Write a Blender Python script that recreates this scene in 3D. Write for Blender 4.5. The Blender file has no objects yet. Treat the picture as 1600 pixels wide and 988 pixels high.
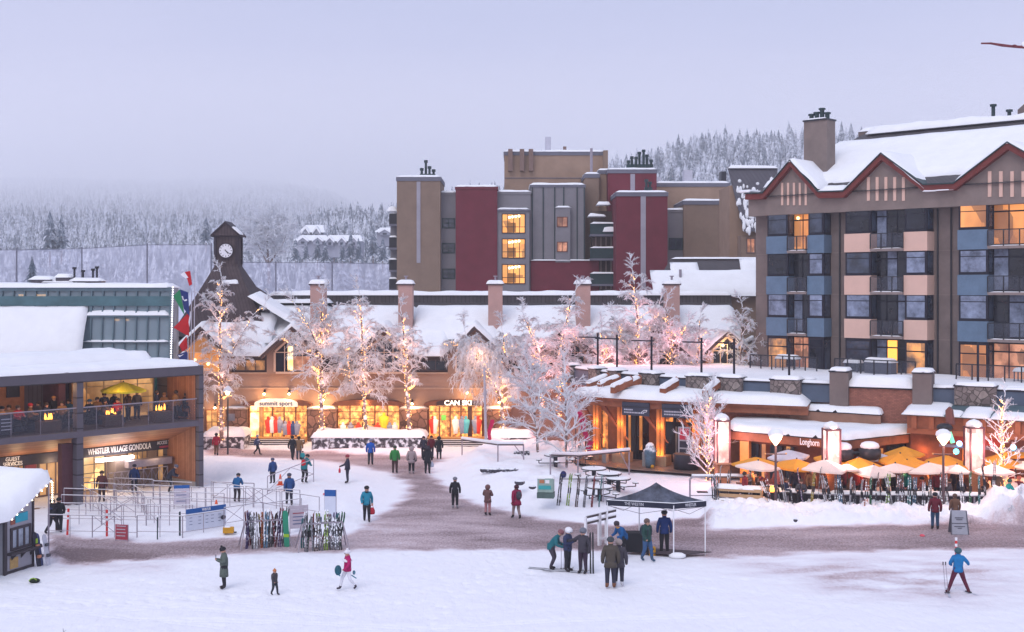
import bpy, bmesh, math, random
import numpy as np
from mathutils import Vector, Matrix, Euler
R = math.radians
random.seed(7); rng = np.random.default_rng(7)
SC = bpy.context.scene
COL = SC.collection

# ------------------------------------------------------------------ camera
H, F, HY = 11.8, 1900.0, 450.0
cam = bpy.data.cameras.new('camera'); co = bpy.data.objects.new('camera', cam); COL.objects.link(co)
co.location = (0, 0, H); co.rotation_euler = (R(90), 0, 0)
cam.sensor_width = 36; cam.lens = F / 1600 * 36; cam.shift_y = -44 / 1600
cam.clip_start = 0.5; cam.clip_end = 20000
SC.camera = co
# ------------------------------------------------------------------ sky, sun, exposure
W = bpy.data.worlds.new('World'); SC.world = W; W.use_nodes = True
wn = W.node_tree; wn.nodes.clear()
wo = wn.nodes.new('ShaderNodeOutputWorld'); wb = wn.nodes.new('ShaderNodeBackground'); wb2 = wn.nodes.new('ShaderNodeBackground')
sky = wn.nodes.new('ShaderNodeTexSky'); sky.sky_type = 'NISHITA'; sky.sun_disc = False
sky.sun_elevation = R(28); sky.sun_rotation = R(200)
sky.air_density = 1.0; sky.dust_density = 4.0; sky.ozone_density = 3.0
wb.inputs['Strength'].default_value = 0.05
tc = wn.nodes.new('ShaderNodeTexCoord'); sx = wn.nodes.new('ShaderNodeSeparateXYZ'); cr = wn.nodes.new('ShaderNodeValToRGB')
nz = wn.nodes.new('ShaderNodeTexNoise'); nz.inputs['Scale'].default_value = 2.2; nz.inputs['Detail'].default_value = 3
ad = wn.nodes.new('ShaderNodeMath'); ad.operation = 'MULTIPLY_ADD'; ad.inputs[1].default_value = 0.10
mp = wn.nodes.new('ShaderNodeMapping'); mp.inputs['Scale'].default_value = (1, 1, 3.5)
wn.links.new(tc.outputs['Generated'], sx.inputs[0]); wn.links.new(tc.outputs['Generated'], mp.inputs[0]); wn.links.new(mp.outputs[0], nz.inputs['Vector'])
wn.links.new(nz.outputs['Fac'], ad.inputs[0]); wn.links.new(sx.outputs['Z'], ad.inputs[2])
wn.links.new(ad.outputs[0], cr.inputs[0])
e = cr.color_ramp.elements
e[0].position = 0.0; e[0].color = (0.77, 0.74, 0.885, 1)
e[1].position = 1.0; e[1].color = (0.55, 0.60, 0.80, 1)
for p, c in ((0.06, (0.77, 0.74, 0.88, 1)), (0.16, (0.62, 0.61, 0.79, 1)), (0.28, (0.485, 0.505, 0.705, 1)), (0.45, (0.50, 0.545, 0.74, 1))):
    q = e.new(p); q.color = c
wn.links.new(cr.outputs[0], wb2.inputs['Color']); wb2.inputs['Strength'].default_value = 1.0
ads = wn.nodes.new('ShaderNodeAddShader')
wn.links.new(sky.outputs[0], wb.inputs['Color'])
SKYMIX = 0.04
wb.inputs['Strength'].default_value = 0.05 * 0.35
wn.links.new(wb.outputs[0], ads.inputs[0]); wn.links.new(wb2.outputs[0], ads.inputs[1]); wn.links.new(ads.outputs[0], wo.inputs['Surface'])
sl = bpy.data.lights.new('sun', 'SUN'); sl.energy = 1.0; sl.angle = R(35); sl.color = (1.0, 0.95, 0.96)
so = bpy.data.objects.new('sun', sl); COL.objects.link(so)
so.rotation_euler = (R(40), 0, R(-25))      # high soft light from behind the camera
SC.view_settings.view_transform = 'Standard'; SC.view_settings.look = 'None'
SC.view_settings.gamma = 1.0; SC.view_settings.exposure = 0.10; SC.view_settings.use_curve_mapping = False
cy = SC.cycles
cy.use_denoising = True
cy.max_bounces = 6; cy.diffuse_bounces = 2; cy.glossy_bounces = 2; cy.transmission_bounces = 4; cy.transparent_max_bounces = 12; cy.volume_bounces = 12
cy.sample_clamp_indirect = 4.0; cy.sample_clamp_direct = 0
cy.use_light_tree = True
cy.caustics_reflective = False; cy.caustics_refractive = False

# ------------------------------------------------------------------ pixel helpers (photo is 1600 x 988)
def P(px, py, Y):
    return Vector(((px - 800) / F * Y, Y, H - (py - HY) / F * Y))
def GY(py, z=0.0): return (H - z) * F / (py - HY)
def G(px, py, z=0.0):
    Y = GY(py, z); return Vector(((px - 800) / F * Y, Y, z))

# ------------------------------------------------------------------ materials
MATS = {}
def mat(name, c=(0.5, 0.5, 0.5), rough=0.75, var=0.12, scale=3.0, bump=0.0, bscale=None, spec=0.3, emit=None, es=1.0, metal=0.0,
        alpha=None, trans=0.0, pat=None, c2=None, pscale=1.0, axis=0, snow=0.0, snowmin=0.35, sample=None):
    if name in MATS: return MATS[name]
    m = bpy.data.materials.new(name); m.use_nodes = True; MATS[name] = m
    nt = m.node_tree; n = nt.nodes; L = nt.links.new
    b = n['Principled BSDF']
    b.inputs['Roughness'].default_value = rough
    b.inputs['Specular IOR Level'].default_value = spec
    b.inputs['Metallic'].default_value = metal
    tcn = n.new('ShaderNodeTexCoord')
    base = None
    def mixc(fac, A, B, mode='MIX'):
        mx = n.new('ShaderNodeMix'); mx.data_type = 'RGBA'; mx.blend_type = mode
        for s, v in ((0, fac), (6, A), (7, B)):
            if hasattr(v, 'links') or isinstance(v, bpy.types.NodeSocket): L(v, mx.inputs[s])
            else: mx.inputs[s].default_value = v if s == 0 else (*v[:3], 1)
        return mx.outputs[2]
    cur = c
    if pat == 'brick':
        mpn = n.new('ShaderNodeMapping'); mpn.inputs['Rotation'].default_value = (R(90), 0, 0)
        # walls lie in the x-z plane of their building
        sp = n.new('ShaderNodeSeparateXYZ'); cb = n.new('ShaderNodeCombineXYZ'); am = n.new('ShaderNodeMath'); am.operation = 'ADD'
        L(tcn.outputs['Object'], sp.inputs[0]); L(sp.outputs['X'], am.inputs[0]); L(sp.outputs['Y'], am.inputs[1])
        L(am.outputs[0], cb.inputs['X']); L(sp.outputs['Z'], cb.inputs['Y'])
        br = n.new('ShaderNodeTexBrick'); L(cb.outputs[0], br.inputs['Vector'])
        br.inputs['Scale'].default_value = pscale; br.inputs['Color1'].default_value = (*c, 1); br.inputs['Color2'].default_value = (*(c2 or c), 1)
        br.inputs['Mortar'].default_value = (c[0] * .55, c[1] * .55, c[2] * .55, 1); br.inputs['Mortar Size'].default_value = 0.025
        br.inputs['Brick Width'].default_value = 0.6; br.inputs['Row Height'].default_value = 0.25
        cur = br.outputs['Color']
    elif pat in ('planks', 'seam'):
        sp = n.new('ShaderNodeSeparateXYZ'); L(tcn.outputs['Object'], sp.inputs[0])
        am = n.new('ShaderNodeMath'); am.operation = 'ADD'
        if axis == 2: L(sp.outputs['Z'], am.inputs[0]); am.inputs[1].default_value = 0
        else: L(sp.outputs['X'], am.inputs[0]); L(sp.outputs['Y'], am.inputs[1])
        ms = n.new('ShaderNodeMath'); ms.operation = 'MULTIPLY'; L(am.outputs[0], ms.inputs[0]); ms.inputs[1].default_value = pscale
        fl = n.new('ShaderNodeMath'); fl.operation = 'FLOOR'; L(ms.outputs[0], fl.inputs[0])
        fr = n.new('ShaderNodeMath'); fr.operation = 'FRACT'; L(ms.outputs[0], fr.inputs[0])
        wh = n.new('ShaderNodeTexWhiteNoise'); wh.noise_dimensions = '1D'; L(fl.outputs[0], wh.inputs['W'])
        a = mixc(wh.outputs['Value'], c, c2 or c)
        gp = n.new('ShaderNodeMath'); gp.operation = 'LESS_THAN'; L(fr.outputs[0], gp.inputs[0]); gp.inputs[1].default_value = 0.10
        cur = mixc(gp.outputs[0], a, (c[0] * .35, c[1] * .35, c[2] * .35))
    elif pat == 'stone':
        vo = n.new('ShaderNodeTexVoronoi'); vo.inputs['Scale'].default_value = pscale; L(tcn.outputs['Object'], vo.inputs['Vector'])
        vd = n.new('ShaderNodeTexVoronoi'); vd.feature = 'DISTANCE_TO_EDGE'; vd.inputs['Scale'].default_value = pscale; L(tcn.outputs['Object'], vd.inputs['Vector'])
        sp = n.new('ShaderNodeSeparateColor'); L(vo.outputs['Color'], sp.inputs[0])
        a = mixc(sp.outputs[0], c, c2 or c)
        lt = n.new('ShaderNodeMath'); lt.operation = 'LESS_THAN'; L(vd.outputs['Distance'], lt.inputs[0]); lt.inputs[1].default_value = 0.05
        cur = mixc(lt.outputs[0], a, (c[0] * .3, c[1] * .3, c[2] * .3))
    if var > 0 or bump > 0:
        no = n.new('ShaderNodeTexNoise'); no.inputs['Scale'].default_value = scale; no.inputs['Detail'].default_value = 5; no.inputs['Roughness'].default_value = 0.65
        L(tcn.outputs['Object'], no.inputs['Vector'])
    if var > 0:
        mr = n.new('ShaderNodeMapRange'); L(no.outputs['Fac'], mr.inputs[0])
        mr.inputs[1].default_value = 0.25; mr.inputs[2].default_value = 0.75
        mr.inputs[3].default_value = 1 - var * 1.6; mr.inputs[4].default_value = 1 + var
        vm = n.new('ShaderNodeVectorMath'); vm.operation = 'SCALE'
        if isinstance(cur, bpy.types.NodeSocket): L(cur, vm.inputs[0])
        else: vm.inputs[0].default_value = cur
        L(mr.outputs[0], vm.inputs['Scale']); cur = vm.outputs[0]
    if bump > 0:
        bn = n.new('ShaderNodeBump'); bn.inputs['Strength'].default_value = bump; bn.inputs['Distance'].default_value = 0.05
        n2 = n.new('ShaderNodeTexNoise'); n2.inputs['Scale'].default_value = bscale or scale * 4; n2.inputs['Detail'].default_value = 4
        L(tcn.outputs['Object'], n2.inputs['Vector']); L(n2.outputs['Fac'], bn.inputs['Height']); L(bn.outputs[0], b.inputs['Normal'])
    if snow > 0:   # settled snow on faces that look up, broken by noise
        ge = n.new('ShaderNodeNewGeometry'); sp2 = n.new('ShaderNodeSeparateXYZ'); L(ge.outputs['Normal'], sp2.inputs[0])
        ns = n.new('ShaderNodeTexNoise'); ns.inputs['Scale'].default_value = snow; ns.inputs['Detail'].default_value = 3; L(tcn.outputs['Object'], ns.inputs['Vector'])
        ma = n.new('ShaderNodeMath'); ma.operation = 'MULTIPLY_ADD'; L(ns.outputs['Fac'], ma.inputs[0]); ma.inputs[1].default_value = 1.6; L(sp2.outputs['Z'], ma.inputs[2])
        mr2 = n.new('ShaderNodeMapRange'); L(ma.outputs[0], mr2.inputs[0]); mr2.inputs[1].default_value = snowmin + 0.75; mr2.inputs[2].default_value = snowmin + 0.95
        cur = mixc(mr2.outputs[0], cur, (0.82, 0.84, 0.90))
    if isinstance(cur, bpy.types.NodeSocket): L(cur, b.inputs['Base Color'])
    else: b.inputs['Base Color'].default_value = (*cur[:3], 1)
    if emit is not None:
        b.inputs['Emission Color'].default_value = (*emit, 1); b.inputs['Emission Strength'].default_value = es
        m.cycles.emission_sampling = sample or 'NONE'
    if trans > 0: b.inputs['Transmission Weight'].default_value = trans
    if alpha is not None: b.inputs['Alpha'].default_value = alpha
    return m

def glow(name, c, es, c2=None, scale=2.0, sample='NONE', lo=0.35, detail=3, bits=.45):
    """a lit window or room: warm light broken up by shelves, curtains and shapes inside"""
    if name in MATS: return MATS[name]
    m = bpy.data.materials.new(name); m.use_nodes = True; MATS[name] = m
    n = m.node_tree.nodes; L = m.node_tree.links.new; b = n['Principled BSDF']
    tcn = n.new('ShaderNodeTexCoord'); no = n.new('ShaderNodeTexNoise'); no.inputs['Scale'].default_value = scale; no.inputs['Detail'].default_value = detail
    L(tcn.outputs['Object'], no.inputs['Vector'])
    r = n.new('ShaderNodeValToRGB'); L(no.outputs['Fac'], r.inputs[0])
    r.color_ramp.elements[0].position = 0.35; r.color_ramp.elements[0].color = (*(c2 or tuple(v * lo for v in c)), 1)
    r.color_ramp.elements[1].position = 0.62; r.color_ramp.elements[1].color = (*c, 1)
    # shelves, people and furniture inside: blocky dark and coloured shapes
    vo = n.new('ShaderNodeTexVoronoi'); vo.distance = 'CHEBYCHEV'; vo.inputs['Scale'].default_value = scale*1.3; mpn = n.new('ShaderNodeMapping'); mpn.inputs['Scale'].default_value = (1, 1, .55)
    L(tcn.outputs['Object'], mpn.inputs[0]); L(mpn.outputs[0], vo.inputs['Vector'])
    sp = n.new('ShaderNodeSeparateColor'); L(vo.outputs['Color'], sp.inputs[0]); lt = n.new('ShaderNodeMapRange'); L(sp.outputs[0], lt.inputs[0]); lt.inputs[1].default_value = .15; lt.inputs[2].default_value = .75; lt.inputs[3].default_value = bits; lt.inputs[4].default_value = 1.15
    vm = n.new('ShaderNodeVectorMath'); vm.operation = 'SCALE'; L(r.outputs[0], vm.inputs[0]); L(lt.outputs[0], vm.inputs['Scale'])
    L(vm.outputs[0], b.inputs['Emission Color']); b.inputs['Emission Strength'].default_value = es
    b.inputs['Base Color'].default_value = (0.12, 0.08, 0.06, 1); b.inputs['Roughness'].default_value = 0.3
    m.cycles.emission_sampling = sample
    return m

SNOW = mat('snow', (0.86, 0.87, 0.90), 0.85, 0.04, 0.8, 0.6, 2.2, 0.15)
def dk(*c): return c

# ------------------------------------------------------------------ mesh builder
class MB:
    def __init__(s): s.v = []; s.f = []; s.m = []; s.mi = 0; s.T = None
    def add(s, vs, fs):
        o = len(s.v)
        if s.T is not None: vs = [s.T @ Vector(v) for v in vs]
        s.v += [tuple(v) for v in vs]; s.f += [tuple(i + o for i in f) for f in fs]; s.m += [s.mi] * len(fs)
        return s
    def box(s, x0, x1, y0, y1, z0, z1):
        if x0 > x1: x0, x1 = x1, x0
        if y0 > y1: y0, y1 = y1, y0
        if z0 > z1: z0, z1 = z1, z0
        return s.add([(x0,y0,z0),(x1,y0,z0),(x1,y1,z0),(x0,y1,z0),(x0,y0,z1),(x1,y0,z1),(x1,y1,z1),(x0,y1,z1)],
              [(0,3,2,1),(4,5,6,7),(0,1,5,4),(1,2,6,5),(2,3,7,6),(3,0,4,7)])
    def quad(s, a, b, c, d): return s.add([a, b, c, d], [(0, 1, 2, 3)])
    def poly(s, pts): return s.add(pts, [tuple(range(len(pts)))])
    def prism(s, pts, d):
        """pts: planar 3-D outline; d: extrusion vector"""
        n = len(pts); d = Vector(d); a = [Vector(p) for p in pts]
        nr = sum(((a[i]-a[0]).cross(a[(i+1) % n]-a[0]) for i in range(n)), Vector())
        if nr.dot(d) > 0: a = a[::-1]
        return s.add(a + [p + d for p in a], [tuple(range(n)), tuple(range(2*n-1, n-1, -1))] + [(i, i+n, (i+1) % n + n, (i+1) % n) for i in range(n)])
    def tube(s, a, b, r0, r1=None, n=6, cap=True):
        r1 = r0 if r1 is None else r1
        a = Vector(a); b = Vector(b); d = (b - a)
        if d.length < 1e-6: return s
        d.normalize(); up = Vector((0, 0, 1)) if abs(d.z) < .95 else Vector((1, 0, 0))
        u = d.cross(up).normalized(); w = u.cross(d)
        vs = []
        for p, r in ((a, r0), (b, r1)):
            for i in range(n):
                t = 2 * math.pi * i / n; vs.append(p + (u * math.cos(t) + w * math.sin(t)) * r)
        fs = [(i, (i+1) % n, n+(i+1) % n, n+i) for i in range(n)]
        if cap: fs += [tuple(range(n))[::-1], tuple(range(n, 2*n))]
        return s.add(vs, fs)
    def path(s, pts, r, n=6):
        for i in range(len(pts)-1): s.tube(pts[i], pts[i+1], r if not isinstance(r, (list, tuple)) else r[i], r if not isinstance(r, (list, tuple)) else r[i+1], n)
        return s
    def lathe(s, c, prof, n=16):
        c = Vector(c); vs = []; fs = []
        for (r, z) in prof:
            for i in range(n):
                t = 2*math.pi*i/n; vs.append(c + Vector((r*math.cos(t), r*math.sin(t), z)))
        for k in range(len(prof)-1):
            for i in range(n): fs.append((k*n+i, k*n+(i+1) % n, (k+1)*n+(i+1) % n, (k+1)*n+i))
        fs.append(tuple(range(n))[::-1]); fs.append(tuple(range((len(prof)-1)*n, len(prof)*n)))
        return s.add(vs, fs)
    def ball(s, c, r, nu=8, nv=5, sc=(1, 1, 1)):
        prof = [(r*math.sin(math.pi*k/nv)+1e-4, -r*math.cos(math.pi*k/nv)) for k in range(nv+1)]
        c = Vector(c); vs = []; fs = []
        for (q, z) in prof:
            for i in range(nu):
                t = 2*math.pi*i/nu; vs.append(c + Vector((q*math.cos(t)*sc[0], q*math.sin(t)*sc[1], z*sc[2])))
        for k in range(nv):
            for i in range(nu): fs.append((k*nu+i, k*nu+(i+1) % nu, (k+1)*nu+(i+1) % nu, (k+1)*nu+i))
        return s.add(vs, fs)
    def build(s, name, mats, parent=None, smooth=False, bevel=0, loc=None):
        me = bpy.data.meshes.new(name); me.from_pydata(s.v, [], s.f)
        if not isinstance(mats, (list, tuple)): mats = [mats]
        for m in mats: me.materials.append(m)
        if any(s.m): me.polygons.foreach_set('material_index', s.m)
        if smooth: me.polygons.foreach_set('use_smooth', [True] * len(me.polygons))
        me.validate(clean_customdata=False); me.update()
        o = bpy.data.objects.new(name, me); COL.objects.link(o)
        if parent is not None: o.parent = parent
        if loc is not None: o.location = loc
        if bevel > 0:
            b = o.modifiers.new('bevel', 'BEVEL'); b.width = bevel; b.segments = 2; b.limit_method = 'ANGLE'
        return o

def tag(o, label=None, cat=None, group=None, kind=None):
    if label: o['label'] = label
    if cat: o['category'] = cat
    if group: o['group'] = group
    if kind: o['kind'] = kind
    return o
def empty(name, loc=(0, 0, 0), rz=0, label=None, cat=None, group=None, kind=None):
    o = bpy.data.objects.new(name, None); COL.objects.link(o); o.location = loc; o.rotation_euler = (0, 0, rz); o.empty_display_size = .3
    return tag(o, label, cat, group, kind)
def copy_tree(o, parent=None):
    c = o.copy(); COL.objects.link(c)
    if parent is not None: c.parent = parent
    for ch in list(o.children): copy_tree(ch, c)
    return c
_TEXT = {}
def text(body, size, m, parent, loc, name='lettering', rz=0, ext=0.01, align='CENTER', rx=90, sx=1.0, bold=0.0, width=None):
    cu = bpy.data.curves.new(name, 'FONT'); cu.body = body; cu.size = size; cu.extrude = ext; cu.align_x = align; cu.align_y = 'CENTER'; cu.offset = bold
    o = bpy.data.objects.new(name, cu)
    COL.objects.link(o); dg = bpy.context.evaluated_depsgraph_get(); me = bpy.data.meshes.new_from_object(o.evaluated_get(dg))
    bpy.data.objects.remove(o)
    me.materials.clear(); me.materials.append(m)
    q = bpy.data.objects.new(name, me); COL.objects.link(q); q.parent = parent; q.location = loc; q.rotation_euler = (R(rx), 0, rz); q.scale = ((width/q.dimensions.x if width else sx), 1, 1)
    return q

class Fr:
    """a facade plane: origin A, direction towards B (plan), local x along it, local y into the building"""
    def __init__(s, A, B):
        s.A = Vector((A[0], A[1], 0)); d = Vector((B[0]-A[0], B[1]-A[1], 0)); s.L = d.length; s.d = d.normalized()
        s.ang = math.atan2(s.d.y, s.d.x); s.n = Vector((-s.d.y, s.d.x, 0))
    def u(s, px, v=0.0):
        k = (px - 800) / F; A = s.A + s.n * v
        return (k * A.y - A.x) / (s.d.x - k * s.d.y)
    def Y(s, u, v=0.0): return (s.A + s.d*u + s.n*v).y
    def z(s, py, u, v=0.0): return H - (py - HY) / F * s.Y(u, v)
    def uz(s, px, py, v=0.0):
        u = s.u(px, v); return u, s.z(py, u, v)
    def w(s, u, v, z=0.0):
        p = s.A + s.d*u + s.n*v; return Vector((p.x, p.y, z))
    def empty(s, name, label, cat, group=None, kind=None): return empty(name, s.A, s.ang, label, cat, group, kind)

def fbm(x, y, f=1.0, o=4, seed=0):
    r = 0; a = 1; t = 0
    for i in range(o):
        k = seed * 13.7 + i * 5.1
        r = r + a * (np.sin(x*f*1.0 + 1.7*np.sin(y*f*0.83 + k) + k) * np.sin(y*f*1.13 + 1.3*np.sin(x*f*0.71 + 2*k) + k*1.3)); t += a
        a *= .5; f *= 2.03
    return r / t

def snowcap(name, x0, x1, y0, y1, z, th, parent, seed=0, over=0.12, res=0.5, slope=None, amp=0.25):
    """a rounded blanket of snow lying on a rectangle (local coords); slope(x,y) adds to z; extends `over` past the edges"""
    X0, X1, Y0, Y1 = x0-over, x1+over, y0-over, y1+over
    nx = max(6, min(90, int((X1-X0)/res)+3)); ny = max(5, min(50, int((Y1-Y0)/res)+3))
    fx = np.linspace(0, 1, nx); fy = np.linspace(0, 1, ny)
    e = min(0.12, .18)
    XX, YY = np.meshgrid(X0 + (X1-X0)*fx, Y0 + (Y1-Y0)*fy, indexing='ij')
    dx = np.minimum(XX-X0, X1-XX); dy = np.minimum(YY-Y0, Y1-YY); d = np.minimum(dx, dy)
    rr = max(.05, min(th*1.1, (X1-X0)*.45, (Y1-Y0)*.45)); t = np.clip(d/rr, 0, 1)
    hh = th*np.sqrt(np.clip(1-(1-t)**2, 0, 1))
    n1 = fbm(XX, YY, .9, 3, seed)
    hh = hh*(1 + amp*n1)
    wig = 0.06*fbm(XX+YY, XX-YY, 2.0, 2, seed+3)*(1-t)
    S = np.vectorize(slope)(XX, YY) if slope else np.zeros_like(XX)
    top = np.stack([XX+wig, YY+wig, z+S+hh-0.02], -1).reshape(-1, 3); bot = np.stack([XX+wig, YY+wig, z+S-0.03], -1).reshape(-1, 3)
    m = MB(); N = nx*ny; m.v = [tuple(p) for p in top] + [tuple(p) for p in bot]
    I = lambda i, j: i*ny+j
    for i in range(nx-1):
        for j in range(ny-1):
            m.f.append((I(i, j), I(i+1, j), I(i+1, j+1), I(i, j+1))); m.f.append((I(i, j)+N, I(i, j+1)+N, I(i+1, j+1)+N, I(i+1, j)+N))
    for i in range(nx-1):
        m.f.append((I(i, 0), I(i, 0)+N, I(i+1, 0)+N, I(i+1, 0))); m.f.append((I(i, ny-1), I(i+1, ny-1), I(i+1, ny-1)+N, I(i, ny-1)+N))
    for j in range(ny-1):
        m.f.append((I(0, j), I(0, j+1), I(0, j+1)+N, I(0, j)+N)); m.f.append((I(nx-1, j), I(nx-1, j)+N, I(nx-1, j+1)+N, I(nx-1, j+1)))
    m.m = [0]*len(m.f)
    return m.build(name, SNOW, parent, smooth=True)

def light(name, loc, energy, color=(1, .62, .3), size=0.15, parent=None, kind='POINT', spot=None, rot=None):
    l = bpy.data.lights.new(name, kind); l.energy = energy; l.color = color
    if kind == 'POINT': l.shadow_soft_size = size
    if kind == 'SPOT': l.shadow_soft_size = size; l.spot_size = R(spot or 90); l.spot_blend = .6
    o = bpy.data.objects.new(name, l); COL.objects.link(o); o.location = loc
    if rot: o.rotation_euler = rot
    if parent is not None: o.parent = parent
    return o
# ================================================================== ground and trodden path
def poly_mask(px, py, poly, soft):
    """signed distance (positive inside) to polygon in plan metres, vectorised"""
    P_ = np.array(poly); n = len(P_)
    inside = np.zeros(px.shape, bool); dist = np.full(px.shape, 1e9)
    for i in range(n):
        ax, ay = P_[i]; bx, by = P_[(i+1) % n]
        c = ((ay > py) != (by > py)) & (px < (bx-ax)*(py-ay)/((by-ay) if abs(by-ay) > 1e-9 else 1e-9)+ax)
        inside ^= c
        dx, dy = bx-ax, by-ay; L2 = dx*dx+dy*dy+1e-9
        t = np.clip(((px-ax)*dx+(py-ay)*dy)/L2, 0, 1)
        dist = np.minimum(dist, np.hypot(px-ax-t*dx, py-ay-t*dy))
    return np.where(inside, dist, -dist)/soft
path_px = [(70,832),(160,840),(260,846),(375,840),(540,833),(572,814),(604,797),(628,778),(633,760),(612,742),(560,729),(500,721),(440,717),(318,712),
           (318,703),(400,702),(486,706),(560,709),(655,712),(700,716),(676,727),(674,740),(694,757),(724,777),(765,792),(830,806),(900,816),(950,820),(1110,806),
           (1115,826),(1300,821),(1500,816),(1620,816),(1720,816),(1720,858),(1600,860),(1450,859),(1250,866),(1100,875),(1000,866),(850,860),(600,861),(400,868),(200,876),(100,884),(60,872)]
path_pl = [tuple(G(x, y).xy) for x, y in path_px]
island_px = [(330,722),(440,726),(520,732),(590,745),(618,762),(612,778),(580,797),(556,812),(500,800),(430,770),(330,770)]
bank_px = [(700,720),(760,690),(860,690),(900,712),(930,760),(900,800),(830,797),(765,783),(715,765),(695,745)]
def pl(ps): return [tuple(G(x, y).xy) for x, y in ps]
def hgt(X, Y):
    z = 0.06*fbm(X, Y, .35, 3, 1) + 0.03*fbm(X, Y, 1.8, 3, 2) + .012*fbm(X, Y*.6, 7, 3, 44)
    m = poly_mask(X, Y, path_pl, 1.0)
    off = np.clip(-m/1.2, 0, 1)
    z = z*(.35+.65*off) + 0.10*off*off*(3-2*off)
    z = z + 0.02*np.clip(m, 0, 1)*fbm(X, Y, 5.0, 3, 9)
    # trails of boot prints and ski tracks crossing the open snow
    r = random.Random(12)
    for k in range(26):
        x0 = r.uniform(-24, 24); y0 = r.uniform(41, 54); an = r.uniform(-.5, .5) + (0 if k % 3 else 1.2); cv = r.uniform(-.02, .02)
        dx = X-x0; dy = Y-y0; s_ = dx*math.cos(an)+dy*math.sin(an); q = -dx*math.sin(an)+dy*math.cos(an)+cv*s_*s_*.3
        if k % 2: z = z-.035*np.exp(-((np.abs(q)-.13)/.07)**2)*(np.abs(s_) < 14)
        else: z = z-.06*np.exp(-((q+.13*np.sign(np.sin(s_*4.2)))/.12)**2)*np.clip(np.sin(s_*8.4), 0, 1)*(np.abs(s_) < 12)
    def mound(z, ps, h, soft=1.5, seed=3, rough=.25):
        d = np.clip(poly_mask(X, Y, pl(ps), soft), 0, 1); s = d*d*(3-2*d)
        return z + s*h*(1+rough*fbm(X, Y, 1.1, 4, seed)) + s*min(h, .6)*(.5 if seed == 10 else .2)*np.abs(fbm(X, Y, 3.6, 4, seed+50))*(rough*2.2)
    z = mound(z, island_px, .28, 2.0, 4)
    z = mound(z, bank_px, .75, 2.6, 5, .35)
    z = mound(z, [(745,705),(790,700),(800,716),(760,724)], .35, 1.2, 6)
    z = mound(z, [(840,712),(900,712),(905,738),(850,742)], .75, 1.6, 8, .4)
    z = mound(z, [(900,735),(960,735),(985,775),(930,792),(900,775)], .3, 1.4, 9, .5)
    z = mound(z, [(1095,772),(1330,786),(1600,784),(1700,784),(1700,820),(1600,821),(1300,818),(1110,824),(1090,812)], .26, .7, 10, 1.3)
    z = mound(z, [(1515,775),(1560,758),(1640,755),(1720,770),(1720,818),(1600,822),(1525,815)], 0.7, 1.2, 11, 1.0)
    z = mound(z, [(480,700),(665,700),(672,712),(480,709)], .12, .7, 12, .5)
    z = mound(z, [(322,698),(380,698),(390,709),(322,709)], .12, .7, 13, .5)
    z = mound(z, [(60,845),(110,840),(120,880),(70,900)], .18, .9, 14, .5)
    return z
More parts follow.
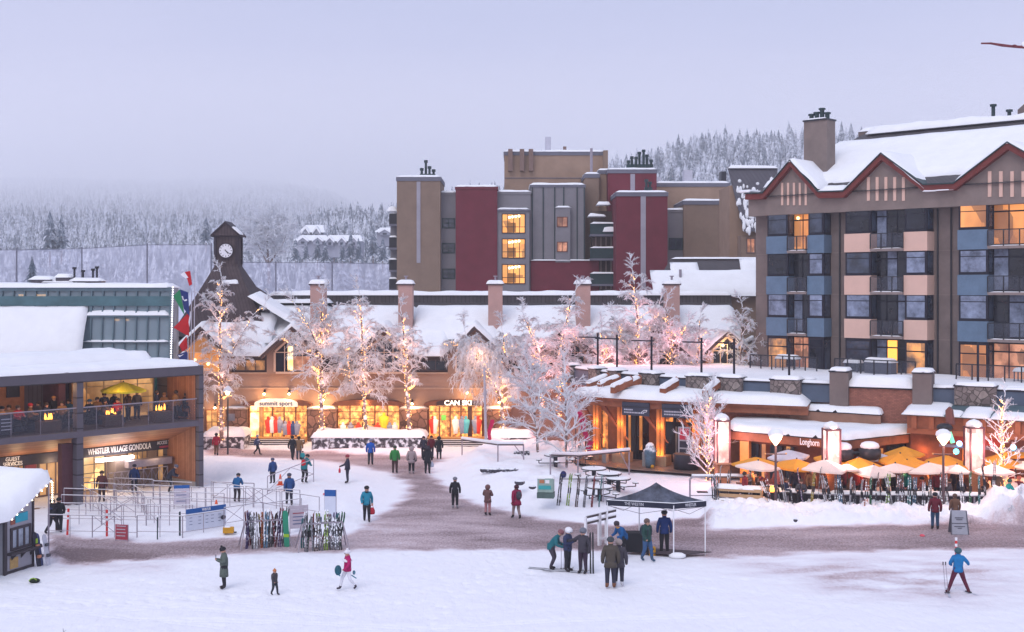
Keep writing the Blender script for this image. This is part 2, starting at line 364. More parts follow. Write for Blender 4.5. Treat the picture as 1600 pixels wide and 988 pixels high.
def build_ground():
    # fine patch (fan-shaped in view) and one coarse sheet around it that reaches the horizon
    ny, nx = 430, 520
    ys = 1/np.linspace(1/36.0, 1/99.0, ny)
    t = np.linspace(-0.50, 0.50, nx)
    YY, TT = np.meshgrid(ys, t, indexing='ij'); XX = TT*YY
    Z = hgt(XX, YY)
    edge = np.minimum(np.minimum((TT+.5)/.02, (.5-TT)/.02), np.minimum((YY-36)/1.0, (99-YY)/2.0)); Z = Z*np.clip(edge, 0, 1)
    M = poly_mask(XX, YY, path_pl, 1.0)
    fr = 0.5*fbm(XX, YY, 1.3, 4, 21)
    dirt = np.clip((M + fr + .25)/.9, 0, 1)
    # paler middle of the path, scuffed snow in the foreground
    rough = (np.clip(poly_mask(XX, YY, pl([(1080,872),(1650,850),(1650,955),(1500,965),(1300,950),(1120,905)]), 4), 0, 1)*.32
             + np.clip(poly_mask(XX, YY, pl([(480,800),(720,780),(900,830),(900,870),(400,872)]), 3), 0, 1)*(-.12)
             + np.clip(poly_mask(XX, YY, pl([(60,850),(300,862),(290,905),(60,900)]), 2), 0, 1)*.22)
    pale = fbm(XX, YY*2.2, .33, 3, 30)
    ph = np.clip(dirt*(.80+.22*pale) + rough*(1+1.5*fbm(XX, YY*2, .9, 4, 31)), 0, 1)
    v = np.stack([XX, YY, Z], -1).reshape(-1, 3)
    I = np.arange(nx*ny).reshape(ny, nx)
    q = np.stack([I[:-1, :-1], I[:-1, 1:], I[1:, 1:], I[1:, :-1]], -1).reshape(-1, 4)
    inp = (M[:-1, :-1].reshape(-1) > 0)
    m = bpy.data.materials.new('snow_ground'); m.use_nodes = True; n = m.node_tree.nodes; L = m.node_tree.links.new; b = n['Principled BSDF']
    b.inputs['Roughness'].default_value = .8; b.inputs['Specular IOR Level'].default_value = .15
    at = n.new('ShaderNodeAttribute'); at.attribute_name = 'dirt'
    tcn = n.new('ShaderNodeTexCoord')
    mpn = n.new('ShaderNodeMapping'); mpn.inputs['Scale'].default_value = (1, .45, 1); L(tcn.outputs['Object'], mpn.inputs[0])
    no = n.new('ShaderNodeTexNoise'); no.inputs['Scale'].default_value = 10; no.inputs['Detail'].default_value = 8; no.inputs['Roughness'].default_value = .78; L(mpn.outputs[0], no.inputs['Vector'])
    mr = n.new('ShaderNodeMapRange'); L(no.outputs['Fac'], mr.inputs[0]); mr.inputs[1].default_value = .3; mr.inputs[2].default_value = .7; mr.inputs[3].default_value = -.26; mr.inputs[4].default_value = .26
    # noise acts only where there is dirt
    a1 = n.new('ShaderNodeMath'); a1.operation = 'MULTIPLY_ADD'; L(mr.outputs[0], a1.inputs[0]); L(at.outputs['Fac'], a1.inputs[2])
    pw = n.new('ShaderNodeMath'); pw.operation = 'MULTIPLY'; L(at.outputs['Fac'], pw.inputs[0]); pw.inputs[1].default_value = 1.6; pw.use_clamp = True
    L(pw.outputs[0], a1.inputs[1]); a1.use_clamp = True
    r = n.new('ShaderNodeValToRGB'); L(a1.outputs[0], r.inputs[0])
    el = r.color_ramp.elements; el[0].color = (.86, .86, .91, 1); el[1].color = (.20, .145, .15, 1)
    for p, c in ((.25, (.74, .70, .76, 1)), (.55, (.53, .425, .45, 1)), (.8, (.34, .265, .28, 1))):
        k = el.new(p); k.color = c
    L(r.outputs[0], b.inputs['Base Color'])
    bp = n.new('ShaderNodeBump'); bp.inputs['Strength'].default_value = .9; bp.inputs['Distance'].default_value = .10
    n2 = n.new('ShaderNodeTexNoise'); n2.inputs['Scale'].default_value = 3.0; n2.inputs['Detail'].default_value = 8; L(mpn.outputs[0], n2.inputs['Vector']); L(n2.outputs['Fac'], bp.inputs['Height']); L(bp.outputs[0], b.inputs['Normal'])
    def mk(name, faces, vv, dd):
        used = np.unique(faces); re = np.zeros(len(vv), int); re[used] = np.arange(len(used))
        me = bpy.data.meshes.new(name); me.from_pydata(vv[used].tolist(), [], re[faces].tolist())
        a = me.attributes.new('dirt', 'FLOAT', 'POINT'); a.data.foreach_set('value', dd[used].astype(np.float32))
        me.materials.append(m); me.polygons.foreach_set('use_smooth', [True]*len(me.polygons)); me.update()
        o = bpy.data.objects.new(name, me); COL.objects.link(o); return o
    # coarse surround, a ring of quads out to the far hills
    far = [(-9000, -200), (9000, -200), (9000, 9000), (-9000, 9000)]
    inn = [(-18, 36), (18, 36), (49.5, 99), (-49.5, 99)]
    base = len(v)
    v2 = np.vstack([v, [(x, y, 0.0) for x, y in inn], [(x, y, 0.0) for x, y in far]])
    ring = np.array([(base+i, base+4+i, base+4+(i+1) % 4, base+(i+1) % 4) for i in range(4)])
    dd = np.concatenate([ph.reshape(-1), np.zeros(8)])
    g = mk('ground', np.vstack([q[~inp], ring[:, ::-1]]), v2, dd); tag(g, 'white snow covering the ski plaza', None, None, 'structure')
    p_ = mk('path', q[inp], v2, dd); tag(p_, 'brownish trodden snow path across the plaza', None, None, 'structure')
build_ground()

# ================================================================== hills, forest, haze
def hill_h(X, Y):
    # near ridge behind the hotels (right), long slope receding into cloud (left)
    k = X/Y
    right = 1/(1+np.exp(-(k+0.10)*40))
    zr = np.clip((Y-330)/470, 0, 1)**1.15 * (46 + 48*np.clip((k+.08)/.25, 0, 1)) * np.where(Y > 800, np.clip(1-(Y-800)/900, 0, 1), 1)
    zl = np.minimum(np.clip((Y-330)/2300, 0, 1)**1.3 * 300, 163)
    return (zr*right + zl*(1-right)) + 5*fbm(X, Y, .02, 3, 40)*np.clip((Y-330)/300, 0, 1) + 9
def build_hills():
    ys = np.concatenate([np.linspace(320, 1000, 50), np.linspace(1030, 3000, 40)]); t = np.linspace(-.62, .62, 90)
    YY, TT = np.meshgrid(ys, t, indexing='ij'); XX = TT*YY; Z = hill_h(XX, YY)
    Z[0, :] = -2
    v = np.stack([XX, YY, Z], -1).reshape(-1, 3); ny, nx = YY.shape
    I = np.arange(nx*ny).reshape(ny, nx); q = np.stack([I[:-1, :-1], I[:-1, 1:], I[1:, 1:], I[1:, :-1]], -1).reshape(-1, 4)
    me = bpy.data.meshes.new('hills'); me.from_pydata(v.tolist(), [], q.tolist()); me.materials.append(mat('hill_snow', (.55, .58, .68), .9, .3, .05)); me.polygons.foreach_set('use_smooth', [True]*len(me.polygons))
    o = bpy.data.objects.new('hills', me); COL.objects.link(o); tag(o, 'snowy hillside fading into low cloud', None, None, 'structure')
build_hills()

def conifer_template(k):
    """frosted spruce, unit height: layered ragged skirts"""
    r = random.Random(k); vs = []; fs = []; nl = 7
    for l in range(nl):
        z0 = .08 + .84*l/nl; rad = .19*(1-l/nl)**.8 + .02; n = 7; ph = r.random()*6
        c = len(vs); vs.append((0, 0, z0+.22))
        for i in range(n*2):
            t = ph + math.pi*i/n; rr = rad*(1.0 if i % 2 == 0 else .5)*r.uniform(.75, 1.2)
            vs.append((rr*math.cos(t), rr*math.sin(t), z0 - (.05 if i % 2 == 0 else -.02)*1.0))
        for i in range(n*2): fs.append((c, c+1+i, c+1+(i+1) % (n*2)))
    return np.array(vs), np.array(fs)
def build_forest():
    T = [conifer_template(k) for k in range(5)]
    V = []; Fc = []; off = 0; S = []
    def scatter(n, yfun, kr, hr, cond=None):
        nonlocal off
        for i in range(n):
            y = yfun(); k = rng.uniform(*kr)
            x = k*y
            if cond and not cond(k, y): continue
            h = rng.uniform(*hr)*(1.3 if rng.random() < .1 else 1)
            tv, tf = T[i % 5]
            a = rng.random()*6.28; ca, sa = math.cos(a), math.sin(a); w = h*rng.uniform(.8, 1.25)
            z = float(hill_h(np.array(x), np.array(y))) - 1
            vv = np.stack([x+(tv[:, 0]*ca-tv[:, 1]*sa)*w, y+(tv[:, 0]*sa+tv[:, 1]*ca)*w, z+tv[:, 2]*h], -1)
            V.append(vv); Fc.append(tf+off); off += len(vv); S.append(np.full(len(vv), rng.random()))
    scatter(5200, lambda: rng.uniform(400, 885), (-.16, .48), (9, 16))
    scatter(10500, lambda: 335+ (rng.random()**.75)*1300, (-.48, -.06), (5, 10))
    scatter(500, lambda: rng.uniform(335, 460), (-.14, .0), (9, 15))
    V = np.vstack(V); Fc = np.vstack(Fc); S = np.concatenate(S)
    me = bpy.data.meshes.new('forest'); me.vertices.add(len(V)); me.vertices.foreach_set('co', V.reshape(-1))
    me.loops.add(Fc.size); me.loops.foreach_set('vertex_index', Fc.reshape(-1)); me.polygons.add(len(Fc)); me.polygons.foreach_set('loop_start', np.arange(0, Fc.size, 3))
    me.update(); a = me.attributes.new('tone', 'FLOAT', 'POINT'); a.data.foreach_set('value', S.astype(np.float32))
    m = mat('frosted_conifer', (.11, .14, .18), .9, .3, .4)
    nt = m.node_tree; n = nt.nodes; L = nt.links.new; b = n['Principled BSDF']
    src = b.inputs['Base Color'].links[0].from_socket
    no = n.new('ShaderNodeTexNoise'); no.inputs['Scale'].default_value = .55; no.inputs['Detail'].default_value = 5; no.inputs['Roughness'].default_value = .8
    tcn = n.new('ShaderNodeTexCoord'); L(tcn.outputs['Object'], no.inputs['Vector'])
    at = n.new('ShaderNodeAttribute'); at.attribute_name = 'tone'
    ma = n.new('ShaderNodeMath'); ma.operation = 'MULTIPLY_ADD'; L(at.outputs['Fac'], ma.inputs[0]); ma.inputs[1].default_value = .16; L(no.outputs['Fac'], ma.inputs[2])
    mr = n.new('ShaderNodeMapRange'); L(ma.outputs[0], mr.inputs[0]); mr.inputs[1].default_value = .50; mr.inputs[2].default_value = .66
    mx = n.new('ShaderNodeMix'); mx.data_type = 'RGBA'; L(mr.outputs[0], mx.inputs[0]); L(src, mx.inputs[6]); mx.inputs[7].default_value = (.72, .75, .84, 1)
    L(mx.outputs[2], b.inputs['Base Color'])
    me.materials.append(m)
    o = bpy.data.objects.new('forest', me); COL.objects.link(o); tag(o, 'frosted conifer forest covering the far hillside', 'forest', None, 'stuff')
build_forest()

def build_haze():
    def vol(name, col, dens, box, lab):
        m = bpy.data.materials.new(name); m.use_nodes = True; n = m.node_tree.nodes; n.remove(n['Principled BSDF'])
        v = n.new('ShaderNodeVolumePrincipled'); v.inputs['Color'].default_value = (*col, 1); v.inputs['Density'].default_value = dens; v.inputs['Anisotropy'].default_value = 0.0
        m.node_tree.links.new(v.outputs[0], n['Material Output'].inputs['Volume'])
        b = MB(); b.box(*box); o = b.build(name, m); tag(o, lab, 'haze' if name == 'haze' else 'cloud', None, 'stuff')
    vol('haze', (.96, .955, 1.0), 0.0004, (-1500, 1500, -30, 890, -3, 190), 'thin winter haze over the whole village')
    vol('low_cloud', (1.0, .995, 1.0), 0.0032, (-2600, 2600, 895, 3300, -3, 190), 'low cloud swallowing the upper forest')
build_haze()
# ================================================================== shared materials
GREYM = mat('grey_cladding', (.115, .10, .125), .6, .08, 1.0, pat='planks', c2=(.095, .085, .105), pscale=1.2, axis=2)
WOOD = mat('cedar_boards', (.37, .165, .095), .6, .18, 1.5, pat='planks', c2=(.27, .115, .065), pscale=5)
WOODH = mat('cedar_soffit', (.38, .18, .11), .6, .15, 1.5, pat='planks', c2=(.30, .135, .08), pscale=5, axis=2)
WOODP = mat('wood_beam', (.30, .10, .05), .6, .25, 2.0)
WOODL = mat('honey_wood', (.55, .28, .10), .55, .2, 2.0)
DARKM = mat('dark_metal', (.025, .026, .034), .45, .1, 2)
DARKB = mat('dark_board', (.03, .028, .045), .6, .1, 2)
STEEL = mat('frosted_steel', (.34, .30, .35), .45, .12, 4, metal=.3)
WHITE = mat('white_paint', (.8, .8, .84), .6, .04, 2)
CONC = mat('concrete', (.30, .28, .28), .85, .15, 1.5)
STONE = mat('ledge_stone', (.30, .25, .23), .85, .2, 3, pat='stone', c2=(.14, .11, .11), pscale=2.6)
STONEW = mat('snowy_rubble', (.16, .14, .16), .85, .2, 3, pat='stone', c2=(.06, .055, .07), pscale=3.2, snow=3.0, snowmin=0.02)
STONEB = mat('rounded_stone', (.36, .20, .15), .85, .25, 3, pat='stone', c2=(.16, .09, .075), pscale=1.7)
STUC = mat('tan_stucco', (.31, .205, .165), .85, .10, .8, .15)
STUCP = mat('pink_stucco', (.46, .29, .26), .85, .08, .8, .15)
BRICK = mat('red_brick', (.34, .14, .10), .85, .18, 2, pat='brick', c2=(.25, .10, .075), pscale=3.0)
TILE = mat('roof_metal', (.075, .068, .075), .6, .15, 1, pat='seam', c2=(.09, .08, .088), pscale=3.2)
def glassmat(name, c, a, rough=.08):
    if name in MATS: return MATS[name]
    m = bpy.data.materials.new(name); m.use_nodes = True; MATS[name] = m; n = m.node_tree.nodes; L = m.node_tree.links.new
    b = n['Principled BSDF']; b.inputs['Base Color'].default_value = (*c, 1); b.inputs['Roughness'].default_value = rough; b.inputs['Specular IOR Level'].default_value = .6
    t = n.new('ShaderNodeBsdfTransparent'); mx = n.new('ShaderNodeMixShader'); mx.inputs[0].default_value = a
    L(t.outputs[0], mx.inputs[1]); L(b.outputs[0], mx.inputs[2]); L(mx.outputs[0], n['Material Output'].inputs['Surface']); return m
CLEAR = glassmat('clear_glass', (.10, .11, .15), .16)
NETM = glassmat('net_mesh', (.60, .61, .76), .42, .9)
DGLASS = mat('dark_glass', (.014, .017, .028), .12, .5, .9, spec=.45)
BGLASS = mat('blue_glass', (.045, .06, .095), .12, .6, .8, spec=.6)
G_STORE = glow('store_interior', (1.0, .43, .10), 1.95, (.34, .07, .01), 4.0, detail=6)
G_BRIGHT = glow('bright_store', (1.0, .78, .45), 2.6, (1.0, .45, .12), 1.5)
G_ROOM = glow('lit_room', (1.0, .37, .085), .85, (.62, .19, .035), .7, detail=1)
G_PINK = glow('dim_room', (1.0, .42, .25), .62, (.35, .10, .05), 1.5)
G_HALL = glow('hall_interior', (1.0, .52, .20), .62, (.45, .18, .05), .8)
G_ORANGE = glow('orange_interior', (1.0, .30, .05), 1.8, (.10, .02, .004), 2.0)
CURT = mat('pale_curtain', (.22, .26, .36), .8, .45, 1.6)
WARML = (1, .56, .24)

def win(par, x0, x1, z0, z1, y, fm, gm, nx=2, nz=1, fw=.06, name='window', d=.07):
    b = MB()
    b.box(x0, x1, y-d, y, z0, z0+fw); b.box(x0, x1, y-d, y, z1-fw, z1)
    b.box(x0, x0+fw, y-d, y, z0+fw, z1-fw); b.box(x1-fw, x1, y-d, y, z0+fw, z1-fw)
    for i in range(1, nx): xx = x0+(x1-x0)*i/nx; b.box(xx-fw*.4, xx+fw*.4, y-d*.9, y, z0+fw, z1-fw)
    zs = [z0+(z1-z0)*i/nz for i in range(1, nz)] if isinstance(nz, int) else [z0+(z1-z0)*q for q in nz]
    for zz in zs: b.box(x0+fw, x1-fw, y-d*.8, y, zz-fw*.35, zz+fw*.35)
    o = b.build(name, fm, par)
    g = MB(); g.box(x0+.01, x1-.01, y-.02, y+.03, z0+.01, z1-.01); g.build('pane', gm, o)
    return o
def rbox(name, m, par, x0, x1, y0, y1, z0, z1, bevel=0): b = MB(); b.box(x0, x1, y0, y1, z0, z1); return b.build(name, m, par, bevel=bevel)

# ================================================================== gondola station (left)
FG = Fr((-26.2, 62.3), (-18.06, 71.2)); LG = FG.L
def gondola():
    t = FG.empty('station_building', 'grey framed two storey gondola station with a busy terrace above lit ticket doors', 'building')
    u = FG.u; x0 = -4.5
    u310 = u(311); uc0, uc1 = u(121), u(131)
    b = MB(); b.box(x0, LG, 0, 9, 6.70, 7.28); b.build('roof', GREYM, t, bevel=.02)
    snowcap('snow_cover', x0, LG, 0, 9, 7.28, .30, t, 3, over=.05)
    b = MB(); b.box(x0, LG-.4, 5.2, 8.8, 7.28, 7.75); o = b.build('upper_roof', GREYM, t); snowcap('snow_cover', x0, LG-1.2, 3.4, 8.8, 7.5, .55, o, 5)
    b = MB(); b.box(u310, LG, 0, 9, 0, 6.70); b.build('end_wall', GREYM, t)
    rbox('wall_lining', WOOD, t, u310-.05, u310-.003, .35, 3.32, .45, 6.70)
    rbox('wall_base', CONC, t, u310-.09, u310-.003, .3, 3.32, 0, .448)
    b = MB(); b.box(x0, u310-.003, 0, 9, 3.74, 4.06); b.build('floor_beam', GREYM, t, bevel=.02)
    b = MB(); b.prism([(x0, .25, 3.737), (x0, 3.3, 2.66), (x0, 3.3, 3.737)], (u310-.055-x0, 0, 0)); b.build('soffit', WOODH, t)
    b = MB(); b.box(uc0, uc1, .05, .65, 0, 3.737); b.box(uc0, uc1, .05, .5, 4.063, 6.697); b.build('column', GREYM, t)
    ud = u(105, 1.0)
    DW = mat('maroon_panel', (.10, .035, .045), .7, .2, 2)
    rbox('partition_wall', DW, t, uc0-.62, uc0-.003, .5, .95, 0.0, 3.40)
    rbox('partition_wall', DW, t, uc1-.1, uc1+.3, 2.6, 4.4, 4.063, 6.697)
    # ---- back walls, ground floor
    b = MB(); b.box(x0, u310-.055, 3.9, 4.1, 0, 2.66); b.build('back_wall', mat('warm_wall', (.40, .27, .20), .8, .15, .7), t)
    rbox('floor_slab', mat('warm_floor', (.34, .25, .2), .8, .2, 2), t, x0, u310-.055, .3, 3.9, .05, .10)
    # header with lettering
    b = MB(); b.box(x0, u(107, 3.3), 3.22, 3.32, 2.08, 2.64); hd = b.build('sign_board', DARKB, t)
    b = MB(); b.box(u(129, 3.3), u(279, 3.3), 3.2, 3.32, 2.13, 2.66); hd2 = b.build('sign_board', DARKB, t)
    lt = mat('white_lettering', (.62, .62, .68), .5, 0)
    text('WHISTLER VILLAGE GONDOLA', .47, lt, hd2, ((u(137, 3.2)+u(236, 3.2))/2, 3.19, 2.42), width=u(236, 3.2)-u(137, 3.2), bold=.006)
    text('ACCESS TO', .27, lt, hd2, (u(257, 3.2), 3.19, 2.53), width=u(269, 3.2)-u(246, 3.2), bold=.003)
    rbox('red_strip', mat('sign_red', (.35, .05, .09), .6, .2, 3), hd2, u(249, 3.2), u(265, 3.2), 3.185, 3.199, 2.22, 2.34)
    text('GUEST', .30, lt, hd, (u(20, 3.2), 3.21, 2.50), sx=.9, bold=.003); text('SERVICES', .30, lt, hd, (u(20, 3.2), 3.21, 2.23), sx=.9, bold=.003)
    # lit doors and windows
    win(t, u(60, 3.8), u(101, 3.8), .12, 2.06, 3.88, mat('door_frame', (.18, .12, .11), .6, .1), G_HALL, 3, 1, .10, 'glass_door')
    win(t, u(20, 3.8), u(38, 3.8), .9, 2.06, 3.88, DARKM, G_HALL, 2, 1, .06)
    rbox('notice_board', mat('sign_maroon', (.30, .06, .08), .7, .25, 5), t, u(40, 3.8), u(57, 3.8), 3.82, 3.88, 1.35, 2.02)
    win(t, u(130, 3.8), u(165, 3.8), .12, 2.12, 3.88, mat('door_black', (.05, .04, .05), .6, .1), glow('garage_glass', (1.0, .66, .26), 1.4, (.9, .48, .16), .8), 2, 4, .05, 'sectional_door')
    win(t, u(199, 3.8), u(231, 3.8), .9, 2.12, 3.88, mat('door_frame', (.2, .2, .2)), G_HALL, 4, 1, .06)
    win(t, u(246, 3.8), u(266, 3.8), .12, 2.12, 3.88, mat('door_frame', (.2, .2, .2)), G_HALL, 2, 1, .07, 'glass_door')
    rbox('ticket_counter', mat('counter_grey', (.22, .18, .18), .7, .15, 2), t, u(171, 3.6), u(195, 3.6), 2.9, 3.87, .10, 1.9)
    b = MB(); b.box(u(150, 2.9), u(207, 2.9), 2.75, 2.95, 1.86, 2.03); b.build('strip_lamp', mat('neon_white', (1, 1, 1), .5, 0, emit=(1, .93, .9), es=14, sample='AUTO'), t)
    # mesh barrier panels
    b = MB()
    for k, (a, c) in enumerate(((168, 212), (212, 262))):
        ua, ub = u(a, 2.2), u(c, 2.2)
        for zz in (.2, 1.25): b.tube((ua, 2.2, zz), (ub, 2.2, zz), .03)
        for i in range(5): xx = ua+(ub-ua)*i/4; b.tube((xx, 2.2, .1), (xx, 2.2, 1.25), .022)
        for i in range(4): xa = ua+(ub-ua)*i/4; xb = ua+(ub-ua)*(i+1)/4; b.tube((xa, 2.2, .2), (xb, 2.2, 1.25), .015); b.tube((xa, 2.2, 1.25), (xb, 2.2, .2), .015)
    b.build('railing', STEEL, t)
    rbox('counter_top', STEEL, t, u(196, 2.8), u(264, 2.8), 2.45, 3.1, 1.35, 1.75)
    # ---- upper back walls
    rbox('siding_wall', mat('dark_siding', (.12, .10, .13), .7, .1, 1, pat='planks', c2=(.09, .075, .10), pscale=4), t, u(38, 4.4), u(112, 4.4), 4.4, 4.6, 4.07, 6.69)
    rbox('lamp_lit_wall', mat('lamplit_wall_tint', (.40, .16, .07), .7, .25, 1.5), t, x0, u(38, 4.4), 4.4, 4.6, 4.07, 6.69)  # orange lamplight on this wall is put into its colour
    rbox('wall_screen', DARKB, t, u(11, 4.3), u(31, 4.3), 4.3, 4.38, 5.75, 6.55)
    rbox('timber_post', WOODL, t, u(112, 3.8), u(121, 3.8), 3.8, 4.1, 4.07, 6.69)
    win(t, uc1+.36, u(241, 4.4), 4.07, 6.69, 4.5, mat('pale_frame', (.5, .4, .3)), G_HALL, 6, (.45, .75), .06, 'glass_wall')
    win(t, u(243, 4.4), u310-.06, 4.07, 6.69, 4.5, mat('teal_frame', (.04, .22, .25), .5), CURT, 3, (.6,), .12, 'glass_wall')
    # glass balustrade
    b = MB(); b.box(x0, u310-.06, .12, .14, 4.08, 5.30); g = b.build('balustrade', CLEAR, t)
    b = MB(); b.tube((x0, .13, 5.33), (u310-.06, .13, 5.33), .035); b.build('handrail', STEEL, g)
    b = MB()
    for i in range(7): xx = u(20)+(u310-u(20))*i/7; b.tube((xx, .2, 4.06), (xx, .2, 5.3), .02)
    b.build('post', STEEL, g)
    # terrace fill lights added to brighten umbrella and guests, then hall lamps
    for (px, v, z, e) in ((30, .9, 6.4, 40), (90, 1.2, 6.4, 40), (183, 1.3, 6.5, 45), (250, 1.2, 6.4, 45)):
        light('terrace_fill_light', (u(px, v), v, z), e, WARML, .2, t)
    for (px, v, z, e) in ((30, 2.6, 2.2, 30), (85, 2.9, 2.1, 45), (150, 3.0, 1.9, 50), (185, 2.4, 2.0, 45), (245, 2.2, 2.0, 26)):
        light('hall_lamp_light', (u(px, v), v, z), e, (1, .68, .36), .25, t)
    return t
STN = gondola()

# ================================================================== glass pavilion behind the station
def pavilion():
    FB = Fr((-45, 82), (0, 82.001)); u = FB.u; z = lambda py, v=0: H-(py-HY)/F*(82+v)
    t = FB.empty('glass_pavilion', 'green glass building with sloping panes under snow, above the station roof', 'building')
    xa, xb = u(-60), u(265); TEAL = mat('teal_steel', (.115, .175, .21), .5, .15, 1)
    zt, zb = z(449, 1.6), 6.4
    sl = lambda zz: .5*(zz-zb)/(zt-zb)
    b = MB(); b.box(xa, xb, .9, 2.2, 0, zt-.05); b.build('inner_wall', mat('teal_interior', (.20, .25, .30), .8, .5, .8), t)
    b = MB(); b.prism([(xa, sl(zb), zb), (xb, sl(zb), zb), (xb, .5, zt), (xa, .5, zt)], (0, .04, 0)); b.build('glass_roof', glassmat('pavilion_glass', (.28, .38, .45), .55), t)
    b = MB(); n = 22
    for i in range(n):
        xx = xb-.05-i*.76
        b.prism([(xx-.045, -.14, zb), (xx+.045, -.14, zb), (xx+.045, .36, zt), (xx-.045, .36, zt)], (0, .12, 0))
    b.build('mullion', TEAL, t)
    for py, mm, hh in ((533, TEAL, .10), (493, TEAL, .12)):
        zz = z(py, .8); rbox('cross_beam', mm, t, xa, xb, sl(zz)-.2, sl(zz)+.1, zz-hh, zz)
    rbox('band', mat('teal_panel', (.075, .155, .18), .5, .2, .8), t, xa, xb, .2, .42, z(478, .4), z(463, .4))
    for k, py in enumerate((533, 492)):
        zz = z(py, .8); snowcap('snow_ledge', u(130), xb, sl(zz)-.25, sl(zz)+.5, zz, .35 if k else .12, t, 8+k, over=.02)
    rbox('gutter_beam', TEAL, t, xa, xb, .3, .95, zt-.25, zt+.02); snowcap('snow_cover', xa, xb, .3, 2.3, zt, .30, t, 2)
    # interior curtains and lamps seen through the panes
    for i, px in enumerate((136, 150, 166, 181, 196, 212, 226, 246)): rbox('curtain', CURT, t, u(px, .7), u(px+8, .7), .62, .70, z(526, 1.6), z(508, 1.6))
    for px, w in ((178, 9), (196, 6), (58, 14), (30, 10)): rbox('ceiling_lamp', mat('amber_lamp', (1, .6, .3), .5, 0, emit=(1, .55, .2), es=1.6), t, u(px, .6), u(px+w, .6), .5, .58, z(501 if px > 120 else 463, 1.5), z(498 if px > 120 else 460, 1.5))
    # deep snow lying on the lower left roof
    sb = snowcap('snow_bank', xa, u(126, -.8), -1.2, .3, 7.2, .4, t, 12, slope=lambda x, y: max(0, (y+1.2))*2.2, amp=.1)
    rbox('lower_roof', GREYM, t, xa, u(128), -1.1, .3, 5.0, 7.2)
    # roof plant
    for a, b_, h in ((72, 104, .55), (92, 140, .35), (132, 178, .45), (110, 130, .7)):
        rbox('roof_unit', GREYM, t, u(a, 5), u(b_, 5), 2.2, 3.2, zt, zt+h); snowcap('snow_cap', u(a, 5), u(b_, 5), 2.2, 3.2, zt+h, .25, t, a)
    b = MB()
    for px, h in ((139, 1.7), (152, 1.5), (167, 1.6), (173, 1.75)): b.tube((u(px, 5.5), 2.6, zt), (u(px, 5.5), 2.6, zt+h-.4), .07); b.tube((u(px, 5.5), 2.6, zt+h-.45), (u(px, 5.5), 2.6, zt+h-.3), .14)
    b.build('vent_pipe', DARKM, t)
    # string of white bulbs down the corner
    b = MB()
    for i in range(34): k = i/33; b.ball((xb+.12+.0*k, -.15+.5*(1-k), zt-(zt-zb)*k), .055, 6, 4)
    s = b.build('bulb_string', mat('white_bulb', (1, 1, 1), .5, 0, emit=(.95, .93, 1), es=2.4), None); s.location = FB.A; s.rotation_euler = (0, 0, FB.ang)
    tag(s, 'string of small white bulbs down the corner of the green glass building', 'string lights')
pavilion()

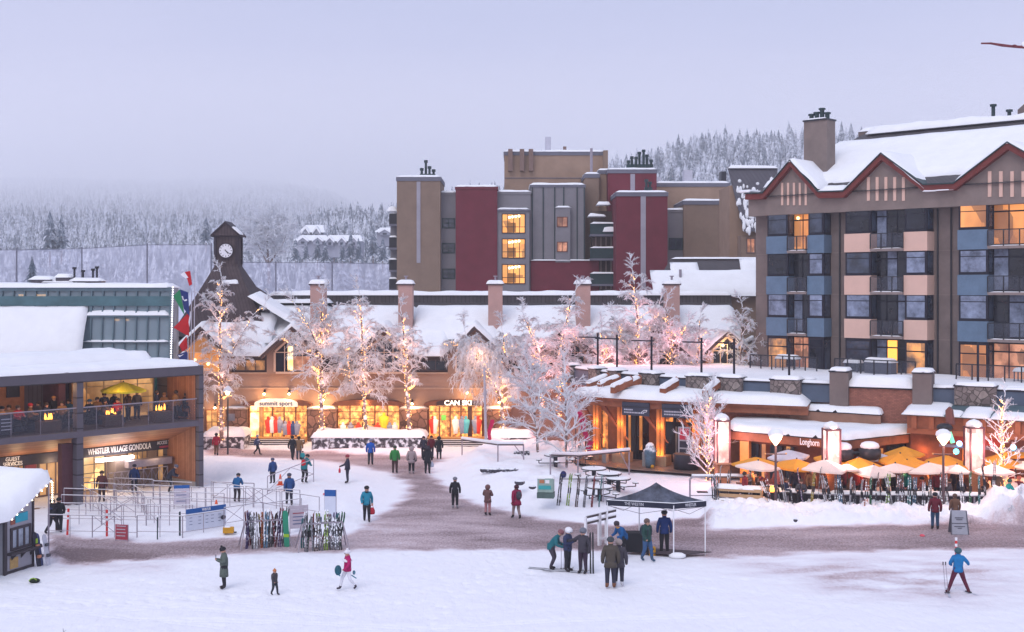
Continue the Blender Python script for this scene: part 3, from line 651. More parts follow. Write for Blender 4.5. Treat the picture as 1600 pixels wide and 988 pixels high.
# ================================================================== clock lodge
FL = Fr((-26, 93), (30, 93.001))
def lodge():
    u = FL.u; z = lambda py, v=0: H-(py-HY)/F*(93+v)
    t = FL.empty('clock_lodge', 'long snow roofed lodge with gabled windows, clock tower and lit ski shops', 'building')
    xa, xb = u(266), u(1168)
    zs, ze = z(585), z(551)
    b = MB(); b.box(xa, xb, 0, 9, 0, zs+.1); b.box(xa, xb, .25, 9, zs+.1, ze); b.build('wall', STUC, t)
    for py in (583, 607): rbox('cornice', mat('cornice_tan', (.40, .28, .22), .8, .1), t, xa, xb, -.10-(.06 if py == 583 else 0), -.003, z(py)-.06, z(py)+.06)
    slope = .505
    rz = lambda v: ze+slope*(v+.5)
    # dark metal roof with thick snow lying on its lower part
    b = MB(); b.prism([(xa, .3, rz(.3)-.28), (xa, .3, rz(.3)-.05), (xa, 7.4, rz(7.4)), (xa, 9, rz(7.4)), (xa, 9, ze-.1)], (xb-xa, 0, 0)); b.build('roof', TILE, t)
    def msl(x, y): return slope*(y+.55)
    for k, (a, c) in enumerate(((330, 500), (500, 640), (640, 775), (775, 912), (912, 1050), (1050, 1166))):
        snowcap('snow_cover', u(a), u(c), 1.5, 6.0, rz(1.6), .42, t, 20+k, over=.1, slope=lambda x, y: slope*(y-1.6), amp=.12, res=.4)
    for k, (a, c) in enumerate(((365, 414), (507, 555), (648, 696), (790, 838), (931, 980), (1073, 1098))):
        snowcap('snow_cover', u(a), u(c), -.75, 2.6, rz(-.6), .42, t, 27+k, over=.12, slope=msl, amp=.1, res=.3)
        rbox('eave', TILE, t, u(a)-.1, u(c)+.1, -.72, .1, rz(-.6)-.22, rz(-.6)-.02)
    snowcap('snow_cover', u(288), u(340), 1.0, 6.0, rz(1.1), .42, t, 30, over=.1, slope=lambda x, y: slope*(y-1.1), amp=.12)
    # ridge wall and ridge snow
    rbox('ridge_wall', TILE, t, u(420, 7), xb, 6.9, 8.2, rz(7)-.2, z(461, 7.2)); snowcap('ridge_snow', u(420, 7), xb, 6.8, 8.3, z(461, 7.2), .33, t, 40, amp=.4)
    snowcap('ridge_snow', u(415, 7), u(520, 7), 5.6, 6.9, z(473, 6.2), .3, t, 41, amp=.4)
    # gables
    BROWN = mat('dark_fascia', (.085, .06, .065), .7, .15, 2)
    FRM = mat('cream_frame', (.62, .44, .34), .6, .08, 2)
    gx = [318, 460, 601, 742, 884, 1026, 1135]
    for k, px in enumerate(gx):
        c = u(px); hw = 2.05 if k < 6 else 1.6; za = z(509) if k < 6 else z(515)
        zb_ = za-hw*.93
        b = MB(); b.prism([(c-hw, -.32, zs+.03), (c+hw, -.32, zs+.03), (c+hw, -.32, zb_), (c, -.32, za-.25), (c-hw, -.32, zb_)], (0, 2.5, 0)); g = b.build('gable', STUC if k < 6 else mat('amber_stucco', (.5, .28, .16)), t)
        b = MB()
        for s in (-1, 1):
            b.prism([(c, -.95, za), (c, -.95, za-.30), (c+s*(hw+.35), -.95, za-.30-(hw+.35)*.93), (c+s*(hw+.35), -.95, za-(hw+.35)*.93)], (0, 4.6, 0))
        b.build('gable_roof', BROWN, g)
        snowcap('snow_cover', c-hw-.42, c+hw+.42, -1.0, 3.6, za+.02, .36, g, 50+k, over=.03, slope=lambda x, y, c=c: -.93*abs(x-c), amp=.08, res=.22)
        # pointed window
        ww = hw*.66; wz0 = zs+.22; wz1 = zb_-.12; wa = wz1+ww*.9
        out = [(c-ww, wz0), (c+ww, wz0), (c+ww, wz1), (c, wa), (c-ww, wz1)]
        gl = G_ROOM if k in (0,) else (BGLASS if k in (2, 3) else DGLASS)
        b = MB(); b.prism([(x, -.36, zz) for x, zz in out], (0, .035, 0)); wd = b.build('gable_window', gl, g)
        b = MB(); 
        for i in range(5):
            x1, z1 = out[i]; x2, z2 = out[(i+1) % 5]; 
            dx, dz = x2-x1, z2-z1; q = math.hypot(dx, dz); nx_, nz_ = -dz/q*.16, dx/q*.16
            b.prism([(x1, -.42, z1), (x2, -.42, z2), (x2-nx_, -.42, z2-nz_), (x1-nx_, -.42, z1-nz_)], (0, .09, 0))
        for i in (-1, 0, 1): b.box(c+i*ww*.5-.03, c+i*ww*.5+.03, -.40, -.362, wz0, wz1+.5)
        b.box(c-ww, c+ww, -.395, -.363, wz1-.03, wz1+.03)
        b.build('frame', FRM, wd)
        if k in (0, 1):
            rbox('lit_curtain', G_BRIGHT if k == 1 else G_ROOM, wd, c-.45, c-.05, -.375, -.362, wz0+.1, wz1+.5)
            if k == 1: rbox('lit_interior', G_PINK, wd, c+.05, c+ww-.1, -.374, -.362, wz0+.1, wz1-.3)
        if k == 0:
            for dx, dz in ((-.5, .9), (.5, .6)): bb = MB(); bb.ball((c+dx, -.6, wz0+dz), .11); bb.build('globe_lamp', mat('globe_amber', (1, .7, .4), .5, 0, emit=(1, .5, .15), es=9), wd)
    # dark bays between gables
    for a, c_, lit in ((362, 419, 1), (503, 556, 0), (645, 700, 0), (787, 840, 0), (928, 982, 0)):
        rbox('eave_panel', BROWN, t, u(a), u(c_), .1, .245, zs+.12, ze-.1)
        win(t, u(a+5), u(c_-4), zs+.25, ze-.55, .08, BROWN, glow('bar_room', (.9, .38, .12), .5, (.05, .02, .02), 1.6) if lit else DGLASS, 3, 1, .06)
    # chimneys
    for k, px in enumerate((361, 497, 634, 774, 911, 1050)):
        c = u(px, 3); o = MB(); o.box(c-.56, c+.56, 2.6, 3.9, 7.6, z(446, 3)); ch = o.build('chimney', STUCP, t)
        rbox('chimney_cap', BROWN, ch, c-.66, c+.66, 2.5, 4.0, z(446, 3), z(446, 3)+.14); snowcap('snow_cap', c-.66, c+.66, 2.5, 4.0, z(446, 3)+.14, .32, ch, 60+k, over=.03, res=.15)
        b = MB(); b.tube((c, 3.2, z(446, 3)+.2), (c, 3.2, z(446, 3)+.75), .09); b.tube((c, 3.2, z(446, 3)+.68), (c, 3.2, z(446, 3)+.76), .18); b.build('flue', STEEL, ch)
    # clock tower
    c = u(357, 4.0); SH = mat('tower_shingle', (.085, .062, .066), .8, .2, 2, pat='seam', c2=(.065, .048, .055), pscale=4)
    zt0, zt1 = z(416, 4), z(371, 4)
    b = MB(); rim = 3.6
    prof = [(c-5.2, 2.0, rz(2)), (c+5.2, 2.0, rz(2)), (c+1.15, 3.0, zt0), (c-1.15, 3.0, zt0)]
    prof2 = [(c-4.3, 8.4, 10.4), (c+4.3, 8.4, 10.4), (c+1.15, 5.2, zt0), (c-1.15, 5.2, zt0)]
    v0 = [(c-3.9, 1.2, rz(1.2)+.3), (c+3.9, 1.2, rz(1.2)+.3), (c+3.9, 8.6, 10.2), (c-3.9, 8.6, 10.2), (c-1.75, 2.5, 11.9), (c+1.75, 2.5, 11.9), (c+1.75, 6.3, 11.9), (c-1.75, 6.3, 11.9), (c-.9, 3.15, zt0), (c+.9, 3.15, zt0), (c+.9, 4.9, zt0), (c-.9, 4.9, zt0)]
    b.add(v0, [(0, 1, 5, 4), (1, 2, 6, 5), (2, 3, 7, 6), (3, 0, 4, 7), (4, 5, 9, 8), (5, 6, 10, 9), (6, 7, 11, 10), (7, 4, 8, 11), (8, 9, 10, 11)])
    tw = b.build('clock_tower', SH, t)
    b = MB(); b.box(c-.85, c+.85, 3.2, 4.8, zt0-.3, zt1); b.box(c-.92, c+.92, 3.12, 4.88, zt0-.05, zt0+.12); b.box(c-.92, c+.92, 3.12, 4.88, zt0+.55, zt0+.66); b.build('belfry', SH, tw)
    TR = mat('tower_trim', (.035, .025, .035), .6, .1)
    b = MB()
    for x, y in ((-.85, 3.2), (.85, 3.2), (-.85, 4.8), (.85, 4.8)): b.box(c+x-.10, c+x+.10, y-.10, y+.10, zt0+.13, zt1)
    b.box(c-.96, c+.96, 3.08, 4.92, zt1, zt1+.12); b.build('corner_post', TR, tw)
    za = z(349, 4)
    b = MB(); b.prism([(c-1.05, 2.95, zt1+.1), (c+1.05, 2.95, zt1+.1), (c, 2.95, za)], (0, 2.1, 0)); b.build('gable_roof', SH, tw)
    b = MB()
    for s in (-1, 1): b.prism([(c, 2.85, za+.12), (c, 2.85, za-.05), (c+s*1.16, 2.85, zt1), (c+s*1.16, 2.85, zt1+.16)], (0, 2.3, 0))
    b.build('roof_edge', TR, tw)
    b = MB(); b.prism([(c+.55, 2.8, zt1+.72), (c+1.18, 2.8, zt1+.18), (c+1.12, 2.8, zt1+.34), (c+.62, 2.8, zt1+.82)], (0, 1.3, 0)); b.build('snow_patch', SNOW, tw)
    zc = z(392, 3.2)
    CF = mat('clock_white', (.80, .80, .85), .5, .04, 2)
    b = MB(); b.tube((c, 3.16, zc), (c, 3.08, zc), .54, n=32); cf = b.build('clock_face', CF, tw)
    b = MB()
    for i in range(32):
        t0, t1 = 2*math.pi*i/32, 2*math.pi*(i+1)/32
        b.prism([(c+.54*math.cos(t0), 3.06, zc+.54*math.sin(t0)), (c+.63*math.cos(t0), 3.06, zc+.63*math.sin(t0)), (c+.63*math.cos(t1), 3.06, zc+.63*math.sin(t1)), (c+.54*math.cos(t1), 3.06, zc+.54*math.sin(t1))], (0, .12, 0))
    b.build('rim', TR, cf)
    b = MB()
    for i in range(12):
        t0 = math.pi*i/6; b.prism([(c+(r_)*math.cos(t0)+w*math.sin(t0), 3.065, zc+r_*math.sin(t0)-w*math.cos(t0)) for r_, w in ((.39, -.025), (.49, -.025), (.49, .025), (.39, .025))], (0, .012, 0))
    b.build('hour_mark', TR, cf)
    for ang, ln, w, nm in ((-38, .46, .03, 'minute_hand'), (-52, .30, .04, 'hour_hand')):
        t0 = R(ang); b = MB(); b.prism([(c+r_*math.cos(t0)+q*math.sin(t0), 3.05, zc+r_*math.sin(t0)-q*math.cos(t0)) for r_, q in ((-.1, -w), (ln, -w*.5), (ln, w*.5), (-.1, w))], (0, .01, 0)); b.build(nm, TR, cf)
    # snow clinging to the tower's skirt roof
    snowcap('snow_cover', c+2.2, c+6.5, 1.5, 4.5, 9.2, .4, t, 77, slope=lambda x, y: max(-.2, 1.9-.62*(x-c-2.2))+.1*(y-1.5), amp=.15)
    snowcap('snow_cover', u(300), u(345), 1.0, 3.5, 8.2, .4, t, 78, slope=lambda x, y: .5*(y-1.0), amp=.15)
    snowcap('snow_cover', u(300), u(420), .4, 2.6, 7.7, .45, t, 79, slope=lambda x, y: .85*(y-.4), amp=.25, res=.3)
    # ---- shop fronts
    def pier(a, c_, d=.55, h=2.55):
        o = rbox('stone_pier', STONEB, t, u(a), u(c_), -d, -.003, 0, h); rbox('pier_cap', mat('pier_cap', (.4, .3, .25)), o, u(a)-.06, u(c_)+.06, -d-.06, -.003, h, h+.1)
        snowcap('snow_cap', u(a)-.05, u(c_)+.05, -d-.05, -.02, h+.1, .16, o, a, over=.02, res=.2); return o
    for a, c_ in ((355, 388), (483, 527), (626, 668), (756, 798), (300, 318)): pier(a, c_)
    COP = mat('copper_awning', (.20, .075, .04), .5, .2, 2)
    def shop(a, c_, name, glass, cols, nx, sign=None):
        xa_, xb_ = u(a), u(c_); xm = (xa_+xb_)/2; hw = (xb_-xa_)/2
        s = MB(); s.box(xa_, xb_, -.12, -.003, .35, 2.95); sh = s.build('shop_window', glass, t)
        f = MB()
        for i in range(nx+1): xx = xa_+(xb_-xa_)*i/nx; f.box(xx-.05, xx+.05, -.2, -.122, .35, 2.95)
        f.box(xa_, xb_, -.19, -.122, 2.3, 2.36); f.build('frame', COP, sh)
        # arched awning
        pts = [(xm-hw-.35, 2.85)]+[(xm+(hw+.35)*math.cos(math.pi*(1-i/10)), 2.95+.36*math.sin(math.pi*i/10)) for i in range(11)]+[(xm+hw+.35, 2.85)]
        o = MB(); o.prism([(x, -.75, zz) for x, zz in pts], (0, .7, 0)); aw = o.build('awning', COP, t)
        return sh, aw
    s1, a1 = shop(390, 481, 'a', G_STORE, None, 5)
    rbox('bright_door', G_BRIGHT, s1, u(390)+.08, u(406), -.16, -.125, .35, 2.9)
    win(s1, u(406), u(413), .35, 2.9, -.2, WOODL, G_ROOM, 1, 1, .09, 'glass_door')
    DISP = [mat('display_'+n_, c_, .7, .2, 4, emit=c_, es=.5) for n_, c_ in (('red', (.7, .05, .03)), ('navy', (.04, .06, .15)), ('grey', (.25, .25, .33)), ('green', (.15, .5, .08)), ('yellow', (.9, .55, .03)), ('white', (.8, .75, .7)), ('teal', (.1, .4, .45)))]
    def dummy(px, m, zb=.8, h=1.3, w=.26):
        c = u(px, -.3); b = MB(); b.lathe((c, -.32, zb), [(w*.5, 0), (w*.62, h*.25), (w*.95, h*.62), (w, h*.78), (w*.5, h*.86), (.05, h*.88)], 8); b.ball((c, -.32, zb+h*.95), .12)
        b.build('display_jacket', m, t, smooth=True)
    for px, i in ((419, 0), (425, 5), (431, 0), (437, 2)): dummy(px, DISP[i], .75, 1.2)
    for px in range(446, 470, 6): dummy(px, DISP[(px//6) % 3], .6, 1.0, .3)
    sg = MB(); pts = []
    c0, hw0 = (u(401)+u(468))/2, (u(468)-u(401))/2
    pts = [(c0-hw0, 2.78), (c0+hw0, 2.78)]+[(c0+hw0*math.cos(math.pi*i/10), 3.06+.36*math.sin(math.pi*i/10)) for i in range(11)]
    sg.prism([(x, -.84, zz) for x, zz in pts], (0, .08, 0)); so_ = sg.build('shop_sign', mat('sign_cream', (.8, .74, .66), .5, .05, 2, emit=(1, .8, .6), es=.45), a1)
    text('summit sport', .46, mat('sign_ink', (.05, .04, .1), .6, 0), so_, (c0, -.85, 3.03), bold=.008)
    s2, a2 = shop(528, 625, 'b', G_STORE, None, 5)
    for px, i in ((600, 4), (609, 2), (617, 5), (590, 0), (536, 5), (548, 2), (560, 0), (572, 6)): dummy(px, DISP[i], .9 if i == 4 else .6, 1.35 if i == 4 else .9, .38 if i == 4 else .24)
    b = MB()
    for zz in (.9, 1.35, 1.8): b.box(u(530), u(585), -.28, -.2, zz, zz+.04)
    b.build('shelf', mat('shelf_dark', (.2, .12, .08)), s2)
    s3, a3 = shop(670, 754, 'c', G_STORE, None, 5)
    for px, i in ((676, 0), (679, 5), (747, 0), (743, 2), (712, 5), (722, 2), (728, 6)): dummy(px, DISP[i], .7, 1.3, .3)
    rbox('green_poster', mat('poster_green', (.12, .45, .06), .6, .1, 3, emit=(.2, .6, .1), es=.6), s3, u(690), u(697), -.235, -.205, 1.7, 2.1)
    rbox('dark_door', mat('door_shadow', (.09, .05, .05)), s3, u(731), u(737), -.22, -.13, .35, 2.8)
    c0, hw0 = (u(683)+u(750))/2, (u(750)-u(683))/2
    sg = MB(); pts = [(c0-hw0, 2.80), (c0+hw0, 2.80), (c0+hw0, 3.12)]+[(c0+hw0*math.cos(math.pi*i/10), 3.12+.20*math.sin(math.pi*i/10)) for i in range(1, 10)]+[(c0-hw0, 3.12)]
    sg.prism([(x, -.84, zz) for x, zz in pts], (0, .08, 0)); so_ = sg.build('shop_sign', mat('sign_black', (.05, .03, .03), .5, .05), a3)
    rbox('sign_border', mat('gold', (.6, .35, .15), emit=(1, .5, .2), es=.3), so_, c0-hw0+.05, c0+hw0-.05, -.845, -.841, 2.84, 2.88)
    text('CAN SKI', .50, mat('sign_glow', (1, .9, .8), .5, 0, emit=(1, .8, .6), es=2.2), so_, (c0, -.85, 3.07), bold=.012, sx=1.1)
    # raised wooden landings with steps
    for a, c_ in ((388, 482), (668, 768)):
        rbox('landing', WOODL, t, u(a), u(c_), -1.6, -.56, 0, .5)
        b = MB()
        for i in range(4): b.box(u(a), u(c_), -1.6-.34*(i+1), -1.6-.34*i-.003, 0, .40-.1*i)
        st = b.build('steps', mat('step_dark', (.07, .05, .05), .8, .2), t)
        for i in range(4): rbox('snow_line', SNOW, st, u(a), u(c_), -1.6-.34*(i+1)-.01, -1.6-.34*(i+1)+.13, .40-.1*i, .43-.1*i)
    # wall lamps
    for px, zz, e in ((413, 3.75, 160), (452, 3.75, 160), (505, 3.3, 220), (730, 3.85, 160), (336, 2.7, 120), (570, 3.2, 120), (780, 3.1, 120), (644, 3.0, 80)):
        c = u(px, -.6)
        b = MB(); b.tube((c, -.02, zz+.15), (c, -.5, zz+.2), .04); b.tube((c, -.5, zz+.3), (c, -.62, zz+.02), .06, .11, 8); lm = b.build('wall_lamp', DARKM, t)
        b = MB(); b.ball((c, -.66, zz), .09); b.build('bulb', mat('warm_bulb', (1, .8, .5), .5, 0, emit=(1, .62, .25), es=22), lm)
        light('wall_lamp_light', (c, -.85, zz-.18), e*.7, WARML, .12, t)
    for px in (400, 440, 545, 600, 690, 740): light('shop_light', (u(px, -1.1), -1.1, 2.2), 38, (1, .6, .26), .3, t)
    # bigger stone wall far left under the trees and its amber windows
    win(t, u(322), u(341), .6, 2.5, -.05, COP, glow('amber_glass', (1, .5, .15), 1.0, (.3, .1, .03), 2), 2, 2, .07)
    return t
LDG = lodge()
# small roof ventilator house to the right, behind the market roof, and lodge end window
# ================================================================== condominium block behind the lodge
TAN = mat('tan_render', (.235, .165, .125), .85, .10, .7)
TANL = mat('light_tan_render', (.33, .225, .165), .85, .10, .7)
GREYW = mat('grey_render', (.22, .21, .23), .85, .08, .7)
GREYC = mat('cap_grey', (.15, .15, .19), .7, .08, .7)
REDW = mat('maroon_render', (.155, .026, .040), .85, .12, .7)
STRIP = mat('pale_strip', (.33, .31, .36), .7, .08, .7)
DGREEN = mat('dark_green_metal', (.02, .045, .05), .5, .2, 2)
def condo():
    Y0 = 132.0
    FC = Fr((P(600, 450, Y0).x, Y0), (P(1200, 450, Y0).x, Y0+.001)); u = FC.u; zz = lambda py, v=0: H-(py-HY)/F*(Y0+v)
    t = FC.empty('condo_building', 'tan, maroon and grey condominium block with flat snowy parapets behind the lodge', 'building')
    def block(name, m, a, b_, top, v0=0, v1=8, cap=True, capm=None, bot=None):
        o = rbox(name, m, t, u(a, v0), u(b_, v0), v0, v1, 0 if bot is None else zz(bot, v0), zz(top, v0))
        if cap:
            rbox('parapet', capm or GREYC, o, u(a, v0)-.08, u(b_, v0)+.08, v0-.08, v1, zz(top, v0), zz(top, v0)+.45 if capm is None else zz(top, v0)+.3)
            snowcap('snow_cap', u(a, v0), u(b_, v0), v0, v1, zz(top, v0)+(.45 if capm is None else .3), .22, o, a, over=.12, amp=.3)
        return o
    b1 = block('tan_tower', TAN, 620, 688, 283, -1.5, 6)
    rbox('pale_strip', STRIP, b1, u(651, -1.5), u(657, -1.5), -1.56, -1.5, zz(411, -1.5), zz(284, -1.5))
    b2 = block('grey_wall', GREYW, 688, 712, 305, 0, 5, capm=GREYW)
    for py in (341, 380, 420): win(b2, u(691), u(711), zz(py+16), zz(py), -.003, DGREEN, BGLASS, 2, 2, .12)
    block('maroon_tower', REDW, 712, 777, 296, -1.0, 6, capm=REDW)
    b4 = block('grey_wall', GREYW, 777, 829, 304, 0, 6, capm=GREYW)
    b5 = rbox('bay', GREYW, b4, u(777, -.8), u(827, -.8), -.8, -.002, 0, zz(330, -.8)); 
    rbox('bay_cap', GREYC, b4, u(776, -.8), u(828, -.8), -.95, 0, zz(330, -.8), zz(327, -.8)); snowcap('snow_cap', u(776, -.8), u(828, -.8), -.95, .1, zz(327, -.8), .2, b4, 3, over=.02)
    GW = glow('dining_room', (1.0, .42, .09), 1.15, (.85, .30, .05), .8)
    for py in (334, 373, 413):
        w = win(b4, u(784, -.8), u(821, -.8), zz(py+31, -.8), zz(py, -.8), -.803, mat('window_dark', (.05, .035, .035), .5), GW, 4, (.33,), .10)
        rbox('room_shade', mat('room_shadow', (.20, .09, .03), .7, .3, 1.5, emit=(.5, .2, .05), es=.35), w, u(793, -.8), u(806, -.8), -.835, -.825, zz(py+29, -.8), zz(py+14, -.8))  # shade inside the lit room, painted as a dark patch over the pane
        for i in range(4): b = MB(); b.ball((u(796+5*i, -.8), -.9, zz(py+6-.7*i, -.8)), .13, 6, 4); b.build('globe_lamp', mat('dining_globe', (1, .9, .7), .5, 0, emit=(1, .85, .55), es=5), w)
    # ribbed grey wall over a maroon base
    b6 = block('panelled_wall', GREYW, 829, 914, 293, .4, 7, capm=GREYC, bot=407)
    for px in (831, 848, 866, 880, 901, 912): rbox('batten', DGREEN, b6, u(px, .4), u(px, .4)+.10, .28, .4, zz(407, .4), zz(293, .4))
    bb = rbox('bay', GREYW, b6, u(868, -.3), u(891, -.3), -.3, .39, zz(410, -.3), zz(324, -.3)); snowcap('snow_cap', u(868, -.3), u(892, -.3), -.4, .35, zz(324, -.3), .2, b6, 9, over=.02)
    for py in (339, 378): win(b6, u(870, -.3), u(887, -.3), zz(py+16, -.3), zz(py, -.3), -.303, mat('window_rust', (.15, .07, .06)), G_PINK, 2, 1, .09)
    block('maroon_base', REDW, 829, 936, 407, -.2, 8, cap=False); snowcap('snow_ledge', u(829), u(935), -.35, .4, zz(407), .12, t, 4, over=.02)
    # upper tan storey
    b7 = block('upper_storey', TANL, 788, 944, 243, 9, 16)
    for px in (794, 812, 826): rbox('duct', mat('duct_brown', (.20, .13, .11), .7, .1), b7, u(px, 9), u(px+7, 9), 8.3, 9, zz(268, 9), zz(234, 9)); 
    rbox('string_course', GREYC, b7, u(788, 9), u(944, 9), 8.93, 9, zz(279, 9), zz(278, 9))
    rbox('vent_stack', mat('pale_stack', (.5, .5, .58)), b7, u(852, 12), u(861, 12), 12, 13, zz(236, 12), zz(214, 12))
    rbox('vent_stack', mat('duct_brown', (.20, .13, .11)), b7, u(880, 12), u(885, 12), 12, 12.6, zz(236, 12), zz(229, 12))
    b = MB(); b.tube((u(924, 6), 6, zz(285, 6)), (u(924, 6), 6, zz(232, 6)), .17); b.build('flue', STEEL, b7)
    block('tan_wall', TAN, 914, 936, 278, 3, 9); block('tan_wall', TANL, 936, 952, 272, 4, 10)
    block('service_tower', TAN, 943, 950, 235, 8, 12, cap=False)
    # maroon towers with pale strips
    b8 = block('maroon_tower', REDW, 950, 1026, 271, 2, 10)
    rbox('pale_strip', STRIP, b8, u(985, 2), u(992, 2), 1.94, 2, zz(300, 2), zz(272, 2))
    b9 = block('maroon_tower', REDW, 963, 1043, 307, -5, 1.9)
    rbox('pale_strip', STRIP, b9, u(1001, -5), u(1009, -5), -5.06, -5, zz(450, -5), zz(307, -5))
    block('grey_wall', GREYW, 1043, 1070, 332, 0, 6, capm=GREYW)
    win(t, u(1045), u(1067), zz(391), zz(372), -.003, DGREEN, BGLASS, 2, 1, .12)
    block('tan_wall', TANL, 1026, 1140, 292, 8, 14); block('tan_tower', TAN, 1068, 1140, 320, -.5, 7)
    rbox('vent_stack', mat('pale_stack', (.5, .5, .58)), t, u(1069, 9), u(1082, 9), 9, 10.5, zz(288, 9), zz(266, 9))
    rbox('vent_stack', DARKM, t, u(1127, 9), u(1135, 9), 9, 10.5, zz(290, 9), zz(268, 9)); 
    rbox('vent_stack', mat('pale_stack', (.5, .5, .58)), t, u(1026, 9), u(1033, 9), 9, 10.5, zz(290, 9), zz(277, 9))
    # chimney pots
    def pots(px0, py, v, n, hs, w=.32):
        b = MB()
        for i, h in enumerate(hs):
            x = u(px0, v)+i*.42; b.tube((x, v+.4*(i % 2), zz(py, v)), (x, v+.4*(i % 2), zz(py, v)+h), .13, n=8); b.tube((x, v+.4*(i % 2), zz(py, v)+h), (x, v+.4*(i % 2), zz(py, v)+h+.28), .21, n=8)
            b.box(x-.2, x+.2, v-.2, v+.3, zz(py, v), zz(py, v)+.35)
        b.build('chimney_pots', DGREEN, t)
    pots(659, 277, 0, 4, (.7, 1.6, .9, .6)); pots(982, 262, 3, 7, (.5, 1.0, .9, 1.5, 1.7, 1.2, .6)); pots(1010, 298, -3, 2, (.9, .7))
    # stacked balconies at both ends
    def balcony(a, b_, py, v, m=DARKM):
        o = rbox('balcony', GREYC, t, u(a, v), u(b_, v), v, v+2.2, zz(py, v)-.22, zz(py, v)); 
        g = MB(); g.box(u(a, v), u(b_, v), v, v+.05, zz(py, v), zz(py, v)+1.15); g.build('railing', m, o)
        snowcap('snow_cap', u(a, v), u(b_, v), v-.1, v+.3, zz(py, v)+1.15, .18, o, a+py, over=.02)
    for py in (350, 387, 422, 452): balcony(608, 620, py, .5)
    rbox('balcony_wall', GREYW, t, u(610, 2), u(620, 2), 2, 5, 0, zz(340, 2)); snowcap('snow_clump', u(606, .5), u(620, .5), .2, 1.5, zz(330, .5), .5, t, 6)
    for py in (366, 404, 444): balcony(922, 963, py, -1.2, DGREEN)
    rbox('balcony_recess', mat('recess_brown', (.14, .10, .08)), t, u(925, 1), u(962, 1), 1, 3, 0, zz(330, 1))
    b = MB()
    for px in (930, 938, 946, 954): b.box(u(px, 0), u(px, 0)+.14, 0, .14, zz(452), zz(366))
    b.build('balcony_posts', mat('post_tan', (.3, .22, .2)), t)
    for a, c, py, th in ((921, 945, 338, .3), (934, 952, 320, .3), (943, 963, 362, .6)): snowcap('snow_clump', u(a, -1), u(c, -1), -1.3, .8, zz(py, -1), th, t, a, res=.25, amp=.5)
condo()

def metal_roof_house():
    Y0 = 118.0
    FC = Fr((P(1137, 450, Y0).x, Y0), (P(1300, 450, Y0).x, Y0+.001)); u = FC.u; zz = lambda py, v=0: H-(py-HY)/F*(Y0+v)
    t = FC.empty('tan_house', 'tan building with steep metal roof half bare of snow, beside the brown hotel', 'building')
    rbox('wall', TANL, t, u(1140, 2), u(1215, 2), 2, 8, 0, zz(290, 2)); rbox('wall', TAN, t, u(1158), u(1215), 0, 1.99, 0, zz(368))
    m = mat('snowy_metal_roof', (.085, .08, .10), .6, .1, 1, pat='seam', c2=(.10, .095, .115), pscale=2.4)
    b = MB(); b.prism([(u(1137, 3), 3, zz(262, 3)), (u(1215, 3), 3, zz(262, 3)), (u(1215, -.6), -.6, zz(362, -.6)), (u(1163, -.6), -.6, zz(362, -.6))], (0, .3, .1)); r_ = b.build('roof', m, t)
    snowcap('ridge_snow', u(1137, 3), u(1216, 3), 2.7, 3.6, zz(263, 3), .3, r_, 1, over=.05)
    random.seed(3)
    # ragged remnants of snow sliding down the seams
    for i in range(150):
        k = random.random()**.7; px = 1141+ k*24+random.random()*(68-k*20); py = 282+84*k
        v = 3-3.6*(py-262)/100; w = random.uniform(.08, .24); h = random.uniform(.15, .5)
        uu = u(px, v); b = MB(); b.ball((uu, v-.03, zz(py, v)), 1, 7, 4, sc=(w, .12, h)); b.T = None
        if i == 0: pm = []
        pm.append(b)
    q = MB(); 
    for b in pm: q.add(b.v, b.f)
    tag(q.build('snow_patches', SNOW, r_, smooth=True), kind='stuff')
    win(t, u(1166), u(1180), zz(396), zz(372), -.003, mat('door_frame', (.2, .2, .2)), G_PINK, 2, 1, .1)
metal_roof_house()

def low_roof():
    Y0 = 106.0
    FC = Fr((P(1015, 450, Y0).x, Y0), (P(1190, 450, Y0).x, Y0+.001)); u = FC.u; zz = lambda py, v=0: H-(py-HY)/F*(Y0+v)
    t = FC.empty('low_roofed_hall', 'low hall with dark metal ridge and snow sliding down its roof, behind the lodge chimneys', 'building')
    rbox('wall', TAN, t, u(1020), u(1185), 0, 7, 0, zz(458))
    b = MB(); b.prism([(u(1015), -.5, zz(460, -.5)), (u(1188), -.5, zz(460, -.5)), (u(1188, 4), 4, zz(404, 4)), (u(1048, 4), 4, zz(404, 4))], (0, .2, -.2)); r_ = b.build('roof', TILE, t)
    x0 = u(1015)
    snowcap('snow_cover', u(1022), u(1188), -.6, 1.9, zz(459, -.5), .3, r_, 4, slope=lambda x, y: .83*(y+.5), amp=.3)
    snowcap('snow_cover', u(1050, 2), u(1090, 2), 1.7, 2.7, zz(459, -.5), .16, r_, 5, slope=lambda x, y: .83*(y+.5)+.05, amp=.5)
    snowcap('snow_cover', u(1160, 2), u(1188, 2), 1.7, 3.1, zz(459, -.5), .16, r_, 6, slope=lambda x, y: .83*(y+.5)+.05, amp=.5)
    snowcap('ridge_snow', u(1048, 4), u(1188, 4), 3.7, 4.4, zz(404, 4)-.02, .16, r_, 6, over=.02)
    b = MB(); b.tube((u(1063, 1), 1, zz(455)), (u(1063, 1), 1, zz(421)), .13); b.build('flue', STEEL, t)
low_roof()

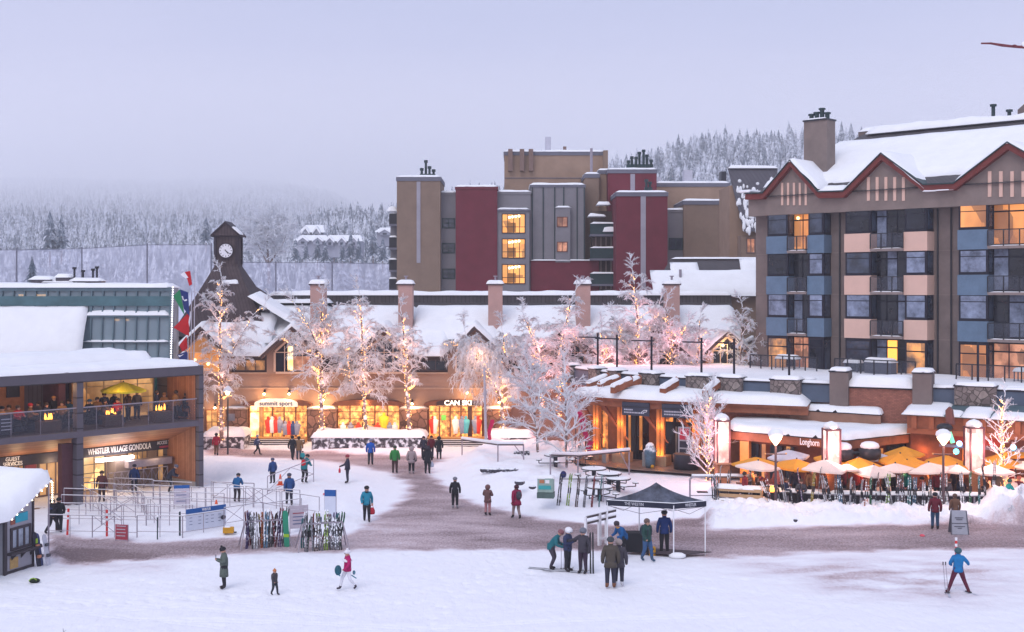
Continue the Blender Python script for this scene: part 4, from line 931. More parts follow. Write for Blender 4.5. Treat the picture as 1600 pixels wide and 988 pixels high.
# ================================================================== brown hotel
FH = Fr((18.03, 91.4), (29.6, 80.2))
HW = mat('hotel_render', (.185, .145, .135), .85, .16, .8)
HW2 = mat('hotel_render_light', (.215, .17, .155), .85, .14, .8)
TRIM = mat('rust_trim', (.155, .032, .028), .7, .12, 2)
BLUEP = mat('blue_panel', (.12, .185, .27), .75, .12, 1.2)
PINKP = mat('cream_panel', (.66, .44, .36), .75, .05, 1)
NAVY = mat('navy_frame', (.010, .010, .022), .45, .1, 2)
def hotel():
    t = FH.empty('hotel_building', 'brown hotel with gabled snowy roof, blue and cream bay panels and balconies', 'building')
    u = FH.u; uz = FH.uz; V = -1.0
    ur = u(1390, V); z = lambda py: FH.z(py, ur, V)
    zb = 5.6; zt = z(322)
    x0, x1 = u(1181), u(1660)
    b = MB(); b.box(x0, x1, 0, 12, 0, zt); b.build('wall', HW, t)
    # upper wall with gables, flush with the bays
    K = [(1181, 303), (1196, 303), (1239, 252), (1283, 301), (1322, 300), (1381, 241), (1447, 290), (1494, 288), (1578, 224), (1668, 275)]
    K = [uz(px, py, V-.05) for px, py in K]; K[0] = (x0, K[0][1])
    b = MB(); b.prism([(K[0][0], V, zt-.25), (K[-1][0], V, zt-.25)]+[(a, V, c-.12) for a, c in K[::-1]], (0, 1.6, 0)); g = b.build('gable_wall', HW2, t)
    b = MB(); th = .42
    for i in range(len(K)-1):
        (a, c), (a2, c2) = K[i], K[i+1]
        b.prism([(a, V-.45, c), (a2, V-.45, c2), (a2, V-.45, c2-th), (a, V-.45, c-th)], (0, .44, 0))
    b.build('rust_fascia', TRIM, g)
    b = MB()
    for i in range(len(K)-1):
        (a, c), (a2, c2) = K[i], K[i+1]
        b.prism([(a, V-.55, c+.08), (a2, V-.55, c2+.08), (a2, V-.55, c2+.003), (a, V-.55, c+.003)], (0, 2.2, 0))
    b.build('roof_edge', DGREEN, g)
    for c0, n, st, py0, py1 in ((1221, 5, 9.2, 286, 321), (1355, 5, 13.7, 277, 314), (1544, 5, 17.5, 268, 308)):
        for i in range(n):
            a = u(c0+st*i, V); a2 = u(c0+st*i+ (3.2, 4.5, 5.5)[(c0 > 1300)+(c0 > 1500)], V)
            zA = FH.z(py1, a, V); zB = FH.z(py0, a, V); rbox('cream_slat', PINKP, g, a, a2, V-.05, V-.003, zA, zB)
    # roof: snow slope up to the ridge, hip at the left
    ze = FH.z(301, u(1300), V)
    rl, rh = u(1350, 9), FH.z(203, u(1420, 9), 9)
    ee = x0-.3
    b = MB(); b.add([(ee, V-.2, ze-.1), (x1, V-.2, ze-.1), (x1, 9, rh), (rl, 9, rh), (ee, 13, ze-.1)], [(0, 1, 2, 3), (0, 3, 4)]); rf = b.build('roof', TILE, t)
    sl = (rh-ze)/(9.6)
    def hs(x, y):
        a = sl*(y+1.2); h_ = (x-ee)*(rh-ze)/(rl-ee)
        return min(a, h_)
    snowcap('snow_cover', ee+.2, x1, V+1.5, 6.9, ze-.12, .40, rf, 11, over=.05, slope=hs, amp=.1, res=.35)
    snowcap('ridge_snow', rl+.6, x1, 8.4, 9.6, rh-.1, .55, rf, 12, over=.1, amp=.35)
    rbox('roof_upstand', HW, rf, rl-.6, rl+1.5, 9.2, 10.5, rh-.6, rh+.25); snowcap('snow_cap', rl-.6, rl+7, 9.2, 10.5, rh+.25, .35, rf, 14, over=.05)
    # gable roofs running back, under their own snow
    for i, (li, ai, ri) in enumerate(((1, 2, 3), (4, 5, 6), (7, 8, 9))):
        (a, c), (m_, cm), (r_, cr_) = K[li], K[ai], K[ri]
        s_ = (cm-c)/(m_-a)
        snowcap('snow_cover', a, r_, V-.5, V+(cm-ze)/sl+.6, cm+.08, .24, g, 15+i, over=.02, slope=lambda x, y, m_=m_, s_=s_: -s_*abs(x-m_), amp=.1, res=.3)
    for a, c_ in ((1284, 1322), (1448, 1494)):
        snowcap('snow_ledge', u(a, V), u(c_, V), V-.5, 2.6, FH.z(300, u(a, V), V)+.02, .38, g, 19, over=.02)
    rbox('snow_lump', SNOW, g, x0-.5, x0+.5, V-.6, 1, K[0][1]+.08, K[0][1]+.3, bevel=.1)
    # chimney with pots
    ca, cb = u(1256, 1.5), u(1292, 1.5); ct = FH.z(191, ca, 1.5)
    ch = rbox('chimney', HW2, t, ca, cb, 1.5, 2.7, zt, ct); rbox('chimney_cap', DARKM, ch, ca-.05, cb+.05, 1.4, 2.8, ct, ct+.12); snowcap('snow_cap', ca, cb, 1.45, 2.7, ct+.12, .16, ch, 9, over=.02)
    for i, h in enumerate((.5, .6, .85, .5)):
        xx = ca+.3+(cb-ca-.6)*i/3; b = MB(); b.tube((xx, 2.1, ct+.1), (xx, 2.1, ct+h), .17, n=8); b.tube((xx, 2.1, ct+h), (xx, 2.1, ct+h+.12), .26, n=8); b.build('chimney_pot', DGREEN, ch)
    b = MB()
    for px, h in ((1552, 1.1), (1577, .6)): uu = u(px, 9); b.tube((uu, 9, rh), (uu, 9, rh+h), .14, n=8); b.tube((uu, 9, rh+h), (uu, 9, rh+h+.15), .25, n=8)
    b.build('vent', DGREEN, rf)
    uu = u(1590, 10.5); b = MB(); b.prism([(uu, 10.5, rh-.2), (uu+4, 10.5, rh-.2), (uu+4, 10.5, rh+2.6), (uu+1, 10.5, rh+1.7), (uu, 10.5, rh+.9)], (0, 2, 0)); b.build('roof_house', HW, rf)
    # storeys
    rows = [(535, 585, None), (462, 500, 530), (395, 431, 461), (328, 364, 393)]
    bays = [(1199, 1294, 1236, 1263, BLUEP, 0), (1321, 1456, 1366, 1414, PINKP, 1), (1498, 1662, 1550, 1622, BLUEP, 2)]
    LIT = {(0, 2, 'L'): G_ROOM, (0, 2, 'C'): G_PINK, (0, 0, 'C'): G_PINK, (3, 0, 'C'): G_ROOM, (3, 2, 'L'): G_ROOM, (3, 2, 'C'): G_ROOM, (3, 2, 'R'): G_ROOM, (0, 1, 'R'): glow('tv_room', (1, .4, .1), .9, (.05, .03, .03), 1.2), (0, 0, 'L'): glow('tv_room', (1, .4, .1), .9), (0, 1, 'D'): G_ROOM}
    CU = {(1, 1, 'L'), (1, 1, 'R'), (1, 2, 'L'), (2, 2, 'L'), (2, 1, 'R'), (1, 0, 'L'), (2, 0, 'R'), (1, 0, 'R')}
    for fl, (wt, wb_, pb) in enumerate(rows):
        z0 = zb if fl == 0 else z(wb_); z1 = z(wt)
        zp = None if pb is None else z(pb)
        for bi, (pa, pe, pc, pd, pm, k) in enumerate(bays):
            a, e_, c, d = u(pa, V), u(pe, V), u(pc, V), u(pd, V)
            # module boxes
            for side, (q0, q1) in (('L', (a, c-.25)), ('R', (d, e_-.35))):
                if q1-q0 < .3: continue
                md = rbox('bay_window', NAVY, t, q0, q1, V, -.003, z0+.02, z1+.28 if fl < 3 else zt-.26)
                gm = LIT.get((fl, bi, side), CURT if (fl, bi, side) in CU else (BGLASS if (fl+bi) % 2 else DGLASS))
                ww = q1-q0; pz0 = z0+.2 if fl else zb+.35
                b = MB(); b.box(q0+.14, q1-.14, V-.03, V-.003, pz0, pz0+(z1-pz0)*.72); b.box(q0+.14, q1-.14, V-.03, V-.003, pz0+(z1-pz0)*.76, z1); b.build('pane', gm, md)
                b = MB(); b.box(q1+.003, q1+.03, V+.15, -.2, pz0, z1); b.build('side_pane', BGLASS, md)
                if zp is not None: rbox('bay_panel', pm, t, q0-.06, q1+.06, V-.07, -.003, zp, z0+.019)
                if zp is not None and side == 'R': pass
            # recessed centre
            dz1 = z1+.2
            ctr = rbox('balcony_door', NAVY, t, c-.24, d-.003, -.25, -.003, z0-.0 if fl == 0 else zp+.22, dz1)
            gm = LIT.get((fl, bi, 'C'), DGLASS)
            n = 3 if bi != 0 else 2
            for i in range(n):
                q0 = c-.15+(d-c+.1)*i/n; q1 = c-.15+(d-c+.1)*(i+1)/n-.1
                lo = zb+.1 if fl == 0 else zp+.35
                g_ = gm if (i+fl+bi) % 3 != 1 or gm is not DGLASS else CURT
                if fl == 0 and bi == 1 and i == 1: g_ = glow('orange_door', (1.0, .42, .06), 1.6, (1, .36, .05), .5)
                b = MB(); b.box(q0, q1, -.29, -.253, lo, dz1-.65); b.box(q0, q1, -.29, -.253, dz1-.55, dz1-.1); b.build('pane', g_, ctr)
            if fl > 0:
                sl_ = rbox('balcony', mat('slab_brown', (.24, .19, .18)), t, c-.2, d-.06, V-.25, -.26, zp+.02, zp+.2)
                snowcap('snow_cap', c-.2, d-.06, V-.2, V+.1, zp+.2, .07, sl_, fl, over=.0)
                b = MB(); b.box(c-.18, d-.08, V-.2, V-.17, zp+.3, zp+1.2); gl = b.build('glass_railing', CLEAR, sl_)
                b = MB(); b.box(c-.2, d-.06, V-.22, V-.15, zp+1.2, zp+1.26); nn = 3 if bi else 2
                for i in range(nn+1): xx = c-.2+(d-.06-c+.2)*i/nn; b.box(xx-.03, xx+.03, V-.22, V-.15, zp+.2, zp+1.2)
                b.build('rail', DARKM, gl)
        # belt line
        if fl: 
            for pa, pe in ((1181, 1198), (1296, 1320), (1459, 1496)): rbox('belt_line', HW2, t, u(pa), u(pe), -.03, -.003, z(pb)-.02, z(pb)+.05)
    b = MB()
    for px in (1313, 1466, 1487):
        b = MB(); uu = u(px); b.tube((uu, -.08, zb), (uu, -.08, zt), .06); b.build('drain_pipe', DARKM, t)
    for px, py in ((1247, 341), (1535, 551)):
        uu = u(px, -.4); b = MB(); b.ball((uu, -.4, FH.z(py, uu, -.4)), .11); b.build('globe_lamp', mat('globe_amber', (1, .7, .4)), t)
    uu = u(1540, -.5); light('lamp_light', (uu, -.8, zb+1.9), 8, WARML, .1, t)
    # terrace rails at the foot
    for i, (pa, pe, v) in enumerate(((1172, 1276, -3.2), (1304, 1430, -3.2), (1494, 1650, -3.2))):
        a, e_ = u(pa, v), u(pe, v); r_ = MB(); r_.box(a, e_, v, v+.03, 6.1, 6.95); g_ = r_.build('terrace_glass', CLEAR, t)
        b = MB(); b.box(a, e_, v-.03, v+.05, 6.95, 7.02); n = 6
        for i in range(n+1): xx = a+(e_-a)*i/n; b.box(xx-.03, xx+.03, v-.03, v+.05, 5.9, 6.95)
        b.build('terrace_rail', DARKM, g_)
    return t
HTL = hotel()
# snow covered things on the hotel terraces
def terrace_things():
    for i, (pa, pe, v, h, lab) in enumerate(((1322, 1343, -2.2, .75, 'small snow topped patio table on the middle hotel terrace'), (1354, 1396, -2.0, .85, 'covered grill under a thick snow cushion on the middle hotel terrace'), (1214, 1246, -2.0, .8, 'snow topped patio table on the terrace under the first blue bay'), (1586, 1600, -2.2, .7, 'garden chair with snow on the terrace under the second blue bay'))):
        a, e_ = FH.u(pa, v), FH.u(pe, v)
        t = FH.empty('patio_table' if i != 1 else 'covered_grill', lab, 'patio table' if i != 1 else 'grill'); zb = 5.95
        b = MB()
        if i == 1: b.box(a, e_, v-.3, v+.5, zb, zb+h); 
        else:
            b.box(a, e_, v-.3, v+.4, zb+h-.06, zb+h)
            for x in (a+.05, e_-.05):
                for y in (v-.25, v+.35): b.box(x-.03, x+.03, y-.03, y+.03, zb, zb+h-.06)
        b.build('top' if i != 1 else 'cover', mat('cover_grey', (.12, .13, .17)), t)
        snowcap('snow_cap', a, e_, v-.3, v+.45, zb+h, .3, t, i, over=.05, res=.12)
terrace_things()
# ================================================================== market row (curved front) and its flat snowy roof
LAV = mat('slate_band', (.085, .115, .17), .6, .12, 1)
def strip(b, pts, off0, off1, z0, z1):
    """band along a plan polyline, from off0 to off1 behind it"""
    n = len(pts); ns = []
    for i in range(n):
        a = Vector(pts[max(i-1, 0)]); c = Vector(pts[min(i+1, n-1)]); d = (c-a).normalized(); ns.append(Vector((-d.y, d.x)))
    A = [Vector(p)+ns[i]*off0 for i, p in enumerate(pts)]; B = [Vector(p)+ns[i]*off1 for i, p in enumerate(pts)]
    vs = []
    for i in range(n): vs += [(A[i].x, A[i].y, z0), (B[i].x, B[i].y, z0), (B[i].x, B[i].y, z1), (A[i].x, A[i].y, z1)]
    fs = []
    for i in range(n-1):
        o = i*4; q = o+4
        fs += [(o, q, q+3, o+3), (o+3, q+3, q+2, o+2), (o+2, q+2, q+1, o+1), (o+1, q+1, q, o)]
    fs += [(0, 3, 2, 1), ((n-1)*4, (n-1)*4+1, (n-1)*4+2, (n-1)*4+3)]
    return b.add(vs, fs)
def cnv(px, Y): return ((px-800)/F*Y, Y)
def densify(pts, step=1.0):
    out = []
    for i in range(len(pts)-1):
        a, c = Vector(pts[i]), Vector(pts[i+1]); n = max(1, int((c-a).length/step))
        for k in range(n): out.append(tuple(a.lerp(c, k/n)))
    out.append(tuple(pts[-1])); return out
def smooth_pl(pts, it=2):
    for _ in range(it):
        q = [pts[0]]
        for a, c in zip(pts[:-1], pts[1:]): q += [(a[0]*.75+c[0]*.25, a[1]*.75+c[1]*.25), (a[0]*.25+c[0]*.75, a[1]*.25+c[1]*.75)]
        pts = q+[pts[-1]]
    return pts
def snow_strip(name, pts, off0, off1, zf, zr, th, parent, seed=0):
    """snow blanket along a polyline from off0 (z=zf) to off1 (z=zr)"""
    pts = densify(pts, .45); n = len(pts); ns = []
    for i in range(n):
        a = Vector(pts[max(i-2, 0)]); c = Vector(pts[min(i+2, n-1)]); d = (c-a).normalized(); ns.append(Vector((-d.y, d.x)))
    K = 9; top = []; bot = []
    for i in range(n):
        for k in range(K):
            f = k/(K-1); fx = f*f*(3-2*f) if 0 else f; p = Vector(pts[i])+ns[i]*(off0+(off1-off0)*f)
            W_ = off1-off0; d = min(f*W_, (1-f)*W_, min(i, n-1-i)*.45+.0); t = min(1, d/(th*1.1)); h = th*math.sqrt(max(0, 1-(1-t)**2))
            nn = float(fbm(np.array(p.x), np.array(p.y), 1.1, 3, seed)); z = zf+(zr-zf)*f
            wv = .05*float(fbm(np.array(p.x*2), np.array(p.y*2), 1.7, 2, seed+2))
            top.append((p.x, p.y-wv*2*(1-t), z+h*(1+.25*nn)-.01)); bot.append((p.x, p.y-wv*2*(1-t), z-.02))
    m = MB(); m.v = top+bot; N = n*K
    for i in range(n-1):
        for k in range(K-1):
            a = i*K+k; m.f.append((a, a+K, a+K+1, a+1)); m.f.append((a+N, a+1+N, a+K+1+N, a+K+N))
        a = i*K; m.f.append((a, a+N, a+K+N, a+K)); a = i*K+K-1; m.f.append((a, a+K, a+K+N, a+N))
    for k in range(K-1): m.f.append((k, k+1, k+1+N, k+N)); a = (n-1)*K+k; m.f.append((a, a+N, a+1+N, a+1))
    m.m = [0]*len(m.f)
    return m.build(name, SNOW, parent, smooth=True)

PAR = smooth_pl([cnv(884, 90.5), cnv(950, 84.6), cnv(1030, 80.4), cnv(1200, 76.4), cnv(1400, 72.9), cnv(1680, 68.6)])
EAV = smooth_pl([cnv(897, 82.0), cnv(960, 79.3), cnv(1040, 77.5), cnv(1262, 74.0)])
def at_px(pts, px):
    for a, c in zip(pts[:-1], pts[1:]):
        ka, kc = 800+F*a[0]/a[1], 800+F*c[0]/c[1]
        if ka <= px <= kc or (px > kc and c is pts[-1]):
            f = (px-ka)/(kc-ka); return (a[0]+(c[0]-a[0])*f, a[1]+(c[1]-a[1])*f), math.atan2(c[1]-a[1], c[0]-a[0])
    return pts[0], 0
def market():
    t = empty('market_building', (0, 0, 0), 0, 'long low timber front building with slate parapet, stone blocks and deep roof snow', 'building')
    ZP = 5.92
    b = MB(); strip(b, PAR, 0, .4, 4.75, ZP-.10); b.build('parapet', LAV, t)
    b = MB(); strip(b, PAR, -.06, .45, ZP-.10, ZP); b.build('coping', NAVY, t)
    snow_strip('coping_snow', PAR, -.02, .9, ZP, ZP, .16, t, 2)
    # roof deck behind the parapet: one thick snow field reaching the hotel and the lodge
    q = [Vector(p) for p in PAR]
    def inside_par(X, Y):
        xs = [p[0] for p in PAR]; ysr = [p[1] for p in PAR]; return np.interp(X, xs, ysr)
    nx, ny = 90, 40; vs = []
    for i in range(nx):
        px = 884+(1680-884)*i/(nx-1)
        p0, _ = at_px(PAR, px); y0 = p0[1]+.55
        # far edge
        yf = 96.5 if px < 1165 else FH.w(FH.u(px, -.5), -.5).y
        yf = max(yf, y0+1)
        for j in range(ny):
            y = y0+(yf-y0)*j/(ny-1); x = (px-800)/F*y
            vs.append((x, y, ZP+.12+.10*float(fbm(np.array(x), np.array(y), .7, 3, 5))))
    fs = [(i*ny+j, (i+1)*ny+j, (i+1)*ny+j+1, i*ny+j+1) for i in range(nx-1) for j in range(ny-1)]
    N = len(vs); vs += [(x, y, z-.9) for x, y, z in vs]; fs += [tuple(k+N for k in f[::-1]) for f in fs]
    fs += [(j, j+1, j+1+N, j+N) for j in range(ny-1)] + [(i*ny, i*ny+N, (i+1)*ny+N, (i+1)*ny) for i in range(nx-1)]
    b = MB(); b.add(vs, fs); b.build('roof_snow', SNOW, t, smooth=True)
    for i, px in enumerate((892, 932, 963, 1017, 1093, 1143, 1229, 1525)):
        (x, y), a = at_px(PAR, px); w = (.55, .55, .55, .72, .82, .8, .95, 1.15)[i]
        o = empty('stone_block', (x, y, 0), a); o.parent = t
        rbox('stone', STONE, o, -w, w, -.35, .5, 4.95, ZP+.12); rbox('cap', NAVY, o, -w-.06, w+.06, -.40, .55, ZP+.12, ZP+.2); snowcap('snow_cap', -w, w, -.4, .55, ZP+.2, .2, o, i, over=.02, res=.2)
    # lower eave with deep snow
    b = MB(); strip(b, EAV, -.05, 4.0, 4.42, 4.62); b.build('eave_roof', WOODP, t)
    snow_strip('eave_snow', EAV, -.25, 2.6, 4.62, 5.0, .42, t, 4)
    b = MB(); strip(b, EAV, .12, .35, 4.02, 4.42); b.build('timber_beam', WOODP, t)
    # small snowy beam stubs over the eave
    for px, v in ((905, .9), (922, .9), (957, 1.0), (968, -.4), (1033, .35), (1102, 0.2)):
        (x, y), a = at_px(EAV, px); o = empty('beam_end', (x, y, 0), a-.25); o.parent = t
        b = MB(); b.prism([(-.22, -.2+v, 4.95), (.22, -.2+v, 4.95), (.22, -.2+v, 5.4), (0, -.2+v, 5.55), (-.22, -.2+v, 5.4)], (0, 1.6, .5)); b.build('timber', WOODP, o)
        snowcap('snow_cap', -.24, .24, -.25+v, 1.3+v, 5.46, .22, o, px, over=.01, res=.12, slope=lambda x, y, v=v: .3*(y-v))
    # wall behind
    back = [(x+.9, y+2.4) for x, y in EAV]
    b = MB(); strip(b, back, 0, .5, 0, 4.42); b.build('back_wall', mat('market_wall', (.20, .085, .05), .8, .25, 1), t)
    # clerestory wall visible between eave and Longhorn roof at the right
    # columns: lit timber posts on stone bases, diagonal braces
    for i, px in enumerate((922, 962, 1027, 1084)):
        (x, y), a = at_px(EAV, px); o = empty('timber_column', (x, y, 0), a); o.parent = t
        rbox('stone_base', mat('sand_base', (.38, .25, .16), .8, .15, 2), o, -.50, .50, .3, 1.3, 0, 1.0)
        b = MB()
        for q in (-.26, .02): b.box(q, q+.22, .55, .85, 1.0, 4.02)
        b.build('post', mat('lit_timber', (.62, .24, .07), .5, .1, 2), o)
        b = MB(); b.prism([(.2, .7, 2.0), (.45, .7, 1.8), (-1.4, .7, 4.0), (-1.75, .7, 4.0)], (0, .2, 0)); b.build('brace', WOODP, o)
        light('column_uplight', (0, .30, 1.15), 26, (1, .33, .07), .08, o); light('column_uplight', (0, .3, 2.9), 22, (1, .36, .09), .08, o)
        rbox('grey_bollard', CONC, o, -.95, -.62, -.2, .1, 0, 1.25)
    # doors, glass and panels
    for i, (pa, pe, m_, z0, z1) in enumerate(((934, 950, G_ORANGE, .9, 3.4), (975, 1014, DGLASS, 0.1, 3.6), (1040, 1080, DGLASS, .1, 3.6), (1056, 1079, mat('icy_glass', (.22, .26, .32), .2, .4, 1), .6, 2.7), (1000, 1004, G_ROOM, 1.0, 3.4), (983, 986, G_ROOM, .5, 3.4), (1041, 1052, G_ORANGE, 3.0, 3.4), (1058, 1066, G_ORANGE, 3.0, 3.4), (1072, 1080, G_ORANGE, 3.0, 3.4), (1100, 1112, G_ORANGE, .9, 3.2), (1140, 1160, G_ORANGE, 3.0, 3.9), (1205, 1232, G_ORANGE, 2.9, 3.9), (1180, 1200, DGLASS, 2.9, 3.9), (1232, 1250, G_ROOM, 2.6, 4.0))):
        (x, y), a = at_px(back, pa); (x2, y2), _ = at_px(back, pe); o = empty('window', (x, y, 0), math.atan2(y2-y, x2-x)); o.parent = t; w = math.hypot(x2-x, y2-y)
        e_ = .02 if i in (3, 4, 5) else 0
        rbox('pane', m_, o, 0, w, -.05-e_*2, -.003-e_, z0, z1)
        if i < 3 or w > 1: rbox('sash', NAVY, o, -.08, 0, -.12, -.003, z0, z1+.1); rbox('sash', NAVY, o, w/2-.04, w/2+.04, -.12, -.056-e_, z0, z1)
    # hanging sign boards
    for k, (pa, pe, l1, l2) in enumerate(((973, 1015, 'MARKET', 'VILLAGE CENTRE'), (1035, 1081, 'RESTAURANT & BAR', 'SHOPS & SERVICES'))):
        (x, y), a = at_px(EAV, pa); (x2, y2), _ = at_px(EAV, pe); o = empty('sign_board', (x, y, 0), math.atan2(y2-y, x2-x)); o.parent = t; w = math.hypot(x2-x, y2-y)
        rbox('board', mat('board_slate', (.045, .05, .08), .6, .1), o, 0, w, -.10, .05, 3.55, 4.40); rbox('trim', DARKM, o, 0, w, -.13, -.101, 4.1, 4.14)
        # faint two-line lettering too small to read, drawn as short worn strokes
        lt = mat('faded_lettering', (.5, .5, .58), .6, .1)
        r_ = random.Random(k)
        for row, zz, x1 in ((0, 3.92, .62 if k else .35), (1, 3.74, .75)):
            b = MB(); xx = .15
            while xx < w*x1+.1: q = r_.uniform(.05, .10); b.box(xx, xx+q, -.112, -.101, zz-.045, zz+.045); xx += q+.03
            b.build('lettering', lt, o)
        if k == 0:
            b = MB(); b.path([(w*.72, -.105, 3.78), (w*.82, -.105, 3.93), (w*.93, -.105, 3.93), (w*.90, -.105, 3.82), (w*.8, -.105, 3.80)], .02, 4); b.build('swoosh_emblem', WHITE, o)
    # posters on the wall
    for px, cc in ((1066, (.5, .03, .06)), ):
        (x, y), a = at_px(EAV, px); o = empty('poster_stand', (x+.1, y-.2, 0), a); o.parent = t
        rbox('frame', mat('poster_frame', (.35, .34, .38)), o, -.4, .4, 0, .08, 1.1, 3.0); rbox('poster', mat('poster_red', cc, .6, .2, 5), o, -.3, .3, -.02, -.003, 2.2, 2.9); rbox('poster', DARKB, o, -.3, .3, -.02, -.003, 1.7, 2.1); rbox('poster', DARKB, o, -.3, .3, -.02, -.003, 1.2, 1.6)
    # wood frieze right of the signs
    a0, _ = at_px(EAV, 1085)
    b = MB(); strip(b, [(x+.12, y+1.1) for x, y in EAV if x > a0[0]], 0, .2, 3.35, 4.42); b.build('frieze', BRICK, t)
    for (px, e, z) in ((925, 40, 2.6), (990, 30, 2.4), (1060, 30, 2.4), (1110, 30, 2.6), (1215, 30, 3.8)):
        (x, y), a = at_px(EAV, px); light('soffit_lamp_light', (x+.2, y+1.3, z), e, (1, .42, .14), .2, t)
    # warm paving under the canopy
    b = MB(); strip(b, [(x-.4, y-1.6) for x, y in EAV], 0, 5, .30, .34); b.build('forecourt', mat('wet_paving', (.20, .13, .11), .5, .35, 1.2), t)
    return t
MKT = market()

def tpoles():
    proto = None; S = [(884, 525, 25, -1), (934, 521, 30, -1), (964, 523, 34, -1), (1018, 526, 32, -1), (1096, 528, 30, -1), (1147, 529, 30, -1), (1233, 535, 12, -1), (1528, 535, 0, 1)]
    W_ = ['outermost, beside the tall lit birch', 'second along from the birch end', 'third along, close to its neighbour', 'fourth along, above the first sign board', 'fifth along, above the small lit tree', 'sixth along, beside the hotel ramp', 'in front of the blue hotel bays', 'alone before the far hotel bays']
    for i, (px, top, arm, s) in enumerate(S):
        (x, y), a = at_px(PAR, px); y += 1.2; x = (px-800)/F*y
        t = empty('awning_pole', (x, y, 5.98), 0, 'dark T shaped pole on the snowy market roof, '+W_[i], 'pole', 'dark poles standing along the market roof')
        zt = H-(top-HY)/F*y - 5.98
        b = MB(); b.tube((0, 0, -.1), (0, 0, zt), .075, n=8); b.build('pole', NAVY, t)
        if arm: b = MB(); L_ = arm/F*y; b.tube((-L_, 0, zt-.27), (.15, 0, zt-.30), .05, n=6); b.build('arm', NAVY, t)
tpoles()

def brickblock():
    fa = Fr(cnv(1300, 74.3), cnv(1460, 71.6)); u = fa.u; t = fa.empty('brick_building', 'red brick block between two grey stucco chimneys under the hotel terrace', 'building')
    z = fa.z
    w = rbox('wall', BRICK, t, u(1325), u(1432), 0, 2.0, 0, z(608, u(1380))); 
    rbox('coping', NAVY, t, u(1322), u(1434), -.1, 2.1, z(608, u(1380)), z(608, u(1380))+.12); snowcap('snow_cap', u(1322), u(1434), -.15, 2.3, z(608, u(1380))+.12, .6, t, 3, over=.03)
    for a, c, py in ((1298, 1327, 581), (1427, 1457, 583)):
        zz = z(py, u(a)); o = rbox('stucco_chimney', HW, t, u(a), u(c), -.35, .9, 0, zz); rbox('cap', NAVY, o, u(a)-.05, u(c)+.05, -.4, .95, zz, zz+.1); snowcap('snow_cap', u(a), u(c), -.38, .9, zz+.1, .22, o, a, over=.03, res=.15)
brickblock()

def flatroof(name, lab, cat, pts, z, th, fz, snowth, mf, seed=0, wall=None, wallin=.8):
    """pts: plan polygon (front edge first); fascia height fz"""
    c = Vector((sum(p[0] for p in pts)/len(pts), sum(p[1] for p in pts)/len(pts), 0))
    t = empty(name, c, 0, lab, cat)
    L_ = [(p[0]-c.x, p[1]-c.y) for p in pts]
    b = MB(); b.prism([(x, y, z-fz) for x, y in L_], (0, 0, fz-.08)); b.build('fascia', mf, t)
    b = MB(); b.prism([(x*1.01, y*1.01, z-.08) for x, y in L_], (0, 0, .10)); b.build('roof_edge', NAVY, t)
    # snow as a fine grid clipped to the polygon
    xs = [p[0] for p in L_]; ys = [p[1] for p in L_]; st = .22
    gx = np.arange(min(xs)-.3, max(xs)+.3, st); gy = np.arange(min(ys)-.3, max(ys)+.3, st); XX, YY = np.meshgrid(gx, gy, indexing='ij')
    M = poly_mask(XX, YY, L_, 1.0)+.12+.06*fbm(XX+c.x, YY+c.y, 2.2, 2, seed); t_ = np.clip(M/(snowth*1.1), 0, 1)
    hh = snowth*np.sqrt(np.clip(1-(1-t_)**2, 0, 1))*(1+.18*fbm(XX, YY, 1.0, 3, seed))
    idx = -np.ones(XX.shape, int); m = MB(); keep = M > -st*1.3
    gX, gY = np.gradient(M, st); gl = np.hypot(gX, gY)+1e-6; out = np.where(M < 0, -M, 0)/gl; PX = XX+gX/gl*out; PY = YY+gY/gl*out
    for i in range(len(gx)):
        for j in range(len(gy)):
            if keep[i, j]: idx[i, j] = len(m.v); m.v.append((PX[i, j], PY[i, j], z+.02+(hh[i, j] if M[i, j] > 0 else -.03)))
    for i in range(len(gx)-1):
        for j in range(len(gy)-1):
            q = (idx[i, j], idx[i+1, j], idx[i+1, j+1], idx[i, j+1])
            if min(q) >= 0: m.f.append(q)
    m.m = [0]*len(m.f); sn = m.build('snow_cover', SNOW, t, smooth=True)
    if wall:
        cc = [(x*(1-wallin/max(1, math.hypot(x, y))), y*(1-wallin/max(1, math.hypot(x, y)))) for x, y in L_]
        b = MB(); b.prism([(x, y, 0) for x, y in cc], (0, 0, z-fz-.003)); b.build('wall', wall, t)
    return t, c
